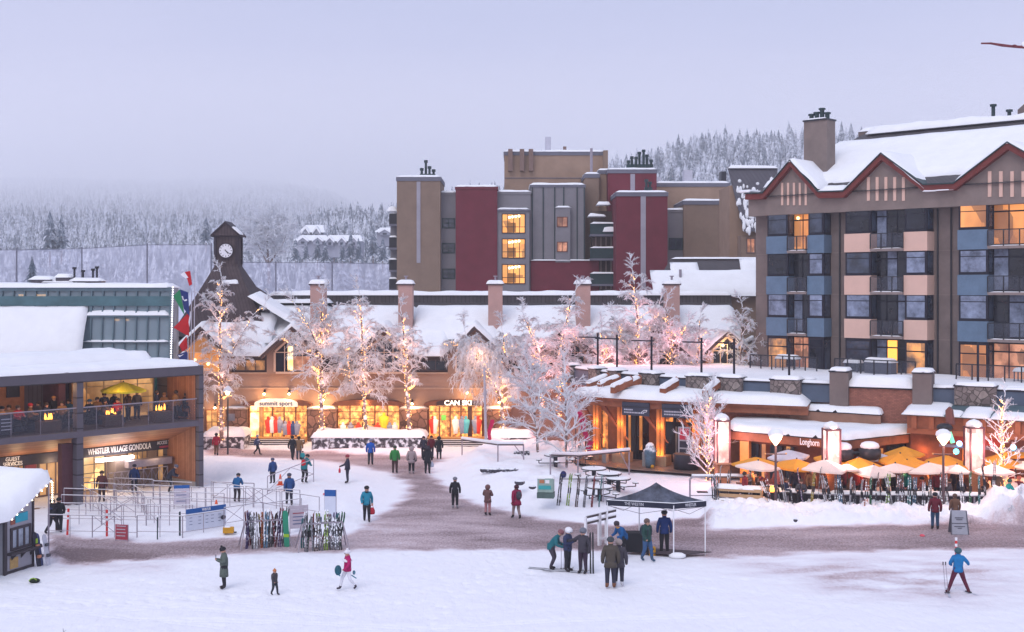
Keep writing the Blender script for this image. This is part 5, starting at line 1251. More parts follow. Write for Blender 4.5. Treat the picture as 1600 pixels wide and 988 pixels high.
def longhorn():
    pts = [cnv(1138, 73.2), cnv(1320, 68.4), cnv(1372, 70.0), cnv(1452, 72.6), (cnv(1452, 72.6)[0]+1, 75.2), (cnv(1250, 75)[0], 76.0), (cnv(1160, 75)[0], 78.0)]
    t, c = flatroof('restaurant_building', 'restaurant with brown timber fascia and thick snow on its low angled roof, behind the umbrellas', 'building', pts, 3.25, 0, .55, .42, WOODP, 3, mat('restaurant_wall', (.17, .055, .035), .8, .3, 1.5), 1.1)
    L = lambda px, Y: Vector((*cnv(px, Y), 0))-c
    # lettering on the left fascia face, just proud of it
    A, B = Vector(cnv(1138, 73.2)), Vector(cnv(1320, 68.4)); fr = Fr(A, B)
    u0, u1 = fr.u(1250, -.05), fr.u(1280, -.05); p = fr.w((u0+u1)/2, -.05)-c
    text('Longhorn', .52, mat('sign_letters', (.75, .68, .72), .5, 0, emit=(1, .8, .85), es=.35), t, (p.x, p.y, 2.93), rz=fr.ang, width=u1-u0, bold=.006)
    # windows and warm strips in the wall below
    for k, (pa, pe, z0, z1, m_) in enumerate(((1160, 1166, 0.9, 2.5, G_ORANGE), (1172, 1185, .3, 2.5, DGLASS), (1190, 1196, .5, 2.5, G_ROOM), (1205, 1222, .5, 2.5, DGLASS), (1228, 1240, .5, 2.5, DGLASS))):
        a, e_ = fr.u(pa, .55), fr.u(pe, .55); pc = fr.w(a, .55)-c; o = empty('window', (pc.x, pc.y, 0), fr.ang); o.parent = t
        rbox('pane', m_, o, 0, e_-a, 0, .05, z0, z1); rbox('sash', NAVY, o, -.06, 0, -.05, .05, z0, z1)
    o = empty('timber_column', (fr.w(fr.u(1163, .1), .1)-c).to_tuple(), fr.ang); o.parent = t
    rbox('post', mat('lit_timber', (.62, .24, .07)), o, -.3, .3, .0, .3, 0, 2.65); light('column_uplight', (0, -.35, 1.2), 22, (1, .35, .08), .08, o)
    fr2 = Fr(cnv(1372, 70.0), cnv(1452, 72.6))
    for k, (pa, pe, z0, z1, m_) in enumerate(((1345, 1362, 1.3, 2.5, DGLASS), (1374, 1380, 1.6, 2.4, G_ROOM), (1428, 1436, 1.3, 2.6, G_ROOM), (1388, 1420, 1.0, 2.5, DGLASS))):
        a, e_ = fr2.u(pa, .6), fr2.u(pe, .6); pc = fr2.w(a, .6)-c; o = empty('window', (pc.x, pc.y, 0), fr2.ang); o.parent = t
        rbox('pane', m_, o, 0, e_-a, 0, .05, z0, z1)
    # dark hood canopies with snow
    for px, Y in ((1316, 68.2), (1359, 68.6)):
        p = L(px, Y-.8); b = MB(); b.lathe((p.x, p.y, 2.25), [(.45, 0), (.62, .15), (.62, .55), (.3, .75)], 12); o = b.build('canopy_heater', DARKM, t, smooth=True)
        b = MB(); b.ball((p.x, p.y, 2.98), .55, 10, 6, (1, 1, .5)); b.build('snow_cap', SNOW, o, smooth=True)
    p0, p1 = L(1312, 67.6), L(1362, 67.9); b = MB(); b.tube((p0.x, p0.y, 2.6), (p1.x, p1.y, 2.6), .09); b.build('canopy_bar', DARKM, t)
    for px, Y, e in ((1200, 70.8, 28), (1280, 68.6, 28), (1400, 69.8, 40), (1440, 70.8, 30)):
        p = L(px, Y); light('eave_lamp_light', (p.x, p.y, 2.3), e, (1, .40, .14), .2, t)
    return t
longhorn()
def other_roofs():
    t, c = flatroof('kitchen_building', 'small tan block with a thin snowy roof between the restaurant and the brick building', 'building', [cnv(1234, 75.3), cnv(1376, 72.0), (cnv(1376, 72)[0]+.5, 73.5), (cnv(1234, 75.3)[0]+.5, 76.6)], 4.30, 0, .85, .34, mat('tan_board', (.30, .16, .11), .8, .15, 1), 4, mat('tan_board', (.30, .16, .11)), .3)
    # roof extract vent
    p = Vector((*cnv(1265, 77.0), 0)); o = empty('roof_vent', (p.x, p.y, 4.6), 0, 'round galvanised kitchen vent with a snow cushion beside the market parapet', 'vent')
    b = MB(); b.lathe((0, 0, 0), [(.38, 0), (.38, .75), (.55, .85), (.55, 1.35), (.42, 1.45)], 16); b.build('hood', mat('galvanised', (.42, .40, .46), .4, .1, metal=.4), o, smooth=True)
    b = MB(); b.box(.4, .85, -.3, .3, .1, .7); b.build('duct', mat('galvanised', (.42, .40, .46)), o); b = MB(); b.ball((0, 0, 1.45), .45, 10, 6, (1, 1, .3)); b.build('snow_cap', SNOW, o, smooth=True)
    # timber pavilion at the far end with thin snowy canopy
    fr = Fr(cnv(1410, 70.8), cnv(1660, 66.2)); u = fr.u; z = fr.z
    t = fr.empty('bar_pavilion', 'timber bar with red frieze panels under a thin snowy canopy behind the yellow umbrellas', 'building')
    zc = z(645, u(1440)); b = MB(); b.prism([(u(1410), 0, zc-.1), (u(1410), 2.6, zc+.45), (u(1410), 2.6, zc+.3), (u(1410), 0, zc-.2)], (u(1650)-u(1410), 0, 0)); b.build('canopy', mat('canopy_slate', (.09, .14, .16), .5, .2, 1), t)
    for a, c_, v0, v1 in ((1410, 1475, .0, 2.2), (1478, 1500, 0, .9), (1502, 1545, 0.0, 1.6), (1548, 1660, 0, .9)): snowcap('snow_cover', u(a), u(c_), v0-.1, v1, zc-.09, .16, t, a, over=.03, slope=lambda x, y: .21*y, amp=.4, res=.25)
    rbox('wall', mat('restaurant_wall', (.17, .055, .035)), t, u(1416), u(1655), .9, 2.5, 0, zc-.2)
    rbox('frieze', mat('frieze_timber', (.36, .12, .06), .7, .15, 2), t, u(1416), u(1655), .15, .35, zc-1.25, zc-.95)
    rbox('frieze', WOODP, t, u(1416), u(1655), .2, .34, zc-.94, zc-.22)
    for px in range(1424, 1650, 27): rbox('bracket', mat('frieze_timber', (.36, .12, .06)), t, u(px), u(px)+.28, .02, .19, zc-.94, zc-.22)
    rbox('red_frieze', mat('frieze_red', (.30, .03, .02), .7, .2, 1), t, u(1475), u(1560), .36, .5, zc-1.7, zc-1.26)
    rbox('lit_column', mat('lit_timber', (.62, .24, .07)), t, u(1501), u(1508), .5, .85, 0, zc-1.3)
    rbox('lit_counter', glow('counter_glow', (1, .8, .75), 1.1, (.9, .5, .4), 1.5), t, u(1548), u(1655), .80, .88, 1.6, 2.1)
    light('bar_lamp_light', (u(1505, -.2), -.1, 2.2), 40, (1, .4, .12), .15, t); light('bar_lamp_light', (u(1560), -.6, 2.6), 40, (1, .7, .6), .2, t); light('bar_lamp_light', (u(1450), -.1, 1.9), 40, (1, .45, .15), .2, t)
    # dark spotlight truss with coloured stage lamps
    rbox('lighting_bar', mat('truss_grey', (.22, .18, .24)), t, u(1468, -1.0), u(1655, -1.0), -1.1, -.95, zc-1.75, zc-1.6)
    for px, cc, dz in ((1499, (.25, .55, 1), -1.5), (1583, (.3, .8, 1), -1.5), (1494, (.1, .7, .8), -1.95)):
        b = MB(); b.ball((u(px, -1.2), -1.2, zc+dz), .16, 8, 5); b.build('stage_lamp', mat('stage_lamp_%d' % px, cc, .5, 0, emit=cc, es=5), t)
    x_ = u(1489, -1.1); b = MB(); b.tube((x_, -1.1, zc-1.5), (x_-.2, -1.1, zc-.9), .13); b.build('stage_lamp', mat('stage_green', (.2, .7, .45), .5, 0, emit=(.15, .6, .35), es=1), t)
    b = MB(); b.prism([(u(1478, -1), -1, zc-.5), (u(1490, -1), -1, zc-.5), (u(1487, -1), -1, zc+.3), (u(1482, -1), -1, zc+.5), (u(1477, -1), -1, zc+.3)], (0, .4, 0)); b.build('speaker', mat('speaker_brown', (.2, .08, .07)), t)
    b = MB(); b.ball((u(1476, -1.2), -1.2, zc-.65), .42, 10, 6, (1.1, 1, .6)); b.build('spotlight_hood', DARKM, t, smooth=True)
    # hotel's snow ramp wall
    b = MB(); P0 = P(1118, 566, 95.5); P1 = P(1178, 530, 95.5)
    o = empty('ramp_wall', (P0.x, 95.5, 5.9), 0, 'sloping grey stair wall capped with snow between the lodge and the hotel', 'wall')
    w = P1.x-P0.x; h = P1.z-5.9; b = MB(); b.prism([(0, 0, 0), (w, 0, 0), (w, 0, h), (0, 0, .1)], (0, .5, 0)); b.build('wall', HW, o)
    b = MB(); b.prism([(-.3, -.1, .05), (w, -.1, h-.02), (w, -.1, h+.3), (-.3, -.1, .3)], (0, .8, 0)); b.build('snow_cap', SNOW, o, bevel=.1)
    light('lodge_end_lamp', P(1134, 541, 92.0), 70, (1, .65, .3), .12)
other_roofs()
# ================================================================== frosted trees
def segmesh(name, segs, m, parent, n=4):
    S = np.array([(*a, *b, r0, r1) for a, b, r0, r1 in segs], float)
    A, B, r0, r1 = S[:, :3], S[:, 3:6], S[:, 6], S[:, 7]
    d = B-A; d /= np.linalg.norm(d, axis=1)[:, None]+1e-9
    up = np.where(np.abs(d[:, 2:3]) < .9, np.array([[0, 0, 1.]]), np.array([[1., 0, 0]]))
    u = np.cross(d, up); u /= np.linalg.norm(u, axis=1)[:, None]+1e-9; w = np.cross(u, d)
    vs = []
    for P_, r in ((A, r0), (B, r1)):
        for i in range(n):
            t = 2*math.pi*i/n+.4; vs.append(P_+(u*math.cos(t)+w*math.sin(t))*r[:, None])
    V = np.stack(vs, 1).reshape(-1, 3); N = len(S); base = np.arange(N)[:, None]*2*n
    q = np.array([(i, (i+1) % n, n+(i+1) % n, n+i) for i in range(n)])
    Fq = (base[:, :, None]+q[None]).reshape(-1, 4)
    me = bpy.data.meshes.new(name); me.vertices.add(len(V)); me.vertices.foreach_set('co', V.reshape(-1))
    me.loops.add(Fq.size); me.loops.foreach_set('vertex_index', Fq.reshape(-1)); me.polygons.add(len(Fq)); me.polygons.foreach_set('loop_start', np.arange(0, Fq.size, 4)); me.update()
    me.materials.append(m); o = bpy.data.objects.new(name, me); COL.objects.link(o); o.parent = parent; return o
TWIG = mat('frosted_twig', (.42, .34, .36), .9, .2, 2, snow=1.5, snowmin=-.75)
TWIGW = mat('snowy_twig', (.36, .32, .36), .9, .2, 2, snow=1.5, snowmin=-.9)
BARK = mat('frosted_bark', (.20, .15, .14), .9, .3, 4, snow=2.5, snowmin=.1)
BULB = mat('fairy_bulb', (1, .8, .5), .5, 0, emit=(1, .42, .09), es=5)
def branch(r, segs, p, d, L, rad, lvl, droop, fine, st=None, white=False):
    n = 5 if lvl else 6; step = L/n; cur = Vector(p); d = Vector(d).normalized(); pts = [cur.copy()]
    for i in range(n):
        d = (d+Vector((r.uniform(-.22, .22), r.uniform(-.22, .22), r.uniform(-.14, .14)-droop*(i/n)*(1.3 if lvl else .7)))).normalized()
        nx = cur+d*step; r0 = rad*(1-i/n*.75); r1 = rad*(1-(i+1)/n*.75); segs.append((cur.to_tuple(), nx.to_tuple(), r0, r1))
        if lvl > 0 and i >= 1:
            for q in range(fine[lvl]):
                if r.random() < .9:
                    az = Vector((r.uniform(-1, 1), r.uniform(-1, 1), r.uniform(-.35, .7))); dd = (d*1.0+az*.95).normalized()
                    branch(r, segs, cur.lerp(nx, r.random()), dd, L*r.uniform(.34, .6)*(1-.25*i/n), max(rad*.5, .021), lvl-1, droop*1.25, fine)
        cur = nx; pts.append(cur.copy())
    return pts
def frost_tree(name, label, stems, Y, seed, nb=16, bl=2.2, lvl=2, droop=.25, fine=(0, 3, 3), zb=None, lights=True, trunk_r=.16, twig=None, up=.45, group=None, f0=.28, nbulb=120, E=26, lcol=(1, .46, .24), rt=.045, deep=1.0, crad=None):
    """stems: list of pixel polylines (first point = base of the main stem), all rooted near depth Y"""
    r = random.Random(seed); b0 = P(*stems[0][0], Y); z0 = b0.z if zb is None else zb
    base = Vector((b0.x, Y, z0)); t = empty(name, base, 0, label, 'tree', group)
    trunk = []; segs = []; lit = []
    for k, st in enumerate(stems):
        pts = []
        off = 0
        for i, (px, py) in enumerate(st):
            if k > 0: off = (i/(max(1, len(st)-1)))*r.uniform(-.8, .8)*deep
            q = P(px, py, Y+off); q.x = (px-800)/F*(Y+off); pts.append(q-base)
        if k == 0: pts[0] = Vector((0, 0, -.35))
        # resample smoothly
        pp = [tuple(p) for p in pts]
        sm = [pp[0]]
        for a, c in zip(pp[:-1], pp[1:]):
            n = max(1, int((Vector(c)-Vector(a)).length/.35))
            for i in range(1, n+1): sm.append(tuple(Vector(a).lerp(Vector(c), i/n)+Vector((r.uniform(-.03, .03), r.uniform(-.03, .03), 0))))
        N = len(sm); R0 = trunk_r*(1 if k == 0 else .6)
        for i in range(N-1): trunk.append((sm[i], sm[i+1], R0*(1-i/N*.8), R0*(1-(i+1)/N*.8)))
        lit.append(sm)
        L_ = sum((Vector(sm[i+1])-Vector(sm[i])).length for i in range(N-1))
        cnt = int(nb*1.6*(1.0 if k == 0 else .6))
        for j in range(cnt):
            f = f0+(1-f0)*(j+r.random())/cnt if k == 0 else .1+.9*(j+r.random())/cnt
            i = min(N-2, int(f*(N-1))); p = Vector(sm[i]); az = j*2.4+r.random()
            ln = bl*(.45+.75*math.sin(math.pi*min(1, (f-f0*.6)/(1-f0*.6)*.9+.12)))*r.uniform(.7, 1.15)*(1 if k == 0 else .75)
            d = Vector((math.cos(az), math.sin(az)*deep, up+r.uniform(-.1, .3)+f*.5))
            pts2 = branch(r, segs, p, d, ln, rt, lvl, droop, fine)
            if j % 3 == 0 and lights: lit.append([x.to_tuple() for x in pts2[:4]])
        branch(r, segs, Vector(sm[-1]), Vector(sm[-1])-Vector(sm[-3]), bl*.7, rt*.8, lvl, droop*.4, fine)
    segmesh('trunk', trunk, BARK, t, 7); c = segmesh('crown', segs, twig or TWIG, t, 3)
    if lights:
        V = []; 
        for k, sm in enumerate(lit):
            main = k < len(stems); n = int((nbulb if k == 0 else nbulb*.4) if main else 9)
            N = len(sm)
            for i in range(n):
                f = (i+r.random())/n; f = f*(.92 if main else 1); 
                if k == 0: f = max(f, .04)
                q = f*(N-1); a = int(q); p = Vector(sm[a]).lerp(Vector(sm[min(a+1, N-1)]), q-a)
                th = r.random()*6.28; rr = (trunk_r*(1-.8*f)+.05) if main else .06
                V.append(p+Vector((math.cos(th)*rr, math.sin(th)*rr, 0)))
        b = MB(); s = .045
        for p in V:
            s = .027*random.uniform(.7, 1.3); b.add([p+Vector(x)*s for x in ((1, 0, 0), (-1, 0, 0), (0, 1, 0), (0, -1, 0), (0, 0, 1), (0, 0, -1))], [(0, 2, 4), (2, 1, 4), (1, 3, 4), (3, 0, 4), (2, 0, 5), (1, 2, 5), (3, 1, 5), (0, 3, 5)])
        tag(b.build('fairy_lights', BULB, t), kind='stuff')
        sm = lit[0]
        for f in (.15, .45, .75):
            p = Vector(sm[int(f*(len(sm)-1))]); light('fairy_light_glow', p+Vector((0.3, -1.25, 0)), E*3.2, (1, lcol[1]*1.02, min(.48, lcol[2]*1.35)), .5, t)
    return t, c
random.seed(11)
frost_tree('frosted_birch', 'frosted twin stemmed birch wound with warm lights, between the station and the first ski shop', [[(346, 690), (345, 600), (343, 520), (346, 432)], [(347, 610), (365, 545), (396, 492), (412, 478)]], 88.5, 1, 20, 1.7, droop=.35, up=.35)
frost_tree('frosted_birch', 'frosted birch with three lit arms spreading over the pier beside the first ski shop', [[(503, 668), (501, 600), (500, 545), (503, 470)], [(501, 555), (486, 515), (464, 480)], [(500, 560), (470, 550), (440, 528)], [(502, 545), (515, 520), (519, 500)]], 88.5, 2, 14, 1.8, droop=.25, up=.45)
frost_tree('frosted_birch', 'frosted birch standing in front of the wide shop window with lit trunk', [[(572, 672), (568, 610), (567, 540), (562, 462)], [(569, 620), (548, 590), (540, 540)]], 88.5, 3, 24, 1.75, droop=.35, up=.25)
frost_tree('frosted_birch', 'slim frosted birch with bare lit trunk beside the pier before the second ski shop', [[(640, 668), (636, 610), (634, 560), (627, 487)], [(634, 565), (622, 535), (603, 520)]], 88.5, 4, 15, 1.5, droop=.3, up=.35, f0=.35)
frost_tree('frosted_birch', 'arched frosted birch leaning over the second ski shop with drooping white twigs', [[(786, 668), (783, 620), (768, 590), (745, 556), (715, 540), (690, 540)], [(765, 585), (735, 548), (728, 520)], [(775, 600), (790, 560), (785, 520)]], 88.5, 5, 22, 2.1, droop=.65, up=.3, lcol=(1, .5, .25), E=32)
frost_tree('frosted_birch', 'frosted birch with pink glow rising behind the snow covered market end', [[(848, 650), (845, 585), (838, 540), (820, 498)], [(842, 560), (812, 545), (790, 560)]], 90.0, 6, 18, 1.9, droop=.4, up=.4, E=26, lcol=(1, .38, .27))
frost_tree('frosted_birch', 'tall frosted birch behind the first roof pole, warm lights on its forked crown', [[(873, 650), (874, 560), (882, 520), (892, 470), (897, 458)], [(879, 540), (910, 530), (918, 520)]], 91.0, 7, 20, 1.9, droop=.35, up=.4, E=26, lcol=(1, .38, .27))
frost_tree('frosted_birch', 'tallest frosted birch, its white crown rising to the maroon tower', [[(998, 650), (998, 570), (996, 500), (990, 430)], [(998, 560), (1016, 520), (1030, 480)], [(997, 560), (970, 530), (962, 500)]], 92.0, 8, 22, 1.9, droop=.3, up=.4, E=26, lcol=(1, .38, .27))
frost_tree('frosted_birch', 'pink lit frosted birch above the market signs, between two dark roof poles', [[(1052, 650), (1050, 570), (1044, 520), (1040, 480)], [(1050, 560), (1062, 530), (1072, 510)]], 91.5, 9, 18, 1.8, droop=.35, up=.35, E=26, lcol=(1, .36, .28))
frost_tree('frosted_birch', 'small frosted birch with few lights in front of the last lodge gable', [[(1088, 640), (1090, 560), (1094, 500)]], 91.8, 10, 16, 1.6, droop=.3, up=.35, E=30, lcol=(1, .36, .28), nbulb=30)
frost_tree('frosted_birch', 'bare frosted birch crown against the brown hotel corner, without lights', [[(1158, 640), (1158, 560), (1160, 480)]], 91.6, 12, 15, 1.6, droop=.3, up=.4, lights=False)
frost_tree('frosted_birch', 'low frosted birch between the forked birch and the tallest one', [[(945, 650), (943, 580), (940, 520)], [(943, 570), (955, 540)]], 91.5, 13, 16, 1.9, droop=.4, up=.35, E=35, lcol=(1, .38, .27), nbulb=60)
# heavily snowed trees standing on the bank
frost_tree('snowy_tree', 'thickly snowed small tree with spreading white limbs in front of the picnic tables', [[(886, 752), (885, 700), (884, 640), (882, 590)]], 75.5, 21, 14, 2.15, lvl=2, droop=.12, fine=(0, 2, 3), lights=False, trunk_r=.10, twig=TWIGW, up=.38, rt=.085, f0=.26, group='thickly snowed small trees')
frost_tree('snowy_tree', 'thickly snowed small tree behind, nearer the fallen snow rail', [[(842, 712), (838, 670), (832, 620), (826, 570)]], 80.5, 22, 15, 1.95, lvl=2, droop=.12, fine=(0, 2, 3), lights=False, trunk_r=.10, twig=TWIGW, up=.4, rt=.08, f0=.24, group='thickly snowed small trees')
frost_tree('snowy_tree', 'snowed tree glowing pink beside the first brick lantern pillar', [[(1106, 752), (1106, 710), (1104, 660), (1108, 618)]], 73.8, 23, 24, 1.6, lvl=2, droop=-.05, fine=(0, 2, 2), trunk_r=.08, twig=TWIGW, up=.75, rt=.06, f0=.18, E=30, lcol=(1, .40, .38), nbulb=70)
frost_tree('snowy_tree', 'thin snowed tree with fairy lights among the patio umbrellas', [[(1568, 772), (1567, 720), (1564, 670), (1570, 620)]], 65.5, 24, 20, 1.1, lvl=2, droop=.02, fine=(0, 1, 1), trunk_r=.06, twig=TWIGW, up=.6, rt=.035, f0=.2, E=10, nbulb=110)
# bare frosted tree and dark firs on the far slope that one can tell apart
def far_conifer(px, py, top, Y, seed, lab, group=None):
    tv, tf = conifer_template(seed); b = P(px, py, Y); h = (py-top)/F*Y
    t = empty('fir_tree', b, 0, lab, 'tree', group); m = MB(); m.add([(x*h*1.25, y*h*1.25, z*h) for x, y, z in tv], [tuple(f) for f in tf]); m.build('crown', MATS['frosted_conifer'], t)
    b = MB(); b.tube((0, 0, -h*.3), (0, 0, h*.2), h*.02); b.build('trunk', BARK, t)
for a in ((78, 398, 330, 300, 1, 'taller of two dark snowy firs above the glass pavilion'), (96, 396, 336, 300, 2, 'shorter of two dark snowy firs above the glass pavilion'), (50, 446, 400, 170, 3, 'single snowy fir rising behind the pavilion roof edge'), (322, 382, 338, 300, 4, 'dark snowy fir just beside the clock tower'), (522, 398, 350, 330, 1, 'snowy fir above the chalets, tallest of its clump'), (548, 406, 362, 310, 0, 'snowy fir in front of the chalet wing'), (496, 408, 372, 310, 2, 'dark snowy fir before the pale chalet front'), (583, 404, 352, 320, 3, 'snowy fir nearest the tan condominium tower'), (462, 410, 374, 300, 4, 'dark fir below the first chalet gable'), (478, 408, 378, 308, 1, 'short frosted fir below the pale chalet row'), (508, 412, 376, 309, 2, 'frosted fir covering the gap between the chalet rows'), (535, 410, 378, 307, 3, 'short frosted fir before the longest chalet row'), (560, 410, 372, 309, 1, 'frosted fir before the end of the longest chalet row'), (598, 412, 370, 312, 0, 'frosted fir before the half hidden chalet')): far_conifer(*a)
frost_tree('bare_tree', 'wide bare frosted tree on the far slope between clock tower and chalets', [[(421, 440), (420, 415), (417, 385), (420, 335)], [(420, 415), (405, 385), (395, 360)], [(420, 412), (440, 385), (450, 360)]], 215, 31, 20, 4.8, lvl=2, droop=.15, lights=False, trunk_r=.35, rt=.12, up=.6, twig=TWIGW)
# far chalets on the slope
def chalets():
    m = mat('chalet_wall', (.30, .31, .37), .8, .2, .2)
    def house(px, py, w, h, Y, lab):
        b0 = P(px, py, Y); W_ = w/F*Y; H_ = h/F*Y; t = empty('chalet', b0, 0, lab, 'house')
        rbox('wall', m, t, -W_/2, W_/2, 0, 8, -3, H_*.45)
        n = max(1, round(w/22)); 
        b = MB(); b.prism([(-W_/2-.6, -.8, H_*.42), (W_/2+.6, -.8, H_*.42), (W_/2-.6, 4, H_), (-W_/2+.6, 4, H_)], (0, 1, .3)); b.build('snowy_roof', SNOW, t)
        for i in range(n):
            c = -W_/2+W_*(i+.5)/n; g = W_/n*.3
            b = MB(); b.prism([(c-g, -1.4, 0), (c+g, -1.4, 0), (c+g, -1.4, H_*.35), (c, -1.4, H_*.75), (c-g, -1.4, H_*.35)], (0, 3, 0)); q = b.build('gable', m, t)
            b = MB()
            for s in (-1, 1): b.prism([(c, -1.7, H_*.92), (c, -1.7, H_*.72), (c+s*g*1.25, -1.7, H_*.26), (c+s*g*1.25, -1.7, H_*.46)], (0, 3.5, 0))
            b.build('gable_snow', SNOW, q)
            rbox('window', mat('chalet_window', (.03, .04, .06)), q, c-g*.4, c+g*.4, -1.45, -1.401, .05*H_, H_*.3)
    house(487, 372, 34, 20, 330, 'uppermost small dark chalet with white gable snow on the far slope')
    house(486, 382, 46, 14, 322, 'pale snow roofed chalet row below the uppermost chalet')
    house(535, 384, 56, 16, 322, 'longest snow roofed chalet row on the far slope')
    house(602, 368, 26, 12, 340, 'small chalet half hidden by the tan condominium tower')
chalets()
# tall net fence on poles behind the lodge
def net():
    pts = [(-20, 200, 388), (26, 200, 388), (128, 206, 386), (230, 200, 380), (330, 200, 380), (431, 205, 408), (519, 205, 408), (612, 205, 410)]
    a = P(-20, 388, 200); t = empty('net_fence', (a.x, 200, 0), 0, 'tall pale sports net strung between thin poles behind the lodge', 'fence')
    prev = None
    for i, (px, Y, top) in enumerate(pts):
        q = P(px, top, Y)-Vector((a.x, 200, 0)); 
        if 0 < i < 7: b = MB(); b.tube((q.x, q.y, 0), (q.x, q.y, q.z), .16, .12, 6); b.build('pole', mat('pole_grey', (.14, .14, .18)), t)
        if prev is not None:
            zt = min(prev.z, q.z) if i == 5 else q.z
            b = MB(); b.quad((prev.x, prev.y, 1), (q.x, q.y, 1), (q.x, q.y, zt-.3), (prev.x, prev.y, (prev.z if i != 5 else zt)-.3)); b.build('net', NETM, t)
            b = MB(); b.tube((prev.x, prev.y, prev.z-.3 if i != 5 else zt-.3), (q.x, q.y, zt-.3), .05, n=4); b.build('cable', mat('pole_grey', (.14, .14, .18)), t)
        prev = q
net()
# ================================================================== people
SKIN = mat('skin', (.46, .25, .18), .6, .05, 3)
def clothm(c, nm=None):
    k = 'cloth_%02d_%02d_%02d' % tuple(int(v*99) for v in c)
    return mat(k, c, .85, .12, 4)
POSES = {}
# joints: (x forward is -y, i.e. the figure faces -y towards the camera at rz=0), heights for a 1.75 m figure
def skeleton(pose):
    J = dict(pelvis=(0, 0, .93), waist=(0, 0, 1.08), chest=(0, 0, 1.30), neck=(0, .01, 1.47), headb=(0, -.01, 1.55), head=(0, -.02, 1.63), headt=(0, -.01, 1.71),
             sl=(-.17, .01, 1.41), sr=(.17, .01, 1.41), el=(-.24, .03, 1.13), er=(.24, .03, 1.13), wl=(-.25, -.04, .89), wr=(.25, -.04, .89), hl=(-.25, -.07, .80), hr=(.25, -.07, .80),
             pl=(-.09, 0, .90), pr=(.09, 0, .90), kl=(-.10, -.01, .49), kr=(.10, -.01, .49), al=(-.11, .02, .09), ar=(.11, .02, .09), tl=(-.12, -.16, .045), tr=(.12, -.16, .045))
    J.update(pose); return J
BONES = [('pelvis', 'waist'), ('waist', 'chest'), ('chest', 'neck'), ('neck', 'headb'), ('headb', 'head'), ('head', 'headt'), ('chest', 'sl'), ('sl', 'el'), ('el', 'wl'), ('wl', 'hl'), ('chest', 'sr'), ('sr', 'er'), ('er', 'wr'), ('wr', 'hr'),
         ('pelvis', 'pl'), ('pl', 'kl'), ('kl', 'al'), ('al', 'tl'), ('pelvis', 'pr'), ('pr', 'kr'), ('kr', 'ar'), ('ar', 'tr')]
RAD = dict(pelvis=.165, waist=.165, chest=.18, neck=.075, headb=.085, head=.108, headt=.08, sl=.095, sr=.095, el=.072, er=.072, wl=.052, wr=.052, hl=.045, hr=.045, pl=.115, pr=.115, kl=.075, kr=.075, al=.058, ar=.058, tl=.045, tr=.045)
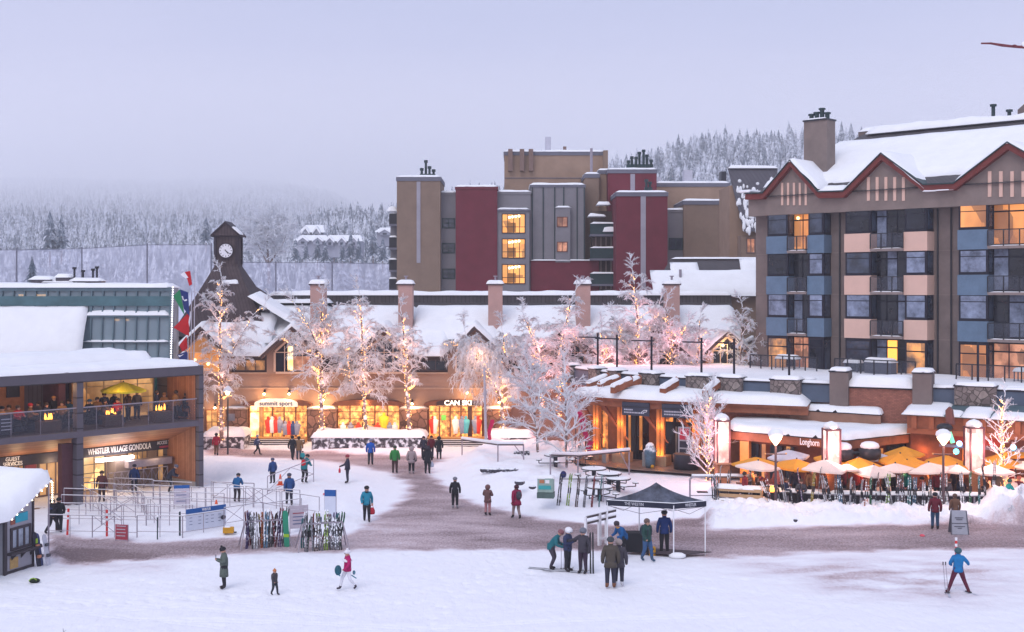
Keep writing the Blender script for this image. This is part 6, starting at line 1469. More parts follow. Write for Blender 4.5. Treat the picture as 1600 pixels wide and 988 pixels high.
PZ = {
 'stand': {},
 'back': {'hl': (-.22, -.12, .86), 'hr': (.22, -.12, .86)},
 'walk': {'kl': (-.09, -.20, .52), 'al': (-.10, -.28, .10), 'tl': (-.10, -.44, .10), 'kr': (.09, .06, .48), 'ar': (.09, .34, .14), 'tr': (.10, .22, .045), 'el': (-.24, .12, 1.15), 'wl': (-.24, .16, .92), 'hl': (-.24, .14, .84), 'er': (.24, -.06, 1.13), 'wr': (.22, -.24, .98), 'hr': (.21, -.32, .95)},
 'walk2': {'kr': (.09, -.13, .50), 'ar': (.10, -.16, .09), 'tr': (.10, -.33, .06), 'kl': (-.09, .03, .49), 'al': (-.09, .20, .11), 'tl': (-.10, .06, .045), 'er': (.24, .08, 1.13), 'wr': (.25, .10, .90), 'el': (-.24, -.03, 1.13), 'wl': (-.22, -.16, .95), 'hl': (-.22, -.23, .91)},
 'phone': {'el': (-.24, -.04, 1.15), 'wl': (-.12, -.26, 1.24), 'hl': (-.08, -.33, 1.28), 'er': (.24, -.04, 1.15), 'wr': (.10, -.26, 1.24), 'hr': (.06, -.33, 1.28), 'head': (0, -.05, 1.62), 'headt': (0, -.06, 1.70)},
 'lean': {'waist': (0, -.05, 1.06), 'chest': (0, -.18, 1.25), 'neck': (0, -.27, 1.39), 'headb': (0, -.32, 1.46), 'head': (0, -.37, 1.52), 'headt': (0, -.40, 1.60), 'sl': (-.17, -.22, 1.34), 'sr': (.17, -.22, 1.34), 'el': (-.25, -.24, 1.08), 'er': (.25, -.24, 1.08), 'wl': (-.2, -.46, 1.0), 'wr': (.2, -.46, 1.0), 'hl': (-.18, -.54, .98), 'hr': (.18, -.54, .98), 'kl': (-.11, -.14, .52), 'kr': (.11, -.14, .52)},
 'bend': {'pelvis': (0, .12, .90), 'pl': (-.09, .1, .88), 'pr': (.09, .1, .88), 'waist': (0, .0, 1.03), 'chest': (0, -.25, 1.13), 'neck': (0, -.42, 1.17), 'headb': (0, -.49, 1.15), 'head': (0, -.56, 1.11), 'headt': (0, -.63, 1.07), 'sl': (-.17, -.34, 1.14), 'sr': (.17, -.34, 1.14), 'el': (-.24, -.38, .88), 'er': (.24, -.38, .88), 'wl': (-.18, -.55, .74), 'wr': (.18, -.55, .74), 'hl': (-.15, -.62, .70), 'hr': (.15, -.62, .70)},
 'wide': {'kl': (-.22, -.10, .50), 'al': (-.36, .04, .10), 'tl': (-.40, -.12, .05), 'kr': (.20, -.06, .50), 'ar': (.36, .10, .10), 'tr': (.42, -.05, .05), 'el': (-.34, -.06, 1.20), 'wl': (-.40, -.26, 1.08), 'hl': (-.41, -.34, 1.06), 'er': (.27, -.02, 1.14), 'wr': (.20, -.22, 1.05), 'hr': (.17, -.30, 1.03)},
 'sit': {'pelvis': (0, .0, .52), 'pl': (-.10, -.02, .50), 'pr': (.10, -.02, .50), 'waist': (0, .02, .66), 'chest': (0, .0, .88), 'neck': (0, 0, 1.05), 'headb': (0, -.02, 1.13), 'head': (0, -.03, 1.21), 'headt': (0, -.02, 1.29), 'sl': (-.17, .0, .99), 'sr': (.17, .0, .99), 'el': (-.25, -.10, .74), 'er': (.25, -.10, .74), 'wl': (-.16, -.32, .74), 'wr': (.16, -.32, .74), 'hl': (-.12, -.39, .76), 'hr': (.12, -.39, .76), 'kl': (-.12, -.44, .50), 'kr': (.12, -.44, .50), 'al': (-.12, -.46, .09), 'ar': (.12, -.46, .09), 'tl': (-.12, -.62, .045), 'tr': (.12, -.62, .045)},
 'stir': {'hl': (-.2, -.5, 1.0), 'wl': (-.2, -.42, 1.02), 'el': (-.26, -.16, 1.12), 'er': (.26, .02, 1.13), 'wr': (.27, -.1, .92), 'hr': (.27, -.16, .86)},
 'point': {'el': (-.34, -.1, 1.28), 'wl': (-.42, -.34, 1.30), 'hl': (-.44, -.42, 1.30)},
}
_BODY = {}
def body_mesh(pose, build='m'):
    key = (pose, build)
    if key in _BODY: return _BODY[key]
    J = skeleton(PZ[pose]); names = list(J); idx = {n: i for i, n in enumerate(names)}
    fat = {'m': 1.0, 'w': .92, 'coat': 1.12, 'puffy': 1.18}[build]
    me = bpy.data.meshes.new('b'); me.from_pydata([J[n] for n in names], [(idx[a], idx[b]) for a, b in BONES], []); o = bpy.data.objects.new('b', me); COL.objects.link(o)
    md = o.modifiers.new('skin', 'SKIN'); md.use_smooth_shade = True
    for n, i in idx.items():
        r = RAD[n]*(fat if n[:2] in ('pe', 'wa', 'ch', 'sl', 'sr', 'el', 'er', 'wl', 'wr') else (1.05 if build != 'w' else .95) if n[0] in 'pka' else 1); sv = me.skin_vertices[0].data[i]
        sv.radius = (r, r*(.78 if n in ('pelvis', 'waist', 'chest') else 1.0)) if 0 else (r*(.9 if n in ('chest', 'waist') else 1), r)
        sv.use_root = n == 'pelvis'
    sb = o.modifiers.new('sub', 'SUBSURF'); sb.levels = 1; sb.render_levels = 1
    dg = bpy.context.evaluated_depsgraph_get(); dg.update(); m2 = bpy.data.meshes.new_from_object(o.evaluated_get(dg)); bpy.data.objects.remove(o)
    m2.name = 'person_body'
    while len(m2.materials) < 6: m2.materials.append(SKIN)
    B = [(Vector(J[a]), Vector(J[b_]), (a, b_)) for a, b_ in BONES]
    for p in m2.polygons:
        c = p.center; best = None; bd = 9
        for a, b_, nn in B:
            t = max(0, min(1, (c-a).dot(b_-a)/(b_-a).length_squared)); d = (c-a-(b_-a)*t).length/(.5*(RAD[nn[0]]+RAD[nn[1]]))
            if d < bd: bd = d; best = nn
        s = set(best)
        if best in (('headb', 'head'), ('head', 'headt'), ('neck', 'headb')): mi = 0
        elif best in (('wl', 'hl'), ('wr', 'hr')): mi = 3
        elif best in (('al', 'tl'), ('ar', 'tr')): mi = 4
        elif best[0] in ('pl', 'pr', 'kl', 'kr') or (best[0] == 'pelvis' and best[1] != 'waist'): mi = 2
        else: mi = 1
        if mi == 2 and (best[1] in ('al', 'ar')) and (c-Vector(J[best[1]])).length < .13: mi = 4
        p.material_index = mi
    m2.polygons.foreach_set('use_smooth', [True]*len(m2.polygons))
    _BODY[key] = (m2, J); return _BODY[key]
def person(foot, hgt_m, rz, label, top, legs, boots=(.03, .025, .03), pose='stand', hat=None, hair=(.03, .02, .015), hood=None, build='m', coat=None, group=None, gloves=None, scarf=None, stripe=None, helmet=None, bobble=None, detail=True):
    me, J = body_mesh(pose, build); s = hgt_m/1.76
    t = empty('person', foot, rz, label, 'person', group); t.scale = (s*1.1, s*1.1, s)
    o = bpy.data.objects.new('body', me); COL.objects.link(o); o.parent = t
    ms = [SKIN, clothm(top), clothm(legs), clothm(gloves) if gloves else SKIN, clothm(boots), SKIN]
    for i, m in enumerate(ms): o.material_slots[i].link = 'OBJECT'; o.material_slots[i].material = m
    h = Vector(J['head']); up = (Vector(J['headt'])-Vector(J['headb'])).normalized(); f = Vector((0, -1, 0)); f = (f-up*f.dot(up)).normalized(); rt = up.cross(f)
    M = Matrix((rt, -f, up)).transposed().to_4x4(); M.translation = h
    def blob(name, m, c, r, sc, nu=10, nv=6):
        b = MB(); b.ball((0, 0, 0), r, nu, nv, sc); b.v = [tuple(M @ (Vector(v)+Vector(c))) for v in b.v]; return b.build(name, m, t, smooth=True)
    if detail:
        b = MB()
        for sx_ in (-1, 1): b.ball((sx_*.038, -.098, .0), .013, 5, 3)
        b.v = [tuple(M @ Vector(v)) for v in b.v]; b.build('eyes', mat('eye_dark', (.02, .02, .02)), t)
        b = MB(); b.add([(-.014, -.10, -.03), (.014, -.10, -.03), (0, -.135, -.028), (0, -.10, .015)], [(0, 1, 2), (0, 2, 3), (1, 3, 2)]); b.v = [tuple(M @ Vector(v)) for v in b.v]; b.build('nose', SKIN, t)
    if helmet: blob('helmet', mat('shell_%d%d%d' % tuple(int(v*9) for v in helmet), helmet, .35, .1, 4), (0, .02, .045), .138, (1, 1.1, .95)); blob('goggles', mat('goggle_dark', (.03, .03, .04), .2), (0, -.085, .015), .06, (1.35, .6, .6))
    elif hat:
        blob('beanie', clothm(hat), (0, .018, .060), .122, (1, 1.08, .85))
        if bobble: blob('bobble', clothm(bobble), (0, .01, .18), .05, (1, 1, 1), 6, 4)
    else: blob('hair', clothm(hair), (0, .030, .035), .124, (1, 1.0, 1.0))
    if hood: blob('hood', clothm(hood), (0, .045, .0), .145, (1.05, 1, 1.12))
    w = Vector(J['waist']); c = Vector(J['chest']); pv = Vector(J['pelvis'])
    if coat is not None and pose not in ('sit', 'bend'):
        # skirt of the coat hanging from the waist to the given height
        fl = 1.2 if pose.startswith('walk') else 1.0
        b = MB(); b.lathe((w.x, w.y, 0), [(.19*fl+.02, coat), (.185*fl+.01, coat+(1.02-coat)*.5), (.165, 1.02), (.16, 1.15), (.02, 1.2)], 14); b.v = [(x, y*.82, z) for x, y, z in b.v]; b.build('coat_skirt', clothm(top), t, smooth=True)
    elif pose != 'sit':
        b = MB(); b.lathe((pv.x, pv.y, 0), [(.175, pv.z-.09), (.185, pv.z-.02), (.17, pv.z+.16)], 14); b.v = [(x, (y-pv.y)*.85+pv.y, z) for x, y, z in b.v]; b.build('jacket_hem', clothm(top), t, smooth=True)
    if stripe: 
        b = MB(); b.ball((c.x, c.y, c.z+.0), .205, 12, 6, (1.02, .98, .38)); b.build('jacket_band', clothm(stripe), t, smooth=True)
    if scarf: b = MB(); b.ball(Vector(J['neck'])+Vector((0, -.02, 0)), .10, 8, 5, (1.1, 1, .6)); b.build('scarf', clothm(scarf), t, smooth=True)
    return t, J, s
def gpt(px, py):
    g = G(px, py); 
    for _ in range(3):
        z = float(hgt(np.array(g.x), np.array(g.y))); g = G(px, py, z)
    return g
def pp(px, py, hpx, face, label, top, legs, **k):
    """face: direction the person looks, in degrees: 0 towards the camera, 90 to the picture's right, 180 away, -90 left"""
    g = gpt(px, py); return (g,) + person(g, hpx/F*g.y, R(face), label, top, legs, **k)
def worn(kind, label, cat, t, s, J, build, m, g=None):
    pass
def bag(foot, s, rz, joint, J, label, c, name='bag', cat='bag', sz=(.16, .09, .17), drop=.02):
    p = Vector(J[joint])*s; p.rotate(Euler((0, 0, rz))); p += foot
    o = empty(name, p, rz, label, cat); m = clothm(c)
    b = MB(); b.lathe((0, 0, -sz[2]*2-drop-.08), [(sz[0]*.75, 0), (sz[0], .06), (sz[0]*.95, sz[2]*1.2), (sz[0]*.55, sz[2]*2)], 10); b.v = [(x, y*sz[1]/sz[0], z) for x, y, z in b.v]; b.build('pouch', m, o, smooth=True)
    b = MB(); b.path([(-sz[0]*.5, 0, -drop-.1), (-sz[0]*.2, 0, 0.02), (sz[0]*.2, 0, 0.02), (sz[0]*.5, 0, -drop-.1)], .012, 5); b.build('handle', m, o); return o
def backpack(foot, s, rz, J, label, c):
    p = Vector(J['chest'])*s+Vector((0, .19*s, -.05)); p.rotate(Euler((0, 0, rz))); p += foot
    o = empty('backpack', p, rz, label, 'backpack'); m = clothm(c)
    b = MB(); b.ball((0, .05, 0), .17*s, 10, 7, (.95, .62, 1.35)); b.build('pack', m, o, smooth=True)
    b = MB(); b.ball((0, .14*s, -.07), .10*s, 8, 5, (1, .5, .9)); b.build('pocket', m, o, smooth=True)
    b = MB()
    for q in (-1, 1): b.path([(q*.09*s, -.02, .18*s), (q*.10*s, -.20*s, .19*s), (q*.12*s, -.36*s, .05*s), (q*.12*s, -.33*s, -.15*s)], .018, 5)
    b.build('straps', m, o)
BLK, NVY, BRN, BLU, TEALC, GRN = (.018, .018, .024), (.02, .03, .075), (.08, .045, .03), (.015, .07, .28), (.02, .19, .26), (.03, .19, .05)
g, t, J, s = pp(350, 920, 65, -70, 'woman in a long grey green parka and black bobble hat looking at her phone', (.10, .125, .11), BLK, pose='phone', hat=BLK, bobble=BLK, build='coat', coat=.52, hood=None, scarf=(.12, .15, .13))
hp = Vector(J['hl'])*s; hp.rotate(Euler((0, 0, R(-70)))); o = empty('phone', g+hp+Vector((0, 0, .03)), R(-70), 'small dark phone held by the woman in the grey green parka', 'phone'); rbox('case', DARKM, o, -.035, .035, -.01, .01, -.02, .12); rbox('screen', mat('phone_screen', (.3, .35, .45), emit=(.6, .7, 1), es=.6), o, -.03, .03, .011, .014, -.01, .11)
pp(429, 930, 40, 60, 'small child in dark snowsuit and orange bobble hat walking alone on the snow', (.055, .05, .06), (.035, .04, .05), pose='walk2', hat=(.55, .20, .08), bobble=(.6, .3, .15), build='puffy')
g, t, J, s = pp(543, 922, 62, -60, 'woman in magenta and white ski jacket, white trousers and white hat, striding', (.42, .01, .12), (.75, .75, .82), boots=(.06, .05, .07), pose='walk', hat=(.8, .78, .84), bobble=(.8, .78, .84), stripe=(.75, .73, .8), build='w')
for lab, dx, dz, c in (('dark teal ski helmet carried by the woman in magenta', -.33, .72, (.02, .10, .14)), ('pale blue glove bag hanging beside the white trousers', .24, .55, (.10, .22, .30))):
    o = empty('ski_helmet' if dx < 0 else 'glove_bag', g+Vector((dx, -.25 if dx < 0 else .1, dz)), 0, lab, 'helmet' if dx < 0 else 'bag'); b = MB(); b.ball((0, 0, .1), .16 if dx < 0 else .07, 10, 7, (.85, 1, 1.25)); b.build('shell', clothm(c), o, smooth=True); b = MB(); b.tube((-.1, 0, .0), (.1, -.1, -.1), .02); b.build('strap', clothm(TEALC), o)
g, t, J, s = pp(573, 815, 55, 10, 'man in bright teal jacket and black trousers walking towards the plaza front', (.015, .22, .34), BLK, pose='walk2', hat=BLK, scarf=BLK)
bag(g, s, R(10), 'hr', J, 'red shopping bag in the hand of the man in the teal jacket', (.45, .02, .04))
pp(711, 795, 49, 180, 'man all in black with pale grey beanie walking away down the trodden path', BLK, BLK, boots=(.3, .3, .33), pose='back', hat=(.2, .2, .24))
pp(762, 806, 48, 160, 'person in brown patterned coat and pink trousers with raised hand', (.14, .07, .07), (.42, .20, .22), pose='phone', hood=(.16, .08, .08), build='coat', coat=.78)
g, t, J, s = pp(807, 811, 53, -150, 'woman in magenta parka and beige trousers walking with a small backpack', (.25, .012, .06), (.30, .22, .21), pose='walk2', hair=(.05, .01, .02), build='coat', coat=.72)
backpack(g, s, R(-150), J, 'dark grey backpack on the woman in the magenta parka', (.06, .06, .08))
pp(579, 727, 41, 180, 'man in royal blue jacket standing on the path before the stone planter', (.01, .09, .42), (.035, .04, .06), pose='back', hood=None, hat=(.25, .25, .32))
pp(617, 740, 43, 180, 'person in green jacket and brown trousers walking away up the path', (.03, .21, .05), (.06, .03, .03), pose='back', hat=(.03, .05, .03), build='puffy')
g, t, J, s = pp(643, 741, 43, 180, 'woman in pale beige hooded coat with black leggings on the path', (.34, .27, .28), BLK, pose='back', hood=(.34, .27, .28), build='coat', coat=.72, boots=(.3, .28, .3))
bag(g, s, R(180), 'hl', J, 'black shoulder bag of the woman in the beige coat', BLK, sz=(.12, .08, .12), drop=-.25)
g, t, J, s = pp(668, 741, 44, 175, 'woman in long black coat holding a white carrier bag', BLK, BLK, pose='back', hair=(.03, .02, .02), hood=(.03, .025, .035), build='coat', coat=.7)
bag(g, s, R(175), 'hl', J, 'pale carrier bag held by the woman in the long black coat', (.35, .38, .48), sz=(.17, .1, .17))
pp(662, 716, 34, 0, 'person in black jacket with white sleeve stripe in the group by the shop steps', (.03, .03, .05), BLK, pose='stand', hair=BLK)
pp(674, 716, 35, 20, 'person in dark red jacket in the group by the shop steps', (.12, .01, .02), (.03, .03, .05), pose='stand', hair=BLK, hood=None, build='puffy')
pp(686, 718, 36, 180, 'person in black hooded coat nearest the steps of the second ski shop', (.012, .015, .02), BLK, pose='back', hood=BLK, build='coat', coat=.6)
pp(338, 712, 35, 190, 'person in crimson jacket and tan trousers near the gondola station corner', (.36, .01, .03), (.16, .08, .05), pose='walk2', hair=BLK)
pp(402, 711, 31, 80, 'person in navy and white jacket striding past the first shop steps', (.05, .07, .15), BLK, pose='walk', hat=(.2, .24, .33), stripe=(.4, .44, .55))
pp(457, 719, 38, 165, 'man in black coat walking beside a companion in camel coat', BLK, BLK, pose='walk2', hair=(.02, .02, .02), scarf=(.4, .4, .45))
pp(467, 719, 37, 180, 'person in camel coat walking beside a man in black', (.22, .12, .06), (.05, .06, .09), pose='back', hair=(.03, .02, .02), build='coat', coat=.72)
pp(426, 756, 40, -140, 'person in blue jacket standing on the snow by the orange cone', (.02, .06, .20), (.03, .035, .05), hat=(.10, .10, .16), pose='back')
g, t, J, s = pp(475, 755, 46, 160, 'instructor in teal and black jacket wearing a red backpack', (.015, .17, .20), BLK, pose='lean', hat=BLK)
backpack(g, s, R(160), J, 'red backpack on the instructor in teal', (.5, .02, .03))
g, t, J, s = pp(543, 755, 44, -85, 'instructor in dark navy suit reaching out an arm on the snow', (.03, .03, .055), (.025, .03, .05), pose='stir', hat=(.3, .04, .06))
bag(g, s, R(-85), 'hl', J, 'small red flag bundle in the navy instructor\'s hand', (.6, .02, .05), name='flag_bundle', cat='flag', sz=(.12, .07, .13))
pp(452, 790, 50, 200, 'person in blue jacket bending slightly at the tilted steel frame', (.02, .07, .22), (.03, .03, .045), pose='walk2', hat=(.06, .06, .10))
pp(370, 785, 46, 180, 'person in blue jacket leaning over the low fence near the station', (.01, .10, .26), (.04, .03, .04), pose='lean', hat=BLK)
pp(210, 772, 46, 180, 'person in navy jacket standing before the lit ticket hall', (.01, .03, .11), BLK, hat=(.03, .03, .05), pose='back')
pp(264, 770, 46, 100, 'dark clothed person bending beside the wooden station wall', (.03, .03, .05), BLK, pose='lean', hat=(.12, .12, .16))
g, t, J, s = pp(159, 784, 48, 10, 'person in dark brown jacket with red front outside the lit garage door', (.10, .03, .03), (.04, .02, .025), hair=(.07, .04, .03), hood=None)
pp(82, 834, 54, 150, 'man in black walking ahead of his companion past the kiosk', BLK, BLK, pose='walk', hair=BLK, stripe=(.03, .04, .10))
pp(92, 832, 54, 200, 'man in black jacket and mask following beside the red marker post', (.012, .012, .02), BLK, pose='walk2', hat=BLK)
pp(473, 724, 19, 180, 'small child in turquoise jacket crouching by the couple in coats', (.02, .30, .33), BLK, pose='back', hat=BLK, build='puffy')
# the group by the tent
g, t, J, s = pp(861, 890, 66, 80, 'skier in teal jacket and striped headband leaning on poles, leftmost of three skiers', (.015, .14, .17), (.05, .04, .06), pose='lean', hat=(.25, .10, .12), gloves=BLK)
SK1 = g
g2, t, J, s = pp(887, 893, 68, 60, 'skier in navy jacket and white helmet holding a phone to the face', (.03, .04, .10), BLK, pose='phone', helmet=(.8, .8, .85), gloves=BLK)
g3, t, J, s = pp(911, 896, 70, -30, 'skier in dark patterned suit with grey helmet holding skis upright', (.05, .045, .06), (.04, .025, .045), pose='point', helmet=(.15, .16, .2), gloves=BLK)
pp(954, 920, 80, 180, 'man in grey brown parka with dark jeans and brown boots, seen from behind', (.075, .062, .05), (.03, .03, .05), boots=(.20, .08, .04), pose='back', hat=(.05, .06, .07), build='coat', coat=.74)
pp(967, 917, 74, 170, 'person in dark grey coat with white shoes half hidden beside the parka man', (.05, .05, .055), (.03, .03, .045), boots=(.6, .6, .65), pose='stand', hair=(.3, .25, .24), build='coat', coat=.74, scarf=(.6, .6, .68))
pp(975, 872, 62, -60, 'person in blue jacket with yellow collar bending under the tent edge', (.01, .09, .26), BLK, pose='lean', hair=(.04, .03, .04), scarf=(.55, .28, .05))
g4, t, J, s = pp(1011, 877, 66, 40, 'person in dark green jacket and blue jeans walking under the tent', (.02, .06, .055), (.04, .10, .22), pose='walk2', hair=(.14, .09, .08), boots=(.04, .08, .14))
backpack(g4, s, R(40), J, 'black backpack on the person in jeans under the tent', (.03, .04, .06))
pp(1038, 866, 68, 180, 'man in blue jacket and black trousers standing with his back turned under the tent', (.01, .03, .13), BLK, pose='back', hat=BLK)
pp(1461, 828, 58, 170, 'man in red checked shirt jacket and jeans standing before the ski fence', (.13, .012, .025), (.03, .07, .14), hat=BLK, pose='back')
pp(1492, 822, 50, 180, 'person in brown top and blue dungarees behind the grey sandwich board', (.16, .08, .05), (.04, .08, .16), hair=(.12, .07, .05), pose='back')
g5, t, J, s = pp(1497, 927, 70, 170, 'skier in bright blue jacket and maroon trousers skiing away alone', (.01, .17, .42), (.11, .015, .04), pose='wide', helmet=(.03, .10, .12), gloves=BLK, boots=(.10, .02, .03))
SOLO = (g5, s)
# ---------------------------------------------------------------- terrace guests of the station
def terrace():
    u = FG.u; zf = 4.07
    cols = [(.40, .02, .03), BLK, NVY, (.13, .07, .04), (.08, .08, .10), (.20, .11, .05), (.25, .14, .07), (.04, .05, .12), (.03, .09, .15), (.45, .2, .06)]
    cn = ['bright red', 'black', 'navy', 'brown', 'charcoal', 'tan', 'camel', 'indigo', 'petrol blue', 'orange']
    S = [(3, 1.2, 9), (14, 1.7, 6), (28, 1.2, 0), (47, 1.7, 5), (60, 2.6, 4), (72, 1.5, 2), (84, 2.9, 1), (97, 1.8, 6), (108, 2.6, 8),
         (140, 1.6, 1), (152, 2.5, 5), (163, 3.0, 7), (178, 3.0, 1), (184, 1.2, 0), (200, 2.8, 3), (214, 2.9, 4), (163, 1.2, 3), (245, 1.9, 2), (257, 2.3, 6), (275, 1.3, 5), (291, 1.4, 1)]
    near = {0: 'at the far end of the grey terrace', 1: 'at the first fire table', 2: 'behind the glass, before the lamp lit wall', 3: 'leaning in beside the first fire bowl', 4: 'against the dark siding', 5: 'right behind the first fire bowl', 6: 'deep against the dark siding', 7: 'just left of the timber post', 8: 'next to the timber post', 9: 'just past the grey column', 10: 'below the yellow umbrella edge', 11: 'under the middle of the yellow umbrella', 12: 'tallest under the yellow umbrella', 13: 'by the second fire bowl', 14: 'in front of the glowing glass wall', 15: 'by the teal window frame', 16: 'low behind the glass before the second fire', 17: 'between the second and third fire bowls', 18: 'beside the third fire bowl', 19: 'nearest the cedar end wall', 20: 'dark against the cedar wall, last on the terrace'}
    for i, (px, v, c) in enumerate(S):
        p = FG.w(u(px, v), v, zf); stand = i in (6, 11, 12, 14, 15, 17, 19)
        person(p if stand else p+Vector((0, 0, .22)), 1.72, FG.ang+R(random.uniform(-100, 100)), 'guest in %s coat, %s' % (cn[c], near[i]), cols[c], BLK, pose='stand' if stand else 'sit', hat=cols[(i*3+1) % 10] if i % 3 == 0 else None, hair=(.04, .025, .02), group='guests on the station terrace', detail=False)
        if not stand:
            q = empty('lounge_chair', p, FG.ang, 'dark lounge chair under the guest '+near[i], 'chair', 'chairs on the station terrace'); 
            rbox('seat', DARKB, q, -.32, .32, -.3, .3, .15, .42); rbox('backrest', DARKB, q, -.32, .32, .301, .38, .15, .80)
    for k, (px, py) in enumerate(((76, 655), (174, 645), (251, 641))):
        v = .9; uu = u(px, v); p = FG.w(uu, v, zf)
        q = empty('fire_table', p, FG.ang, ('first', 'second', 'third')[k]+' fire table from the open end of the station terrace, flames burning', 'fire table', 'fire tables on the station terrace')
        rbox('table', mat('fire_table_brown', (.09, .05, .04), .6, .2, 2), q, -.55, .55, -.35, .45, 0, .62); rbox('bowl', DARKM, q, -.35, .35, -.15, .25, .621, .68)
        r_ = random.Random(k); b = MB()
        for i in range(9): x = r_.uniform(-.28, .28); h = r_.uniform(.12, .38); b.lathe((x, .05+r_.uniform(-.08, .08), .66), [(.03, 0), (.05, h*.3), (.025, h*.7), (.004, h)], 6)
        b.build('flames', mat('flame', (1, .5, .1), .5, 0, emit=(1, .36, .05), es=5), q); light('fire_light', (0, -.1, 1.0), 14, (1, .45, .14), .15, q)
    # yellow terrace umbrella
    umb(FG.w(u(193, 2.4), 2.4, zf), 2.32, 1.3, mat('lime_canvas', (.50, .50, .04), .8, .1, 1), 'lime yellow umbrella open on the station terrace under the roof beam', 'umbrella', None, FG.ang)
    q = empty('drinks_board', FG.w(u(-2, .5), .5, zf), FG.ang, 'dark drinks board with faint writing behind the glass at the terrace end', 'sign'); rbox('board', DARKB, q, -.1, .75, 0, .04, .1, 1.15)
    for i in range(4): rbox('lettering', mat('faded_lettering', (.5, .5, .58)), q, .12, .68, -.012, -.001, .35+.18*i, .40+.18*i)
def umb(p, h, r, m, lab, cat, group, rz=0, pole=None, droop=.34, snow=False, nseg=8, name='patio_umbrella'):
    t = empty(name, p, rz, lab, cat, group)
    b = MB(); n = nseg; K = 4
    for k in range(K+1):
        f = k/K; rr = r*f
        for i in range(n*2):
            a = math.pi*i/n; q = rr*(1 if i % 2 == 0 else math.cos(math.pi/n)*.985); b.v.append((q*math.cos(a), q*math.sin(a), h-droop*r*f*(1+.12*f)+(.03 if i % 2 == 0 else -.02)*f))
    for k in range(K):
        for i in range(n*2): a = k*n*2+i; c = k*n*2+(i+1) % (n*2); b.f.append((a, a+n*2, c+n*2, c)); b.m.append(0)
    # short valance
    o0 = K*n*2
    for i in range(n*2): x, y, z = b.v[o0+i]; b.v.append((x*1.005, y*1.005, z-.10))
    for i in range(n*2): c = (i+1) % (n*2); b.f.append((o0+i, o0+n*2+i, o0+n*2+c, o0+c)); b.m.append(0)
    b.build('canopy', m, t)
    b = MB(); b.tube((0, 0, 0), (0, 0, h), .03, n=8); b.build('pole', pole or DARKM, t)
    b = MB(); b.ball((0, 0, h+.02), .05, 6, 4); b.build('finial', DARKM, t)
    return t
terrace()
# ================================================================== street furniture and gear
def gz(x, y): return float(hgt(np.array(float(x)), np.array(float(y))))
ORD = ['first', 'second', 'third', 'fourth', 'fifth', 'sixth', 'seventh', 'eighth', 'ninth', 'tenth', 'eleventh', 'twelfth', 'thirteenth', 'fourteenth', 'fifteenth', 'sixteenth', 'seventeenth', 'eighteenth', 'nineteenth', 'twentieth',
       'twenty-first', 'twenty-second', 'twenty-third', 'twenty-fourth', 'twenty-fifth', 'twenty-sixth', 'twenty-seventh', 'twenty-eighth', 'twenty-ninth', 'thirtieth']
SKC = {'red': (.38, .02, .03), 'white': (.6, .6, .66), 'black': (.02, .02, .03), 'lime green': (.30, .50, .03), 'green': (.02, .24, .10), 'orange': (.6, .13, .02), 'yellow': (.55, .42, .03), 'light blue': (.06, .24, .42), 'purple': (.10, .05, .22), 'grey': (.20, .20, .24), 'teal': (.02, .28, .30), 'brown': (.12, .06, .05)}
def ski_pair(p, top, label, col, group, L=1.72, yaw=0.0, side=1):
    """skis stand at p and lean towards top (both world points)"""
    t = empty('pair_of_skis', p, 0, label, 'skis', group)
    d = (Vector(top)-Vector(p)).normalized(); ax = Vector((math.cos(yaw), math.sin(yaw), 0)); ax = (ax-d*ax.dot(d)).normalized(); nn = d.cross(ax)
    m = mat('ski_'+col.replace(' ', '_'), tuple(v*.55+.02 for v in SKC[col]), .45, .6, 7, spec=.4, snow=9, snowmin=.32)
    for s in (-1, 1):
        b = MB(); w = .040; off = ax*s*.055+nn*s*.012; prof = [(0, .034, .02), (.12, .038, 0), (.5, .026, 0), (.85, .038, 0), (.95, .032, .02), (1.0, .012, .07)]
        vs = []
        for f, ww, cv in prof:
            c = d*L*f+off+nn*cv*-side; vs += [c-ax*ww-nn*.008, c+ax*ww-nn*.008, c+ax*ww+nn*.008, c-ax*ww+nn*.008]
        fs = [(0, 1, 2, 3), tuple(range(len(vs)-1, len(vs)-5, -1))]
        for k in range(len(prof)-1):
            for i in range(4): fs.append((k*4+i, k*4+4+i, k*4+4+(i+1) % 4, k*4+(i+1) % 4))
        b.add(vs, fs); sk = b.build('ski', m, t)
        b = MB()
        c = d*L*.47+off-nn*.035*side; vs = [c+ax*a*.030+d*q*.15+nn*z*.03 for a in (-1, 1) for q in (-1, 1) for z in (-1, 1)]
        b.add(vs, [(0, 1, 3, 2), (4, 6, 7, 5), (0, 4, 5, 1), (2, 3, 7, 6), (0, 2, 6, 4), (1, 5, 7, 3)])
        b.build('binding', DARKM, sk)
    return t
def pole_pair(p, top, parent):
    pass
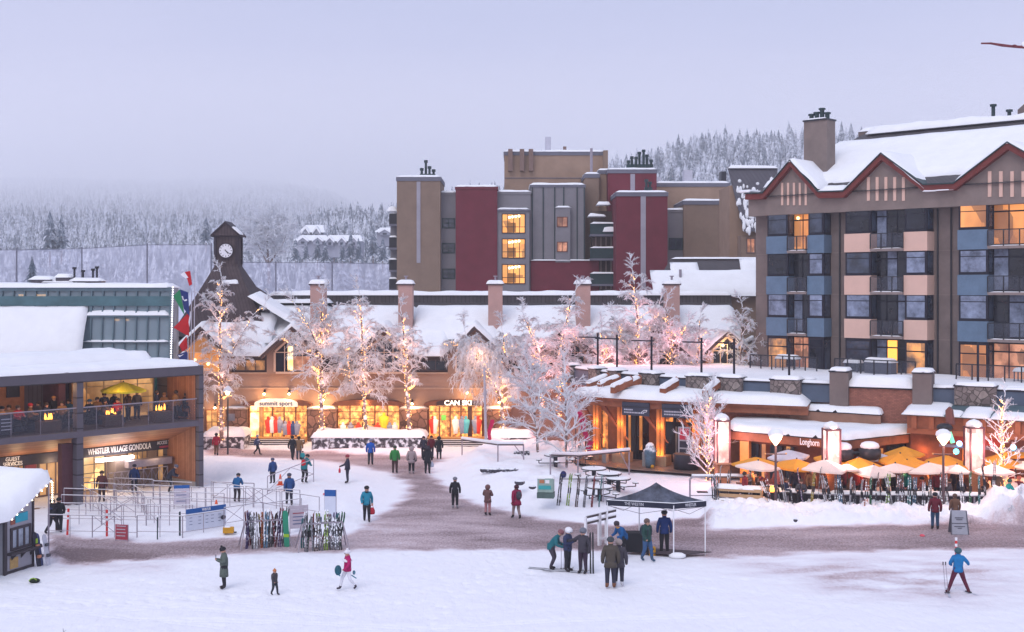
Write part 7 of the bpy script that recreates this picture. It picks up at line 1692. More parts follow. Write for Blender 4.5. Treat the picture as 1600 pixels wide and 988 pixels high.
def ski_rack(pa, pb, py, name, n, cols, lab):
    A, B = G(pa, py), G(pb, py-4); d = (B-A); L_ = d.length; a = math.atan2(d.y, d.x); z0 = gz(A.x, A.y)
    t = empty('ski_rack', (A.x, A.y, z0-.05), a, lab, 'ski rack', 'ski racks on the plaza edge')
    for y, zz in ((-.08, 1.22), (.08, 1.22)): b = MB(); b.tube((0, y, zz), (L_, y, zz), .035, n=8); b.build('top_rail', STEEL, t)
    b = MB(); b.tube((0, 0, .45), (L_, 0, .45), .025); b.build('lower_rail', STEEL, t)
    for x in (0, L_):
        for s in (-1, 1): b = MB(); b.tube((x, s*.08, 1.22), (x+(-.25 if x == 0 else .25), s*.55, 0), .03); b.build('leg', STEEL, t)
    r = random.Random(n+pa)
    for i in range(n):
        f = (i+.5)/n; side = -1 if i % 2 == 0 else 1; col = cols[i % len(cols)]
        base = A+d*f+Vector((-math.sin(a), math.cos(a), 0))*side*r.uniform(.32, .5)+d.normalized()*r.uniform(-.1, .1); base.z = gz(base.x, base.y)-.02
        tp = A+d*f+Vector((0, 0, 1.25+z0))+d.normalized()*r.uniform(-.12, .12)-Vector((-math.sin(a), math.cos(a), 0))*side*-.06
        tp = tp+(tp-base)*.2
        ski_pair(base, tp, '%s pair of skis, %s along %s' % (col, ORD[i], name), col, 'skis standing in the plaza racks', L=r.uniform(1.55, 1.85), yaw=a+r.uniform(-1.1, 1.1), side=side)
    return A, B, a, z0
C1 = ['purple', 'red', 'grey', 'black', 'white', 'brown', 'orange', 'yellow', 'light blue', 'grey', 'black', 'white', 'red', 'brown']
C2 = ['grey', 'teal', 'black', 'green', 'white', 'red', 'brown', 'light blue', 'grey', 'lime green', 'lime green', 'red', 'black', 'white', 'grey', 'purple']
A, B, a, z0 = ski_rack(383, 446, 856, 'the rack behind the yellow box', 18, C1, 'crowded steel ski rack near the yellow box, a green snowboard at its end')
q = empty('snowboard', (B.x+.15, B.y-.45, z0), 0, 'tall green snowboard with lime tip propped at the end of a ski rack', 'snowboard')
b = MB(); pts = [(-.12, 0, .04), (-.09, 0, 0), (.09, 0, 0), (.12, 0, .04), (.13, 0, 1.45), (.10, 0, 1.56), (0, 0, 1.6), (-.10, 0, 1.56), (-.13, 0, 1.45)]; b.prism([(x-.12*z/1.6*1.2, .32*z/1.6, z) for x, y, z in pts], (0, .02, 0)); b.build('board', mat('board_green', (.01, .22, .13), .4), q)
b = MB(); b.prism([(x*1.01-.12*z/1.6*1.2, .32*z/1.6-.006, z) for x, y, z in ((-.125, 0, .42), (.125, 0, .42), (.125, 0, .56), (-.125, 0, .56))], (0, .004, 0)); b.build('lime_band', mat('lime', (.3, .5, .03)), q)
ski_rack(472, 535, 860, 'the rack by the blue topped sign', 20, C2, 'crowded steel ski rack below the tall blue topped sign')

# ---- tall boards and signs
def board(px, py, w, h, lab, name, cat, face, parts, stand=True, tilt=0):
    g = gpt(px, py); t = empty(name, g, R(face), lab, cat)
    if stand:
        for s in (-1, 1): b = MB(); b.tube((s*w/2, .03, -.05), (s*w/2, .03, h), .025); b.build('leg', STEEL, t)
    for (nm, m, x0, x1, z0_, z1_) in parts: rbox(nm, m, t, x0*w, x1*w, -.02-(0.01 if nm != 'panel' else 0), .0-(.021 if nm != 'panel' else 0), z0_*h, z1_*h)
    return t
BLUS = mat('sign_blue', (.015, .10, .34), .5, .05, 2); PALE = mat('sign_pale', (.62, .66, .78), .6, .05, 2); INK = mat('sign_text', (.12, .16, .3), .6, .05)
g0, g1 = gpt(291, 834), gpt(353, 824)
t = empty('notice_banner', g0, math.atan2(g1.y-g0.y, g1.x-g0.x), 'long pale notice banner with blue header and faint small print, standing in the snow', 'sign')
Lb = (g1-g0).to_2d().length
rbox('panel', PALE, t, 0, Lb, 0, .03, .12, .92); rbox('header', BLUS, t, 0, Lb, -.004, .034, .921, 1.14)
text('WHISTLER', .17, WHITE, t, (Lb*.5, -.008, 1.03), width=Lb*.22, bold=.002)
for cx_ in (.08, .30, .48, .62, .80):
    for k in range(3): rbox('small_print', INK, t, Lb*cx_, Lb*(cx_+.07), -.006, -.001, .70-k*.16, .725-k*.16)
b = MB(); b.ball((Lb*.90, -.12, .55), .11, 8, 6, (1.3, .8, 1)); b.build('hanging_glove', mat('glove_dark', (.03, .03, .05)), t, smooth=True)
board(516, 812, .58, 1.5, 'tall white information sign with a blue header behind the second ski rack', 'info_sign', 'sign', -8, [('panel', PALE, -.5, .5, .12, .78), ('header', BLUS, -.5, .5, .785, 1.0)])
for nm, (px, py, w, h, face, lab) in (('info_sign', (284, 795, .8, 1.25, 10, 'small white sign with a blue header at the far corner of the queue')), ('info_sign', (467, 832, .85, 1.3, 20, 'pale leaning notice board at the end of the barrier by the bending skier'))):
    t = board(px, py, w, h, lab, nm, 'sign', face, [('panel', mat('sign_pinkish', (.55, .5, .58)), -.5, .5, .15, .85), ('header', BLUS if px < 300 else mat('sign_pinkish', (.55, .5, .58)), -.5, .5, .86, 1.0)])
    for k in range(4): rbox('small_print', INK if k else mat('print_red', (.4, .05, .08)), t, -w*.35, w*.3, -.035, -.031, h*(.7-.13*k), h*(.73-.13*k))
t = board(190, 846, .62, .78, 'small slanted red and white warning sign in the snow before the queue', 'warning_sign', 'sign', -12, [('panel', mat('sign_faded_red', (.42, .06, .09), .7, .2, 6), -.5, .5, .1, 1.0)])
for k in range(4): rbox('lettering', mat('sign_pinkish', (.55, .5, .58)), t, -.24, .2+.03*(k % 2), -.035, -.031, .24+.15*k, .28+.15*k)
q = gpt(357, 833); t = empty('yellow_box', q, .1, 'small yellow plastic crate in the snow beside the notice banner', 'box'); b = MB(); b.box(-.25, .25, -.15, .15, 0, .28); b.build('body', mat('crate_yellow', (.60, .30, .02)), t, bevel=.03); snowcap('snow_cap', -.22, .1, -.13, .13, .28, .06, t, 1, over=0, res=.08); rbox('handle', DARKM, t, .26, .38, -.03, .03, .0, .06)
for px, py, h, lab in ((105, 836, 1.25, 'red marker post leaning beside the men in black'), (167, 838, 1.25, 'red and white marker post standing next to the slanted warning sign')):
    q = gpt(px, py); t = empty('marker_post', q, 0, lab, 'post'); b = MB(); b.tube((0, 0, -.1), (.06 if px < 120 else 0, 0, h), .055, n=8); b.build('post', mat('marker_red', (.62, .03, .03), .5), t)
    for zz in (.75, 1.0): b = MB(); b.tube(((.06 if px < 120 else 0)*zz/h, 0, zz), ((.06 if px < 120 else 0)*(zz+.1)/h, 0, zz+.1), .058, n=8); b.build('band', WHITE, t)
for px, py, h, lab in ((246, 843, 1.05, 'thin dark stake in the snow, nearer the path'), (281, 836, 1.1, 'thicker dark stake standing just before the notice banner')):
    q = gpt(px, py); t = empty('stake', q, 0, lab, 'stake'); b = MB(); b.tube((0, 0, -.1), (0, 0, h), .03 if px < 260 else .045, n=6); b.build('rod', mat('stake_green', (.02, .04, .05)), t); b = MB(); b.ball((0, 0, h+.02), .05, 6, 4); b.build('snow_cap', SNOW, t)
for px, py, s, lab in ((438, 758, .62, 'orange traffic cone with a white band on the beginner slope'), (338, 796, .5, 'low flat orange cone behind the barrier near the notice banner')):
    q = gpt(px, py); t = empty('traffic_cone', q, 0, lab, 'traffic cone'); b = MB(); b.lathe((0, 0, 0), [(.15, .02), (.08, s*.6), (.035, s)], 10); b.build('cone', mat('cone_orange', (.75, .10, .03), .5), t, smooth=True); rbox('base', mat('cone_orange', (.75, .10, .03)), t, -.19, .19, -.19, .19, 0, .03)
    b = MB(); b.lathe((0, 0, 0), [(.108, s*.38), (.088, s*.56)], 10); b.build('band', WHITE, t)
for px, py, lab in ((508, 773, 'small pink marker disc on the snow, nearer the cone'), (515, 779, 'small pink marker disc on the snow, nearer the teal jacket man'), (1441, 838, 'tiny red marker lying on the trodden path before the checked shirt man')):
    q = gpt(px, py); t = empty('marker_disc', q, 0, lab, 'marker'); b = MB(); b.lathe((0, 0, .01), [(.13, 0), (.10, .06), (.02, .09)], 8); b.build('disc', mat('pink_plastic', (.7, .10, .14)), t)

# ---- queue barriers
def barrier_proto():
    t = empty('queue_barrier', (0, 0, 0), 0, 'x', 'barrier', 'steel queue barriers before the gondola station'); L_ = 2.3
    b = MB(); b.path([(0, 0, 1.03), (L_, 0, 1.03)], .017, 6); b.build('top_rail', STEEL, t); b = MB(); b.tube((0, 0, .28), (L_, 0, .28), .014); b.build('lower_rail', STEEL, t)
    for x in (0, L_/2, L_): b = MB(); b.tube((x, 0, -.08), (x, 0, 1.03), .017); b.build('post', STEEL, t)
    b = MB(); b.tube((0, 0, 1.05), (L_, 0, 1.05), .013, n=4); b.build('snow_line', SNOW, t)
    return t
bp0 = barrier_proto(); first = True
rows = [((75, 838), (285, 842), 'front row'), ((285, 842), (470, 812), 'row beside the notice banner'), ((88, 822), (300, 826), 'second row'), ((96, 808), (330, 815), 'third row'), ((100, 797), (350, 805), 'fourth row'), ((108, 787), (470, 800), 'fifth row'), ((120, 777), (300, 786), 'back row by the floor'), ((125, 790), (190, 826), 'first cross row'), ((208, 790), (250, 828), 'second cross row'), ((330, 785), (500, 812), 'row behind the ski rack')]
for (xa, ya), (xb, yb), nm in rows:
    a, b_ = G(xa, ya), G(xb, yb); n = max(1, round((b_-a).length/2.6)); an = math.atan2((b_-a).y, (b_-a).x)
    for i in range(n):
        p = a.lerp(b_, i/n); o = bp0 if first else copy_tree(bp0); first = False
        wob = random.uniform(-.05, .05); o.location = (p.x, p.y, gz(p.x, p.y)); o.rotation_euler = (0, 0, an+wob); o.scale = ((b_-a).length/n/2.3, 1, 1)
        o['label'] = 'steel queue barrier, %s from the station side in the %s' % (ORD[i], nm)
        if i % 3 == 1:
            b = MB(); b.tube((.05, 0, .3), (1.1, 0, 1.0), .014, n=4); b.tube((.05, 0, 1.0), (1.1, 0, .3), .014, n=4); b.build('brace', STEEL, o)
# loose fence frames on the slope
def frame_fence(pa, ya, pb, yb, h, lab, tilt=0, nb=1, top2=None):
    a, b_ = gpt(pa, ya), gpt(pb, yb); d = b_-a; L_ = d.to_2d().length; t = empty('steel_frame', a, math.atan2(d.y, d.x), lab, 'barrier')
    dz = b_.z-a.z
    b = MB(); b.tube((0, 0, h), (L_, 0, h+dz+tilt), .028); b.build('top_rail', STEEL, t); b = MB(); b.tube((0, 0, .15), (L_, 0, .15+dz+tilt), .024); b.build('lower_rail', STEEL, t)
    for x in (0, L_): b = MB(); b.tube((x, 0, 0 if x == 0 else tilt*.9), (x, 0, h+(dz+tilt)*x/L_), .026); b.build('post', STEEL, t)
    b = MB(); b.tube((0, 0, .15), (L_*.5, 0, h+.5*(dz+tilt)), .014, n=4); b.tube((L_*.5, 0, h+.5*(dz+tilt)), (L_, 0, .15+dz+tilt), .014, n=4); b.build('brace', STEEL, t)
frame_fence(333, 782, 397, 784, 1.0, 'low steel frame fence around the person in blue near the station')
frame_fence(418, 772, 490, 764, 1.0, 'tilted steel frame behind the instructor in teal', tilt=.7)

# ---- kiosk bottom left
def kiosk():
    A, B = G(8, 903), G(51, 889); fr = Fr((A.x, A.y), (B.x, B.y)); t = fr.empty('ticket_kiosk', 'grey board kiosk with slanting roof under deep snow and a string of bulbs', 'kiosk')
    L_ = fr.L; ext = 2.6
    GB = mat('kiosk_grey', (.33, .32, .37), .75, .12, 1); TRM = mat('kiosk_trim', (.055, .045, .055), .7, .15, 2)
    z0, z1 = 2.45, 3.25
    b = MB(); b.prism([(0, 0, 0), (L_, 0, 0), (L_, 0, z1), (0, 0, z0)], (0, ext, 0)); b.build('wall', GB, t)
    rbox('corner_post', TRM, t, -.09, .06, -.06, .05, 0, z0); rbox('corner_post', TRM, t, L_-.05, L_+.05, -.05, .05, 0, z1); rbox('plinth', TRM, t, .06, L_, -.05, -.003, 0, .22)
    rbox('side_wall', mat('kiosk_teal', (.16, .30, .33), .7, .1), t, -1.9, -.091, .5, .6, 0, 2.5)
    x0, x1 = .17*L_, .90*L_
    w = win(t, x0, x1, 1.02, 1.95, -.003, TRM, mat('frosty_glass', (.34, .38, .46), .25, .4, 1.5), 3, 1, .10)
    rbox('counter', TRM, t, .05, L_+.25, -.30, -.01, .88, .97)
    for x in (.2*L_, .55*L_, .9*L_): b = MB(); b.prism([(x, -.02, .87), (x, -.26, .87), (x, -.02, .62)], (.05, 0, 0)); b.build('bracket', TRM, t)
    p = rbox('notice', mat('notice_yellow', (.50, .32, .12), .6, .2, 3), t, .16*L_, .45*L_, -.03, -.004, .28, .72)
    rbox('turquoise_sign', mat('turquoise_sign', (.02, .34, .46), .5, .15, 3), t, .35*L_, .80*L_, -.035, -.004, 2.12, 2.48)
    rbox('sign_patch', mat('sign_rust', (.30, .10, .07)), t, .18*L_, .34*L_, -.03, -.004, 2.08, 2.25)
    # roof follows the slope, overhanging
    sl = (z1-z0)/L_; ov = .75
    b = MB(); b.prism([(-.25, -.35, z0-.25*sl), (L_+ov, -.35, z1+ov*sl), (L_+ov, -.35, z1+ov*sl+.12), (-.25, -.35, z0-.25*sl+.12)], (0, ext+.6, 0)); r = b.build('roof', TRM, t)
    b = MB(); b.prism([(-.25, -.35, z0-.25*sl), (-2.2, -.35, z0-.1-.25*sl), (-2.2, -.35, z0-.1-.25*sl+.12), (-.25, -.35, z0-.25*sl+.12)], (0, ext+.6, 0)); b.build('roof_wing', TRM, r)
    snowcap('snow_cover', -2.3, L_+ov, -.42, ext+.3, z0+.08, .80, r, 6, over=.02, slope=lambda x, y: sl*max(x, -.25), amp=.10, res=.18)
    b = MB()
    for i in range(9): f = i/8; b.ball((-.1+(L_+ov)*f, -.42, z0-.03+sl*(L_+ov)*f), .035, 6, 4)
    for i in range(9): b.ball((L_+ov+.02, -.38, z1+ov*sl-.10-.085*i*1.2), .033, 6, 4)
    s = b.build('bulb_string', mat('kiosk_bulb', (1, .95, .8), .5, 0, emit=(1, .85, .6), es=5), None); s.location = fr.A; s.rotation_euler = (0, 0, fr.ang); tag(s, 'row of small warm bulbs along the eave of the snow laden kiosk', 'string lights')
    b = MB(); b.tube((L_+ov-.05, -.25, 0), (L_+ov-.05, -.25, z1+ov*sl), .035); b.build('awning_post', STEEL, t)
    for k, (dx, dy, c, h, lab) in enumerate(((.12, .15, (.03, .03, .05), 1.5, 'dark snowboard with lime sticker leaning on the kiosk end'), (.32, .10, (.07, .09, .22), 1.42, 'blue patterned snowboard propped beside the kiosk'), (.52, .3, (.55, .56, .64), 1.35, 'pale snowboard with bindings, outermost beside the kiosk'))):
        p = fr.w(L_+dx, -.1-dy, 0); p.z = gz(p.x, p.y)-.02; o = empty('snowboard', p, fr.ang, lab, 'snowboard')
        pts = [(-.11, 0), (-.14, .2), (-.12, .7), (-.14, h-.2), (-.10, h-.05), (0, h), (.10, h-.05), (.14, h-.2), (.12, .7), (.14, .2), (.11, 0)]
        b = MB(); b.prism([(x-.10*z, .10*z, z) for x, z in pts], (0, .02, 0)); b.build('board', clothm(c), o)
        for zz in (.45, .9): b = MB(); b.box(-.09-.1*zz, .09-.1*zz, .10*zz-.12, .10*zz-.005, zz-.06, zz+.06); b.build('binding', clothm((.5, .2, .12) if k == 0 else (.08, .08, .1)), o, bevel=.02)
        if k == 0: rbox('sticker', mat('lime', (.3, .5, .03)), o, -.12, -.0, .085, .099, 1.0, 1.2)
    q = gpt(54, 911); o = empty('rucksack', q, .2, 'small black rucksack with green straps lying on the snow beside the kiosk', 'bag'); b = MB(); b.ball((0, 0, .09), .22, 10, 6, (1, .6, .45)); b.build('body', clothm((.02, .03, .02)), o, smooth=True); b = MB(); b.path([(-.2, -.1, .1), (-.12, -.14, .2), (.0, -.12, .22), (.1, -.14, .14)], .018, 5); b.build('strap', mat('lime', (.3, .5, .03)), o)
kiosk()

# ---- pop-up tent
def tent():
    c0 = [G(948, 866), G(1053, 873), G(1103, 868)]; c0.append(c0[0]+c0[2]-c0[1]); c = sum(c0, Vector())/4; c.z = 0
    d = c0[1]-c0[0]; t = empty('popup_tent', c, 0, 'black pop-up canopy tent dusted with snow, white legs, beside the ski group', 'tent')
    P_ = [q-c for q in c0]; zt, zb_, za = 2.40, 2.16, 3.20
    m = mat('tent_canopy', (.085, .095, .13), .8, .55, 2.2); b = MB(); N = 8; V = {}
    for s in range(4):
        a, e_ = P_[s], P_[(s+1) % 4]
        for i in range(N+1):
            for j in range(N+1):
                f = i/N; k = j/N; e2 = a.lerp(e_, f); p = e2*k; sag = -.11*math.sin(math.pi*k)*(.6+.4*math.sin(math.pi*f)); z = za-(za-zt)*(k**.80)+sag; b.v.append((p.x, p.y, z))
        o = s*(N+1)**2
        for i in range(N):
            for j in range(N): q = o+i*(N+1)+j; b.f.append((q, q+1, q+N+2, q+N+1)); b.m.append(0)
    b.build('canopy', m, t, smooth=True)
    NV = mat('valance', (.018, .02, .04), .7, .1)
    for s in range(4):
        a, e_ = P_[s], P_[(s+1) % 4]; b = MB(); out = (a+e_).normalized()*.02
        b.prism([(a.x, a.y, zb_), (e_.x, e_.y, zb_), (e_.x, e_.y, zt), (a.x, a.y, zt)], out); v = b.build('valance', NV, t)
        if s in (0, 1):
            mid = a.lerp(e_, .42 if s == 0 else .5)+out*1.6; ang = math.atan2((e_-a).y, (e_-a).x)
            text('THE WESTIN' if s == 0 else 'WHISTLER', .19, mat('valance_lettering', (.6, .6, .65), .6), v, (mid.x, mid.y, (zt+zb_)/2), rz=ang, width=.85 if s == 0 else .55)
        b = MB(); b.tube((a.x, a.y, zt+.01), (e_.x, e_.y, zt+.01), .02); b.build('snow_line', SNOW, t)
    for s in range(4): b = MB(); q = P_[s]*.985; b.tube((q.x, q.y, 0), (q.x, q.y, zb_+.15), .028, n=8); b.build('leg', WHITE, t); 
    for s in range(4):
        a, e_ = P_[s]*.985, P_[(s+1) % 4]*.985; b = MB(); m1 = a.lerp(e_, .5); b.tube((a.x, a.y, zb_), (m1.x, m1.y, zb_-.28), .012, n=4); b.tube((m1.x, m1.y, zb_-.28), (e_.x, e_.y, zb_), .012, n=4); b.build('truss', STEEL, t)
    b = MB(); b.prism([(q.x*.98+.3, q.y*.95, .13) for q in P_], (0, 0, .03)); b.build('floor_mat', mat('tent_mat', (.07, .055, .065), .9, .2, 2), t)
    b = MB(); q = P_[1]; b.ball((q.x+.15, q.y, .12), .3, 10, 5, (1.3, .8, .5)); b.build('snow_weight', SNOW, t, smooth=True)
    # black draped cart, yellow box, white gate
    q = gpt(996, 866); o = empty('draped_cart', q, 0, 'black draped table on castors under the tent', 'table'); rbox('drape', mat('drape_black', (.015, .015, .02), .8), o, -.55, .45, -.3, .35, .14, .98, bevel=.03)
    for x in (-.45, .35): b = MB(); b.tube((x, -.2, .0), (x, -.2, .14), .04); b.build('castor', STEEL, o)
    q = gpt(1019, 868); o = empty('wet_floor_box', q, 0, 'yellow box standing beside the black draped table under the tent', 'box'); rbox('body', mat('crate_yellow', (.60, .30, .02)), o, -.14, .14, -.12, .12, 0, .38, bevel=.02); rbox('handle', DARKM, o, -.08, .08, -.13, -.121, .28, .33)
    a, e_ = gpt(915, 858), gpt(945, 850); d = e_-a; o = empty('wooden_gate', a, math.atan2(d.y, d.x), 'white posted start gate with dark snowy rails beside the black tent', 'gate')
    for x in (0, 1.0, 1.08, 1.55): rbox('post', WHITE, o, x*1.0-.05, x+.05, -.05, .05, -.1, 1.45)
    for x0, x1, zz in ((.0, 1.0, 1.15), (.0, 1.0, 1.42), (1.1, 2.3, 1.15), (1.1, 2.3, 1.42)): rbox('rail', mat('rail_brown', (.10, .08, .085)), o, x0+.051, x1, -.03, .03, zz-.05, zz+.05); rbox('snow_line', SNOW, o, x0+.051, x1, -.035, .035, zz+.052, zz+.085)
    rbox('cross_board', WHITE, o, 1.0, 1.5, -.08, -.055, .25, .35)
tent()
# ski gear of the skiers
def flat_skis(g, s, rz, label, col):
    t = empty('pair_of_skis', g+Vector((0, 0, .02)), rz, label, 'skis', None); m = mat('ski_'+col, SKC[col], .35, .25, 6)
    for x in (-.11, .11):
        b = MB(); pr = [(-.95, .02), (-.6, .0), (.6, 0), (.8, .02), (.95, .10)]; vs = []
        for y, z in pr: vs += [(x-.045, -y, z), (x+.045, -y, z), (x+.045, -y, z+.015), (x-.045, -y, z+.015)]
        fs = [(0, 1, 2, 3), (19, 18, 17, 16)]+[(k*4+i, k*4+4+i, k*4+4+(i+1) % 4, k*4+(i+1) % 4) for k in range(4) for i in range(4)]
        b.add(vs, fs); b.build('ski', m, t)
def ski_poles(p, label, dx=.0, h=1.15, gap=.12):
    for i in (0, 1):
        t = empty('ski_pole', p+Vector((gap*i, 0, 0)), 0, label % ('nearer' if i == 0 else 'farther'), 'ski pole'); b = MB(); b.tube((0, 0, 0), (dx, 0, h), .012, n=5); b.build('shaft', STEEL, t); b = MB(); b.tube((dx, 0, h-.12), (dx, 0, h), .022, n=6); b.build('grip', DARKM, t); b = MB(); b.lathe((dx*.06, 0, .07), [(.05, 0), (.05, .01)], 8); b.build('basket', DARKM, t)
flat_skis(SK1, 1, R(80), 'black skis on the snow under the skier in teal jacket', 'black'); ski_poles(SK1+Vector((.42, -.1, 0)), '%s of two thin poles held by the skier in teal')
flat_skis(g2, 1, R(75), 'grey skis on the snow under the skier with the white helmet', 'grey'); ski_poles(g2+Vector((.5, -.1, 0)), '%s of two thin poles beside the skier with the white helmet')
ski_pair(g3+Vector((.36, -.05, 0)), g3+Vector((.34, -.05, 1.7)), 'dark skis held upright by the skier in the patterned suit', 'black', None)
G5, s5 = SOLO
for i, (dx, rz) in enumerate(((-.38, 165), (.40, 205))):
    t = empty('ski', G5+Vector((dx, 0, .015)), R(rz), 'single narrow ski under the %s boot of the skier in bright blue' % ('inner' if i else 'outer'), 'ski'); b = MB(); b.box(-.04, .04, -.75, .75, 0, .015); b.build('deck', mat('ski_pale', (.5, .52, .6)), t); b = MB(); b.box(-.04, .04, -.13, .13, .016, .06); b.build('binding', DARKM, t)
ski_poles(G5+Vector((-.55, -.2, 0)), '%s of two dark poles of the lone skier in bright blue', dx=-.1, h=1.25, gap=.1)

# ---- picnic tables, rails, stones on the bank
def picnic(px, py, i, r, lab):
    q = gpt(px, py); t = empty('picnic_table', q, i*.7, lab, 'picnic table', 'round picnic tables in the snow')
    BT = mat('table_black', (.03, .03, .045), .5)
    b = MB(); b.lathe((0, 0, .70), [(r, 0), (r, .05)], 20); b.build('table_top', BT, t); b = MB(); b.lathe((0, 0, .75), [(r*.97, 0), (r*.94, .05), (r*.7, .07), (.05, .08)], 20); b.build('snow_cap', SNOW, t, smooth=True)
    b = MB(); b.lathe((0, 0, -.1), [(.13, 0), (.13, .8)], 10); b.build('pedestal', BT, t)
    for k in range(4):
        a = k*math.pi/2+.4; c_ = Vector((math.cos(a), math.sin(a), 0))*(r+.32); b = MB(); b.lathe((c_.x, c_.y, .42), [(.19, 0), (.19, .04)], 12); s = b.build('seat', BT, t); b = MB(); b.lathe((c_.x, c_.y, .46), [(.185, 0), (.17, .04), (.03, .06)], 12); b.build('snow_cap', SNOW, s, smooth=True)
        b = MB(); b.tube((0, 0, .25), (c_.x, c_.y, .25), .03); b.tube((c_.x, c_.y, .25), (c_.x, c_.y, .43), .03); b.build('seat_arm', BT, t)
    b = MB(); b.tube((0, 0, .75), (0, 0, 1.0), .02); b.build('umbrella_stub', BT, t)
for i, (px, py, r, lab) in enumerate(((928, 752, .75, 'snow covered round picnic table nearest the snowy bar, behind the ski stand'), (952, 760, .72, 'snow covered round picnic table in the middle of the cluster'), (966, 768, .72, 'snow covered round picnic table nearest the tent peak'), (937, 782, .72, 'snow covered round picnic table closest to the path'), (868, 730, .7, 'round picnic table half buried behind the snowy trees'), (905, 722, .7, 'round picnic table by the timber columns behind the snowy trees'))): picnic(px, py, i, r, lab)
def snow_rail(pts, lab, cat='rail', h=1.0, legs=True, name='snowy_rail'):
    Q = [gpt(px, py) for px, py in pts]; o = Q[0]; t = empty(name, o, 0, lab, cat)
    for a, e_ in zip(Q[:-1], Q[1:]):
        a, e_ = a-o, e_-o; b = MB(); b.tube(a+Vector((0, 0, h)), e_+Vector((0, 0, h)), .07); b.build('rail', WOODP if 0 else mat('rail_brown', (.10, .08, .085)), t)
        b = MB(); b.tube(a+Vector((0, 0, h+.11)), e_+Vector((0, 0, h+.11)), .10, n=8); sn = b.build('snow_line', SNOW, t)
    for q in Q:
        q = q-o; b = MB(); b.tube(q+Vector((0, 0, -.2)), q+Vector((0, 0, h)), .05); b.build('post', STEEL, t)
    m_ = (Q[0]+Q[-1])/2-o
    b = MB(); q = Q[-1]-o; b.tube(q+Vector((0, 0, .3)), q+Vector((-.6, 0, h)), .03); b.build('brace', STEEL, t)
snow_rail([(722, 712), (778, 722), (818, 722)], 'bent rail loaded with snow on the bank before the second ski shop', h=1.1)
snow_rail([(860, 752), (903, 752), (983, 742)], 'long horizontal bar carrying snow in front of the market columns', h=1.5)
def rocks():
    for k, (px, py, w, h, lab, sh) in enumerate(((780, 738, 2.2, .35, 'low dark rubble wall half buried in the snowy bank', 1), (812, 757, .5, .38, 'rounded dark boulder in the snow beside the utility box', 0), (832, 764, .35, .2, 'smaller boulder next to the utility box', 0), (815, 712, 1.0, .4, 'patch of dark rocks under the snow by the fallen rail', 1))):
        q = gpt(px, py); t = empty('boulder' if not sh else 'rubble_wall', q, 0, lab, 'rock'); r = random.Random(k); n = 9 if sh else 1
        b = MB()
        for i in range(n): b.ball((-w/2+w*(i+.5)/n if sh else 0, r.uniform(-.15, .15), h*.35), (w/n*.75 if sh else w*.6), 8, 5, (1, .8, h/(w/n*.75)*.5 if sh else .6))
        b.build('stones', mat('dark_rock', (.075, .07, .09), .9, .3, 4, snow=4, snowmin=.25), t)
rocks()
q = gpt(853, 776); t = empty('utility_box', q, -.15, 'pale green utility box with stickers under snow at the foot of the bank', 'utility box'); UB = mat('utility_green', (.30, .42, .38), .7, .15, 3)
rbox('cabinet', UB, t, -.42, .42, -.3, .3, .25, 1.0, bevel=.03); rbox('base', mat('utility_dark', (.09, .14, .13)), t, -.44, .44, -.32, .32, -.05, .24); snowcap('snow_cap', -.42, .42, -.3, .3, 1.0, .16, t, 3, over=.02, res=.12)
rbox('sticker', mat('sticker_teal', (.05, .38, .40)), t, -.35, .3, -.31, -.302, .42, .62); rbox('sticker', mat('sticker_orange', (.5, .2, .1)), t, -.3, -.05, -.31, -.302, .74, .92); rbox('sticker', WHITE, t, .0, .22, -.31, -.302, .74, .92)
A2, B2 = gpt(876, 782), gpt(902, 780); t = empty('ski_stand', A2, 0, 'small ski stand leaning on the tree beside the picnic tables', 'ski rack'); w = (B2-A2).length
for x in (0, w): b = MB(); b.tube((x, 0, -.1), (x, 0, 1.2), .035); b.build('post', STEEL, t)
b = MB(); b.tube((0, 0, 1.15), (w, 0, 1.15), .04); b.build('rail', STEEL, t); b = MB(); b.tube((0, 0, 1.22), (w, 0, 1.22), .05); b.build('snow_line', SNOW, t)
for i, (f, c) in enumerate(((.0, 'black'), (.22, 'lime green'), (.42, 'brown'), (.6, 'grey'), (.78, 'red'), (.95, 'teal'))):
    p = A2+Vector((w*f-.15, -.35, 0)); p.z = gz(p.x, p.y); ski_pair(p, p+Vector((.2, .32, 1.6)), '%s pair of skis, %s on the small stand by the picnic tables' % (c, ORD[i]), c, None, yaw=.2*i)
q = gpt(881, 745); t = empty('stowed_helmet', A2+Vector((.15, 0, 1.25)), 0, 'dark blue ski helmet resting on the small ski stand', 'helmet'); b = MB(); b.ball((0, 0, .14), .16, 10, 7, (1, 1, 1.2)); b.build('shell', clothm((.02, .03, .12)), t, smooth=True); b = MB(); b.ball((0, -.12, .14), .08, 8, 5, (1.4, .5, .6)); b.build('goggles', DARKM, t)

# ---- stone planters with deep snow before the lodge
def planter(pa, pb, Y, lab, seed):
    a, b_ = cnv(pa, Y), cnv(pb, Y); t = empty('stone_planter', (a[0], a[1], 0), 0, lab, 'planter', 'rubble stone planters before the lodge'); L_ = b_[0]-a[0]
    rbox('wall', STONEW, t, 0, L_, 0, 2.4, -.05, .98); snowcap('snow_cover', 0, L_, 0, 2.4, .98, .45, t, seed, over=.12, amp=.5, res=.22)
planter(487, 664, 88.0, 'longest rubble planter heaped with snow between the two shop steps', 3); planter(318, 381, 88.6, 'short rubble planter heaped with snow beside the station corner', 5); planter(761, 832, 88.0, 'rubble planter heaped with snow past the second shop steps', 8)

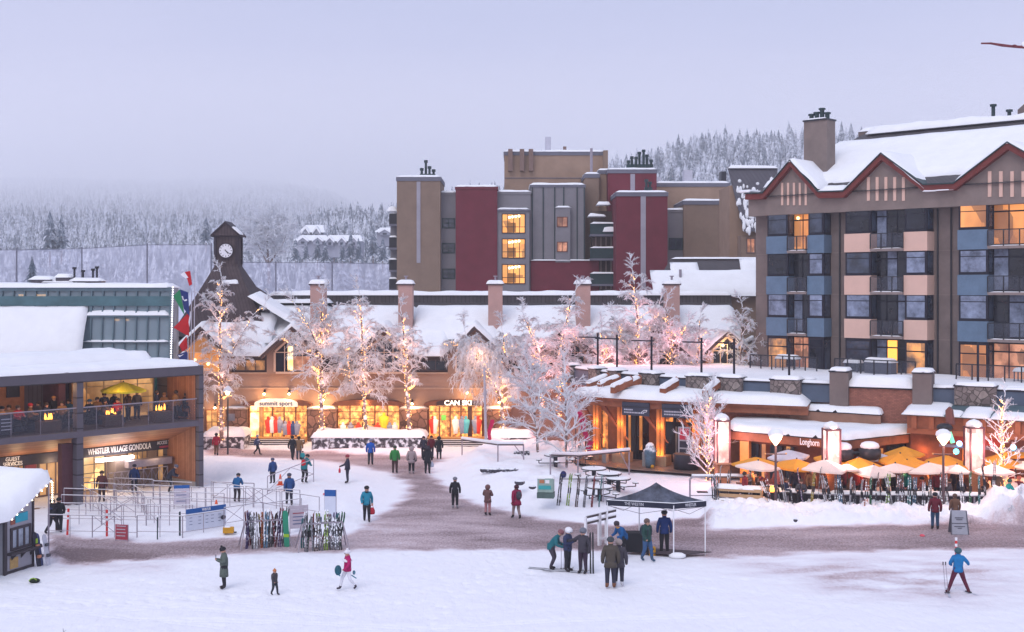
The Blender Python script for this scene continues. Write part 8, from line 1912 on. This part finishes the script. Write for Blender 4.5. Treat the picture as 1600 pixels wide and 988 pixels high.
# ---- lamps
def street_lamp(px, py, top, Y, lab, kind, E=60):
    g = P(px, py, Y); z0_ = max(0, gz(g.x, Y)); t = empty('street_lamp', (g.x, Y, z0_), 0, lab, 'street lamp', 'globe street lamps'); zt = H-(top-HY)/F*Y-z0_
    b = MB(); b.tube((0, 0, 0), (0, 0, zt-.2), .075, .055, 10); b.build('pole', mat('lamp_pole', (.10, .06, .07), .6), t)
    b = MB(); b.lathe((0, 0, zt-.55), [(.05, 0), (.12, .1), (.30, .34), (.34, .46)], 16); b.build('globe', mat('lamp_globe', (1, .9, .8), .5, 0, emit=(1, .66, .34), es=3.2), t, smooth=True)
    b = MB(); b.lathe((0, 0, zt-.09), [(.35, 0), (.40, .10), (.36, .26), (.2, .38), (.02, .42)], 16); b.build('snow_cap', SNOW, t, smooth=True)
    if kind: b = MB(); b.tube((-.55, 0, zt-1.0), (.55, 0, zt-1.0), .03); b.build('arm', mat('lamp_pole', (.10, .06, .07)), t); b = MB(); b.ball((-.55, 0, zt-.98), .05); b.ball((.55, 0, zt-.98), .05); b.build('tip', WOODL, t)
    light('lamp_light', (0, -.45, zt-.35), E, (1, .62, .36), .25, t)
street_lamp(1212, 792, 680, 63.8, 'globe street lamp standing before the restaurant lettering', 1, 90); street_lamp(1474, 792, 680, 63.8, 'globe street lamp between the last two lantern pillars', 1, 90)
t = empty('street_lamp', (cnv(356, 86)[0], 86, 0), 0, 'bell shaded street lamp beside the station corner and the lit birch', 'street lamp', 'globe street lamps'); zt = H-(600-HY)/F*86
b = MB(); b.tube((0, 0, 0), (0, 0, zt-.3), .06, n=8); b.build('pole', DARKM, t); b = MB(); b.lathe((0, 0, zt-.55), [(.36, 0), (.34, .12), (.15, .35), (.04, .42)], 14); b.build('lamp_shade', WHITE, t, smooth=True)
b = MB(); b.ball((0, -.1, zt-.62), .15); b.build('bulb', mat('warm_bulb', (1, .8, .5)), t); light('lamp_light', (0, -.3, zt-.75), 110, (1, .6, .3), .15, t); rbox('notice', mat('notice_grey', (.2, .18, .2)), t, .05, .5, -.03, .0, 2.4, 2.9)
# plain white mast before the second shop
t = empty('white_mast', (cnv(760, 85)[0], 85, 0), 0, 'plain pale mast rising before the second ski shop', 'mast'); b = MB(); b.tube((0, 0, 0), (-.15, 0, H-(575-HY)/F*85), .11, .08, 10); b.build('pole', mat('mast_grey', (.45, .43, .5)), t); b = MB(); b.tube((-.1, 0, 4.3), (-.1, 0, 4.6), .15, n=10); b.build('collar', mat('mast_grey', (.45, .43, .5)), t)

# ---- lantern pillars
def lantern(px, top, mid, Y, lab, E=230):
    x = cnv(px, Y)[0]; z0_ = 0; t = empty('lantern_pillar', (x, Y, z0_), R(5), lab, 'lantern', 'brick lantern pillars'); zt = H-(top-HY)/F*Y; zm = H-(mid-HY)/F*Y; w = .37
    rbox('brick_base', mat('pillar_brick', (.36, .17, .09), .85, .15, 2, pat='brick', c2=(.28, .13, .07), pscale=3.5), t, -w, w, -w, w, 0, zm-.1); rbox('ledge', mat('pillar_ledge', (.34, .20, .13)), t, -w-.1, w+.1, -w-.1, w+.1, zm-.1, zm)
    m = glow('lantern_panel', (1.0, .74, .68), 1.35, (.95, .25, .25), 1.5, lo=.4, detail=4)
    rbox('lit_panel', m, t, -w+.03, w-.03, -w+.03, w-.03, zm+.003, zt-.25)
    PR = mat('lantern_frame', (.11, .045, .055), .6)
    for sx_ in (-1, 1):
        for sy in (-1, 1): rbox('corner_post', PR, t, sx_*w-.045, sx_*w+.045, sy*w-.045, sy*w+.045, zm, zt-.2)
    rbox('cap', PR, t, -w-.05, w+.05, -w-.05, w+.05, zt-.25, zt-.16); b = MB(); b.lathe((0, 0, zt-.16), [(w+.07, 0), (w+.04, .18), (w*.7, .32), (.03, .4)], 16); b.build('snow_cap', SNOW, t, smooth=True)
    light('lantern_light', (0, -w-.5, (zm+zt)/2), E, (1, .50, .46), .4, t)
lantern(1128, 652, 722, 72.6, 'glowing brick lantern pillar beside the pink lit tree'); lantern(1299, 665, 736, 66.6, 'glowing brick lantern pillar between umbrellas under the restaurant lettering'); lantern(1522, 662, 734, 65.8, 'glowing brick lantern pillar before the bar pavilion')

# ---- patio umbrellas
YC = mat('amber_canvas', (.75, .30, .03), .8, .08, 1.5); WC = mat('cream_canvas', (.78, .62, .56), .8, .06, 1.5); GC = mat('frosty_canvas', (.58, .54, .60), .85, .1, 1.5)
UM = [(1180, 741, 31, WC, 65.4), (1286, 742, 38, WC, 65.2), (1322, 742, 18, WC, 65.6), (1364, 747, 29, WC, 65.3), (1400, 744, 27, WC, 65.6), (1457, 745, 33, WC, 65.2), (1493, 744, 22, WC, 65.5), (1555, 746, 28, WC, 64.9),
      (1182, 733, 33, YC, 67.3), (1241, 735, 31, YC, 67.0), (1300, 724, 27, YC, 68.0), (1343, 734, 32, YC, 66.7), (1419, 736, 27, YC, 66.6), (1407, 726, 31, YC, 67.4), (1475, 731, 36, YC, 67.2), (1560, 729, 33, YC, 66.5), (1590, 720, 26, YC, 67.6),
      (1235, 720, 29, GC, 69.2), (1370, 722, 25, GC, 68.4), (1414, 714, 27, YC, 69.0), (1508, 738, 26, YC, 66.6), (1620, 738, 30, WC, 65.4)]
CN = {YC: 'amber', WC: 'cream', GC: 'frosty pale'}
UL = ['front cream umbrella just beyond the wooden bench', 'wide cream umbrella tucked against the middle lantern pillar', 'narrow cream umbrella right behind the middle lantern pillar', 'cream umbrella overlapping its neighbour near the middle of the fence', 'cream umbrella overlapped by its neighbour near the middle of the fence', 'cream umbrella directly before the farther globe lamp', 'cream umbrella touching the last lantern pillar', 'cream umbrella around the thin lit tree', 'amber umbrella behind the front cream umbrella by the bench', 'amber umbrella behind the nearer globe lamp', 'amber umbrella half behind the middle lantern, under the lettering', 'amber umbrella just past the middle lantern pillar', 'low amber umbrella between the overlapping cream pair and the lamp', 'middle amber umbrella stacked between two others', 'broad amber umbrella behind the farther globe lamp', 'broad amber umbrella behind the thin lit tree', 'amber umbrella farthest along, under the bar counter', 'frosty pale umbrella rising behind the nearer globe lamp', 'frosty pale umbrella among the amber ones', 'topmost amber umbrella at the back of the patio', 'amber umbrella mostly hidden behind the last lantern', 'cream umbrella cut by the edge of the picture']
for i, (px, py, hw, m, Y) in enumerate(UM):
    r = hw/F*Y*1.14; ze_ = H-(py-HY)/F*Y+(.28 if m is WC else .18); x = cnv(px, Y)[0]; umb(Vector((x, Y, 0)), ze_+.10+.30*r, r, m, UL[i], 'umbrella', 'patio umbrellas', rz=i*.37, droop=.27+.03*(i % 4), nseg=4 if m is WC else 6).rotation_euler = (R(random.uniform(-4, 4)), R(random.uniform(-4, 4)), i*.37)
for px, Y, e in ((1180, 65.8, 34), (1240, 67.2, 34), (1290, 65.9, 34), (1350, 66.2, 40), (1410, 66.4, 40), (1460, 66.0, 40), (1500, 67, 36), (1555, 65.8, 40), (1600, 66.2, 36)): light('patio_glow_light', (cnv(px, Y)[0], Y, 1.75), e*.95, (1, .38, .15), .15)  # unseen warm lights added under the umbrellas, no heaters stand there
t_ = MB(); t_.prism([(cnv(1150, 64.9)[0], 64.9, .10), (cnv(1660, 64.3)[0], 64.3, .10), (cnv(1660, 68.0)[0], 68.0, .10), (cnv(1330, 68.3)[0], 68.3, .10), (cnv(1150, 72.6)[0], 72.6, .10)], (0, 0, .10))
tag(t_.build('patio', mat('patio_shade_paving', (.075, .05, .05), .6, .4, 1.5)), 'patio paving darkened as shade under the umbrellas', kind='structure')  # floor added dark, umbrella shade in its colour, as backdrop behind the guests
# ---- guests
PC = [('dark red', (.20, .02, .03)), ('black', BLK), ('camel', (.26, .14, .07)), ('navy', NVY), ('maroon', (.12, .02, .04)), ('charcoal', (.07, .07, .09)), ('turquoise', (.01, .28, .28)), ('rose', (.38, .14, .14)), ('brown', BRN)]
GP = [(1164, 0, 'behind the snowy rope rail by the bench'), (1190, 1, 'below the front cream umbrella'), (1228, 3, 'just past the nearer globe lamp'), (1252, 5, 'between the nearer globe lamp and the middle lantern'), (1268, 2, 'in a puffy coat just before the middle lantern'), (1313, 5, 'just past the middle lantern'), (1328, 8, 'beside the small patio fire'), (1352, 4, 'under the overlapping cream umbrellas'), (1382, 1, 'under the middle of the umbrella row'), (1407, 7, 'before the low amber umbrella'), (1424, 1, 'just left of the farther lamp cluster'), (1441, 7, 'in a light top near the farther globe lamp'), (1464, 0, 'right behind the farther globe lamp'), (1484, 5, 'between the farther lamp and the last lantern'), (1500, 3, 'beside the last lantern pillar'), (1540, 8, 'past the last lantern pillar'), (1558, 5, 'by the fire under the thin lit tree'), (1592, 4, 'at the picture edge under the amber canopy')]
for i, (px, c, w_) in enumerate(GP):
    Y = 64.9+(i*37 % 10)*.12; person(Vector((cnv(px, Y)[0], Y, .28)), 1.7, R(random.uniform(-170, 170)), 'patio guest in %s, %s' % (PC[c][0], w_), PC[c][1], BLK, pose='sit' if i % 4 else 'stand', hat=PC[(c+3) % 9][1] if i % 2 else None, hair=(.05, .03, .02), group='guests on the restaurant patio', detail=False)
    if i % 4:
        q = empty('patio_chair', (cnv(px, Y)[0], Y+.05, .28), i, 'plain dark patio chair of the guest '+w_, 'chair', 'chairs on the restaurant patio'); rbox('seat', DARKB, q, -.24, .24, -.22, .22, .38, .43); rbox('backrest', DARKB, q, -.24, .24, .2, .24, .43, .85); 
        for x in (-.2, .2):
            for y in (-.18, .18): b = MB(); b.tube((x, y, 0), (x, y, .38), .02, n=4); b.build('leg', DARKB, q)
GD = [(1175, 'deep behind the bench umbrellas'), (1215, 'deep behind the nearer globe lamp'), (1243, 'second row, under the amber umbrella by the lettering'), (1262, 'second row, just before the middle lantern'), (1320, 'second row, past the middle lantern'), (1340, 'second row, behind the small patio fire'), (1366, 'second row, under the overlapping cream umbrellas'), (1396, 'second row, under the middle umbrellas'), (1416, 'second row, behind the rose jacket'), (1448, 'second row, near the farther globe lamp'), (1474, 'second row, directly behind the farther globe lamp'), (1492, 'second row, next to the last lantern'), (1535, 'second row, past the last lantern'), (1552, 'second row, below the thin lit tree'), (1580, 'second row, at the patio corner')]
for i, (px, w_) in enumerate(GD):
    Y = 66.1+(i*29 % 10)*.08; c = (i*5+2) % 9; person(Vector((cnv(px, Y)[0], Y, .2)), 1.7, R(random.uniform(-170, 170)), 'patio guest in %s, %s' % (PC[c][0], w_), PC[c][1], BLK, pose='stand', hair=(.05, .03, .02), hat=PC[(c+4) % 9][1] if i % 3 else None, group='guests on the restaurant patio', detail=False)
person(Vector((cnv(1577, 63.2)[0], 63.2, .55)), 1.7, R(100), 'person in turquoise jacket seated on the snow bank at the patio corner', (.01, .28, .26), BLK, pose='sit', hat=(.02, .08, .07))
for k, (px, Y) in enumerate(((1207, 65.2), (1330, 65.1), (1562, 64.6))):
    x = cnv(px, Y)[0]; q = empty('fire_bowl', (x, Y, .28), 0, ('small patio fire bowl at the foot of the nearer globe lamp', 'small patio fire bowl just past the middle lantern', 'small patio fire bowl below the thin lit tree')[k], 'fire bowl', 'fire bowls on the patio')
    b = MB(); b.lathe((0, 0, 0), [(.3, 0), (.35, .5), (.4, .6)], 12); b.build('bowl', DARKM, q); b = MB()
    for i in range(7): a = i*2.4; b.lathe((.18*math.cos(a)*(i/7), .18*math.sin(a)*(i/7), .58), [(.035, 0), (.045, .08), (.02, .16+.07*(i % 3)), (.003, .34)], 6)
    b.build('flames', mat('flame', (1, .5, .1)), q); light('fire_light', (0, -.2, 1.0), 14, (1, .42, .12), .15, q)
# ---- fence with skis
def fence():
    A, B = Vector((*cnv(1118, 66.5), 0)), Vector((*cnv(1290, 64.6), 0)); B2 = Vector((*cnv(1640, 63.9), 0)); pts = [A, B, B2]; t = empty('patio_fence', A, 0, 'dark mesh patio fence with a snow loaded top rail lined with skis', 'fence')
    ZT = .84
    for a, e_ in zip(pts[:-1], pts[1:]):
        a0, e0 = a-A, e_-A; n = Vector((-(e0-a0).y, (e0-a0).x, 0)).normalized()*.06
        b = MB(); b.prism([(a0.x, a0.y, .2), (e0.x, e0.y, .2), (e0.x, e0.y, ZT), (a0.x, a0.y, ZT)], n); b.build('mesh_panel', mat('fence_dark', (.035, .03, .04), .9, .3, 3, snow=2.5, snowmin=.42), t)
        b = MB(); b.tube(a0+Vector((0, 0, ZT)), e0+Vector((0, 0, ZT)), .06); b.build('top_rail', STEEL, t); L_ = (e0-a0).length; k = int(L_/1.8)
        for i in range(k+1): q = a0.lerp(e0, i/k); b = MB(); b.tube(q, q+Vector((0, 0, ZT)), .05); b.build('post', STEEL, t)
        sn = snow_strip('rail_snow', [(a0.x, a0.y), (e0.x, e0.y)], -.16, .22, ZT+.04, ZT+.04, .17, t, 5)
    r = random.Random(5); names = ['white', 'brown', 'grey', 'red', 'grey', 'white', 'black', 'purple', 'yellow', 'grey', 'white', 'black', 'grey', 'light blue', 'brown', 'white', 'grey', 'white', 'orange', 'green', 'grey', 'black', 'lime green', 'white', 'grey', 'brown', 'teal', 'light blue', 'grey', 'white', 'black', 'brown', 'white', 'red', 'white', 'grey', 'green', 'teal', 'black', 'white', 'brown', 'grey', 'green', 'white']
    px = 1122; i = 0; P1 = [1124, 1136, 1172, 1203, 1219, 1228, 1239, 1254, 1268, 1278, 1291, 1299, 1307, 1314, 1321, 1328, 1336, 1344, 1352, 1360, 1367, 1378, 1386, 1393, 1401, 1412, 1420, 1428, 1436, 1443, 1452, 1470, 1478, 1485, 1504, 1510, 1516, 1530, 1540, 1552]
    lo = {0: 'before the wooden bench', 3: 'between the bench and the nearer lamp', 5: 'near the nearer globe lamp', 9: 'around the middle lantern', 17: 'along the middle of the fence', 29: 'before the last lantern', 37: 'at the snow pile end'}
    cnt = {}
    for i, px in enumerate(P1):
        f = 65.8 if px < 1200 else 64.0; Y = f-r.uniform(.0, .35); x = cnv(px, Y)[0]; z = gz(x, Y)-.08
        zone = [v for k, v in lo.items() if i >= k][-1]; c = names[i]; key = (zone, c); cnt[key] = cnt.get(key, 0)+1
        ski_pair(Vector((x, Y, z)), Vector((x+r.uniform(-.28, .28), Y+.42, z+1.6)), '%s pair of skis on the fence %s%s' % (c, zone, '' if cnt[key] == 1 else ', '+ORD[cnt[key]-1]+' such'), c, 'skis leaning on the patio fence', L=r.uniform(1.5, 1.85), yaw=r.uniform(-1.2, 1.2))
    # crossed red skis by the bench and ski poles in the rail
    ski_pair(Vector((cnv(1209, 63.6)[0], 63.6, .2)), Vector((cnv(1189, 64.3)[0], 64.4, 1.6)), 'red pair of skis slanting across the corner of the wooden bench', 'red', None, yaw=.3)
fence()
def bench():
    a, e_ = Vector((*cnv(1116, 65.0), 0)), Vector((*cnv(1190, 64.2), 0)); d = e_-a; t = empty('wooden_bench', (a.x, a.y, .25), math.atan2(d.y, d.x), 'long pale wooden box bench piled with snow before the patio fence', 'bench'); L_ = d.length
    for zz in (.12, .42, .72): rbox('slat', mat('bench_wood', (.50, .31, .17), .7, .15, 2), t, 0, L_, -.05, .0, zz, zz+.17)
    for x in (0, L_-.08): rbox('end_post', mat('bench_wood', (.50, .31, .17)), t, x, x+.08, .001, .6, .0, .9)
    snowcap('snow_cap', 0, L_, -.05, .6, .88, .2, t, 4, over=.03, res=.15); snowcap('snow_ledge', 0, L_, -.16, -.05, .28, .10, t, 5, over=.01, res=.1)
bench()
t = empty('rope_rail', (cnv(1116, 67.5)[0], 67.5, .2), R(-6), 'rope wrapped rail under lumpy snow behind the wooden bench', 'rail'); L_ = 2.4
b = MB(); 
for i in range(22): b.ball((i*L_/21, 0, 1.15), .09, 6, 4)
b.build('rope', mat('rope_brown', (.25, .17, .13), .9, .3, 4), t); snowcap('snow_cap', 0, L_, -.12, .12, 1.2, .13, t, 5, over=.02, res=.1)
for x in (0, L_): b = MB(); b.tube((x, 0, 0), (x, 0, 1.15), .05); b.build('post', STEEL, t)
# metal hoop frame and bin by the pink tree, wrapped statue
q = gpt(1078, 792); t = empty('hoop_frame', q, 0, 'frosted tubular hoop frame beside the tent, below the pink lit tree', 'rail'); w = 1.35
b = MB(); b.path([(0, 0, -.1), (0, 0, 1.45), (.12, 0, 1.62), (w-.12, 0, 1.62), (w, 0, 1.45), (w, 0, -.1)], .05, 8); b.build('hoop', STEEL, t); b = MB(); b.tube((.1, 0, 1.68), (w-.1, 0, 1.68), .07); b.build('snow_line', SNOW, t)
b = MB(); b.tube((0, 0, .6), (w, 0, .6), .03); b.build('rail', STEEL, t); b = MB(); b.box(.4, .95, -.1, .3, .75, .8); b.build('shelf', DARKM, t)
for i, (dx, c) in enumerate(((1.25, 'black'), (1.45, 'grey'))): ski_pair(q+Vector((dx, -.3, 0)), q+Vector((dx-.05, .0, 1.6)), '%s pair of skis leaning on the tubular hoop frame' % c, c, None)
q = P(1072, 738, 77.0); t = empty('litter_bin', (q.x, 77.0, .32), 0, 'squat dark round planter bin before the market windows', 'bin'); b = MB(); b.lathe((0, 0, 0), [(.78, 0), (.84, .9), (.80, .98)], 20); b.build('drum', mat('bin_dark', (.03, .03, .045), .6, .2, 3), t, smooth=True); b = MB(); b.lathe((0, 0, .98), [(.75, 0), (.4, .08), (.02, .1)], 16); b.build('soil', mat('bin_soil', (.18, .10, .07)), t)
q = P(1016, 736, 77.6); t = empty('wrapped_statue', (q.x, 77.6, .32), 0, 'knee high wrapped blue grey figure statue before the market doors', 'statue'); b = MB(); b.lathe((0, 0, 0), [(.30, 0), (.34, .4), (.40, .9), (.46, 1.1), (.30, 1.3), (.28, 1.45), (.12, 1.6)], 12); b.build('wrap', mat('wrap_blue', (.10, .17, .24), .6, .3, 3, snow=3, snowmin=.3), t, smooth=True); b = MB(); b.ball((.1, -.3, .12), .12); b.build('yellow_foot', mat('crate_yellow', (.60, .30, .02)), t)
for i, (px, y0_, y1_) in enumerate(((906, 640, 660), (913, 655, 690), (921, 690, 712), (765, 656, 693))):
    Y = 79.3 if i < 3 else 86.5; p = P(px, y1_, Y); h = (y1_-y0_)/F*Y; o = empty('pink_banner', (p.x, Y, p.z), -.4, ('highest of three magenta banner pieces behind the snowy tree', 'middle magenta banner piece behind the snowy tree', 'lowest magenta banner piece behind the snowy tree', 'narrow magenta banner standing alone before the pale mast')[i], 'banner')
    b = MB(); n = 8
    for k in range(n+1): f = k/n; x = .12*math.sin(f*5+i); b.v += [(x-.22+.05*i, .08*math.sin(f*7), h*f), (x+.22, .08*math.cos(f*6), h*f)]
    b.f = [(2*k, 2*k+1, 2*k+3, 2*k+2) for k in range(n)]; b.m = [0]*n; c_ = b.build('cloth', mat('magenta_cloth', (.50, .01, .09), .8, .15, 2), o); c_.modifiers.new('s', 'SOLIDIFY').thickness = .02
    b = MB(); b.tube((-.3, .02, -p.z+.2), (-.3, .02, h+.1), .025, n=5); b.build('pole', DARKM, o)
# ---- flags beside the glass pavilion
def flags():
    Y = 80.5; x0 = cnv(291, Y)[0]; RED = mat('flag_red', (.50, .01, .015), .8, .1); FW = mat('flag_white', (.75, .74, .8), .8, .05); FB_ = mat('flag_blue', (.02, .035, .16), .8, .1); FGN = mat('flag_green', (.02, .20, .08), .8, .1)
    def cloth(t, name, pts, m, off=0):
        b = MB(); b.prism([(x, off+.06*math.sin(z*3+x*4), z) for x, z in pts], (0, .025, 0)); return b.build(name, m, t)
    specs = [((297, 426, 447), 'furled red and white flag with a leaf emblem, highest beside the glass pavilion', [('cloth', [(-.45, .9), (.0, 1.0), (.12, .1), (-.05, 0), (-.2, .45)], RED), ('white_stripe', [(-.62, .75), (-.40, .95), (-.12, .55), (-.3, .5)], FW), ('leaf_emblem', [(-.40, .70), (-.33, .80), (-.26, .70), (-.33, .62)], RED)]),
             ((293, 455, 497), 'drooping blue flag with green edge and white crosses below the leaf flag', [('cloth', [(-.5, 1.9), (.05, 1.7), (.12, .1), (-.25, .6)], FB_), ('green_edge', [(-.95, 1.45), (-.5, 1.9), (-.28, .7), (-.2, .2), (-.45, .6)], FGN), ('white_cross', [(-.42, 1.45), (-.30, 1.45), (-.20, 1.0), (-.32, 1.0)], FW), ('white_cross', [(-.22, 1.2), (-.02, 1.25), (-.02, 1.15), (-.22, 1.1)], FW)]),
             ((289, 492, 525), 'plain red flag spread wide to one side of the flag cluster', [('cloth', [(.35, 1.65), (-.75, .55), (.0, .1), (.25, .0), (.3, .8)], RED), ('white_stripe', [(.35, 1.66), (.43, 1.5), (.3, .6), (.25, .9)], FW)]),
             ((287, 530, 556), 'lowest furled red, white and blue flag above the station roof', [('cloth', [(-.3, .7), (.2, 1.3), (.25, .5), (-.1, .25)], RED), ('blue_part', [(-.4, .05), (.2, .3), (.35, -.25), (-.2, -.3)], FB_), ('white_stripe', [(-.35, .0), (-.05, .3), (.2, .25), (-.25, -.1)], FW)])]
    for i, ((px, y0_, y1_), lab, parts) in enumerate(specs):
        p = P(px, y1_, Y+i*.15); t = empty('flag', p, 0, lab, 'flag', 'flags beside the glass pavilion')
        for nm, pts, m in parts: cloth(t, nm, pts, m, 0 if nm == 'cloth' else -.028)
        b = MB(); b.tube((.15, .08, -p.z), (.3-.05*i, .08, (.9, 1.7, 1.6, 1.2)[i]), .03, n=6); b.build('pole', mat('mast_grey', (.45, .43, .5)), t)
flags()
# ---- sandwich board, striped pole, small things on the right
q = gpt(1500, 836); t = empty('sandwich_board', q, R(-4), 'grey framed sandwich board with faint lettering on the path before the fence', 'sign'); w, h = .40, 1.12
b = MB(); b.prism([(-w, -.02, .02), (w, -.02, .02), (w*.9, .25, h), (-w*.9, .25, h)], (0, .03, 0)); bd = b.build('front_board', mat('board_frost', (.36, .37, .43), .6, .1, 3), t); b = MB(); b.prism([(-w, .55, .02), (w, .55, .02), (w*.9, .29, h), (-w*.9, .29, h)], (0, .03, 0)); b.build('rear_board', mat('board_frame', (.12, .12, .15)), t)
for x in (-1, 1): b = MB(); b.tube((x*w, -.03, .02), (x*w*.9, .23, h), .028); b.build('frame', mat('board_frame', (.12, .12, .15)), bd)
for zz, x1 in ((.78, .2), (.70, .14), (.38, .25), (.30, .1)): rbox('lettering', mat('board_frame', (.12, .12, .15)), bd, -x1, x1, .25*zz/h-.05, .25*zz/h-.035, zz, zz+.03)
rbox('crossbar', mat('board_frame', (.12, .12, .15)), bd, -w, w, .08, .1, .52, .55)
q = gpt(1494, 868); t = empty('striped_pole', q, 0, 'short red and white banded pole standing behind the lone skier', 'pole')
for k in range(6): b = MB(); b.tube((0, 0, k*.13), (0, 0, k*.13+.13), .055, n=8); b.build('band', mat('marker_red', (.62, .03, .03)) if k % 2 == 0 else WHITE, t)
q = gpt(1243, 816); t = empty('dark_ball', q, 0, 'small dark ball lying on the snow bank below the fence', 'ball'); b = MB(); b.ball((0, 0, .1), .11); b.build('ball', mat('dark_rock', (.06, .07, .06)), t, smooth=True)
# snowy shrub at the picture edge
t, c = frost_tree('snowy_shrub', 'low shrub buried in lumpy snow at the patio corner', [[(1590, 800), (1592, 788), (1594, 778)]], 62.0, 41, 22, .8, lvl=2, droop=.3, fine=(0, 2, 3), lights=False, trunk_r=.05, twig=TWIGW, up=.5, rt=.05, f0=.05)
t['category'] = 'shrub'
# near twig with snow entering the frame at the upper corner
def near_branch():
    t = empty('hanging_branch', P(1640, 70, 14), 0, 'reddish bare branch tip with snow reaching in at the upper corner', 'branch'); base = P(1640, 70, 14); m = mat('red_bark', (.20, .06, .07), .8, .2, 8)
    pts = [P(x, y, 14)-base for x, y in ((1640, 76), (1600, 74), (1584, 73), (1566, 71), (1548, 68), (1533, 68))]
    b = MB(); b.path([tuple(p) for p in pts], [.02, .018, .015, .017, .012, .010], 6); b.build('twig', m, t, smooth=True)
    b = MB(); 
    for p, r in ((pts[2]+Vector((.01, 0, .01)), .018), (pts[4], .016)): b.ball(p, r, 6, 4, (1.6, 1, .8))
    b.build('bud', m, t, smooth=True)
    b = MB(); 
    for k in range(7): f = k/6; b.ball(pts[1].lerp(pts[0], f)+Vector((0, 0, .03+.035*f)), .035+.03*f, 8, 5)
    b.build('snow_clump', SNOW, t, smooth=True)
near_branch()
q = P(100, 990, 41.0); t = empty('dry_twig', (q.x, 41.0, 0), 0, 'thin dark twig poking from the snow at the picture bottom', 'twig'); b = MB(); b.tube((0, 0, -.1), (-.03, 0, .32), .015, .006); b.build('stem', mat('eye_dark', (.02, .02, .02)), t); b = MB(); b.tube((-.02, 0, .15), (.06, 0, .27), .008, .004); b.build('side_stem', mat('eye_dark', (.02, .02, .02)), t)
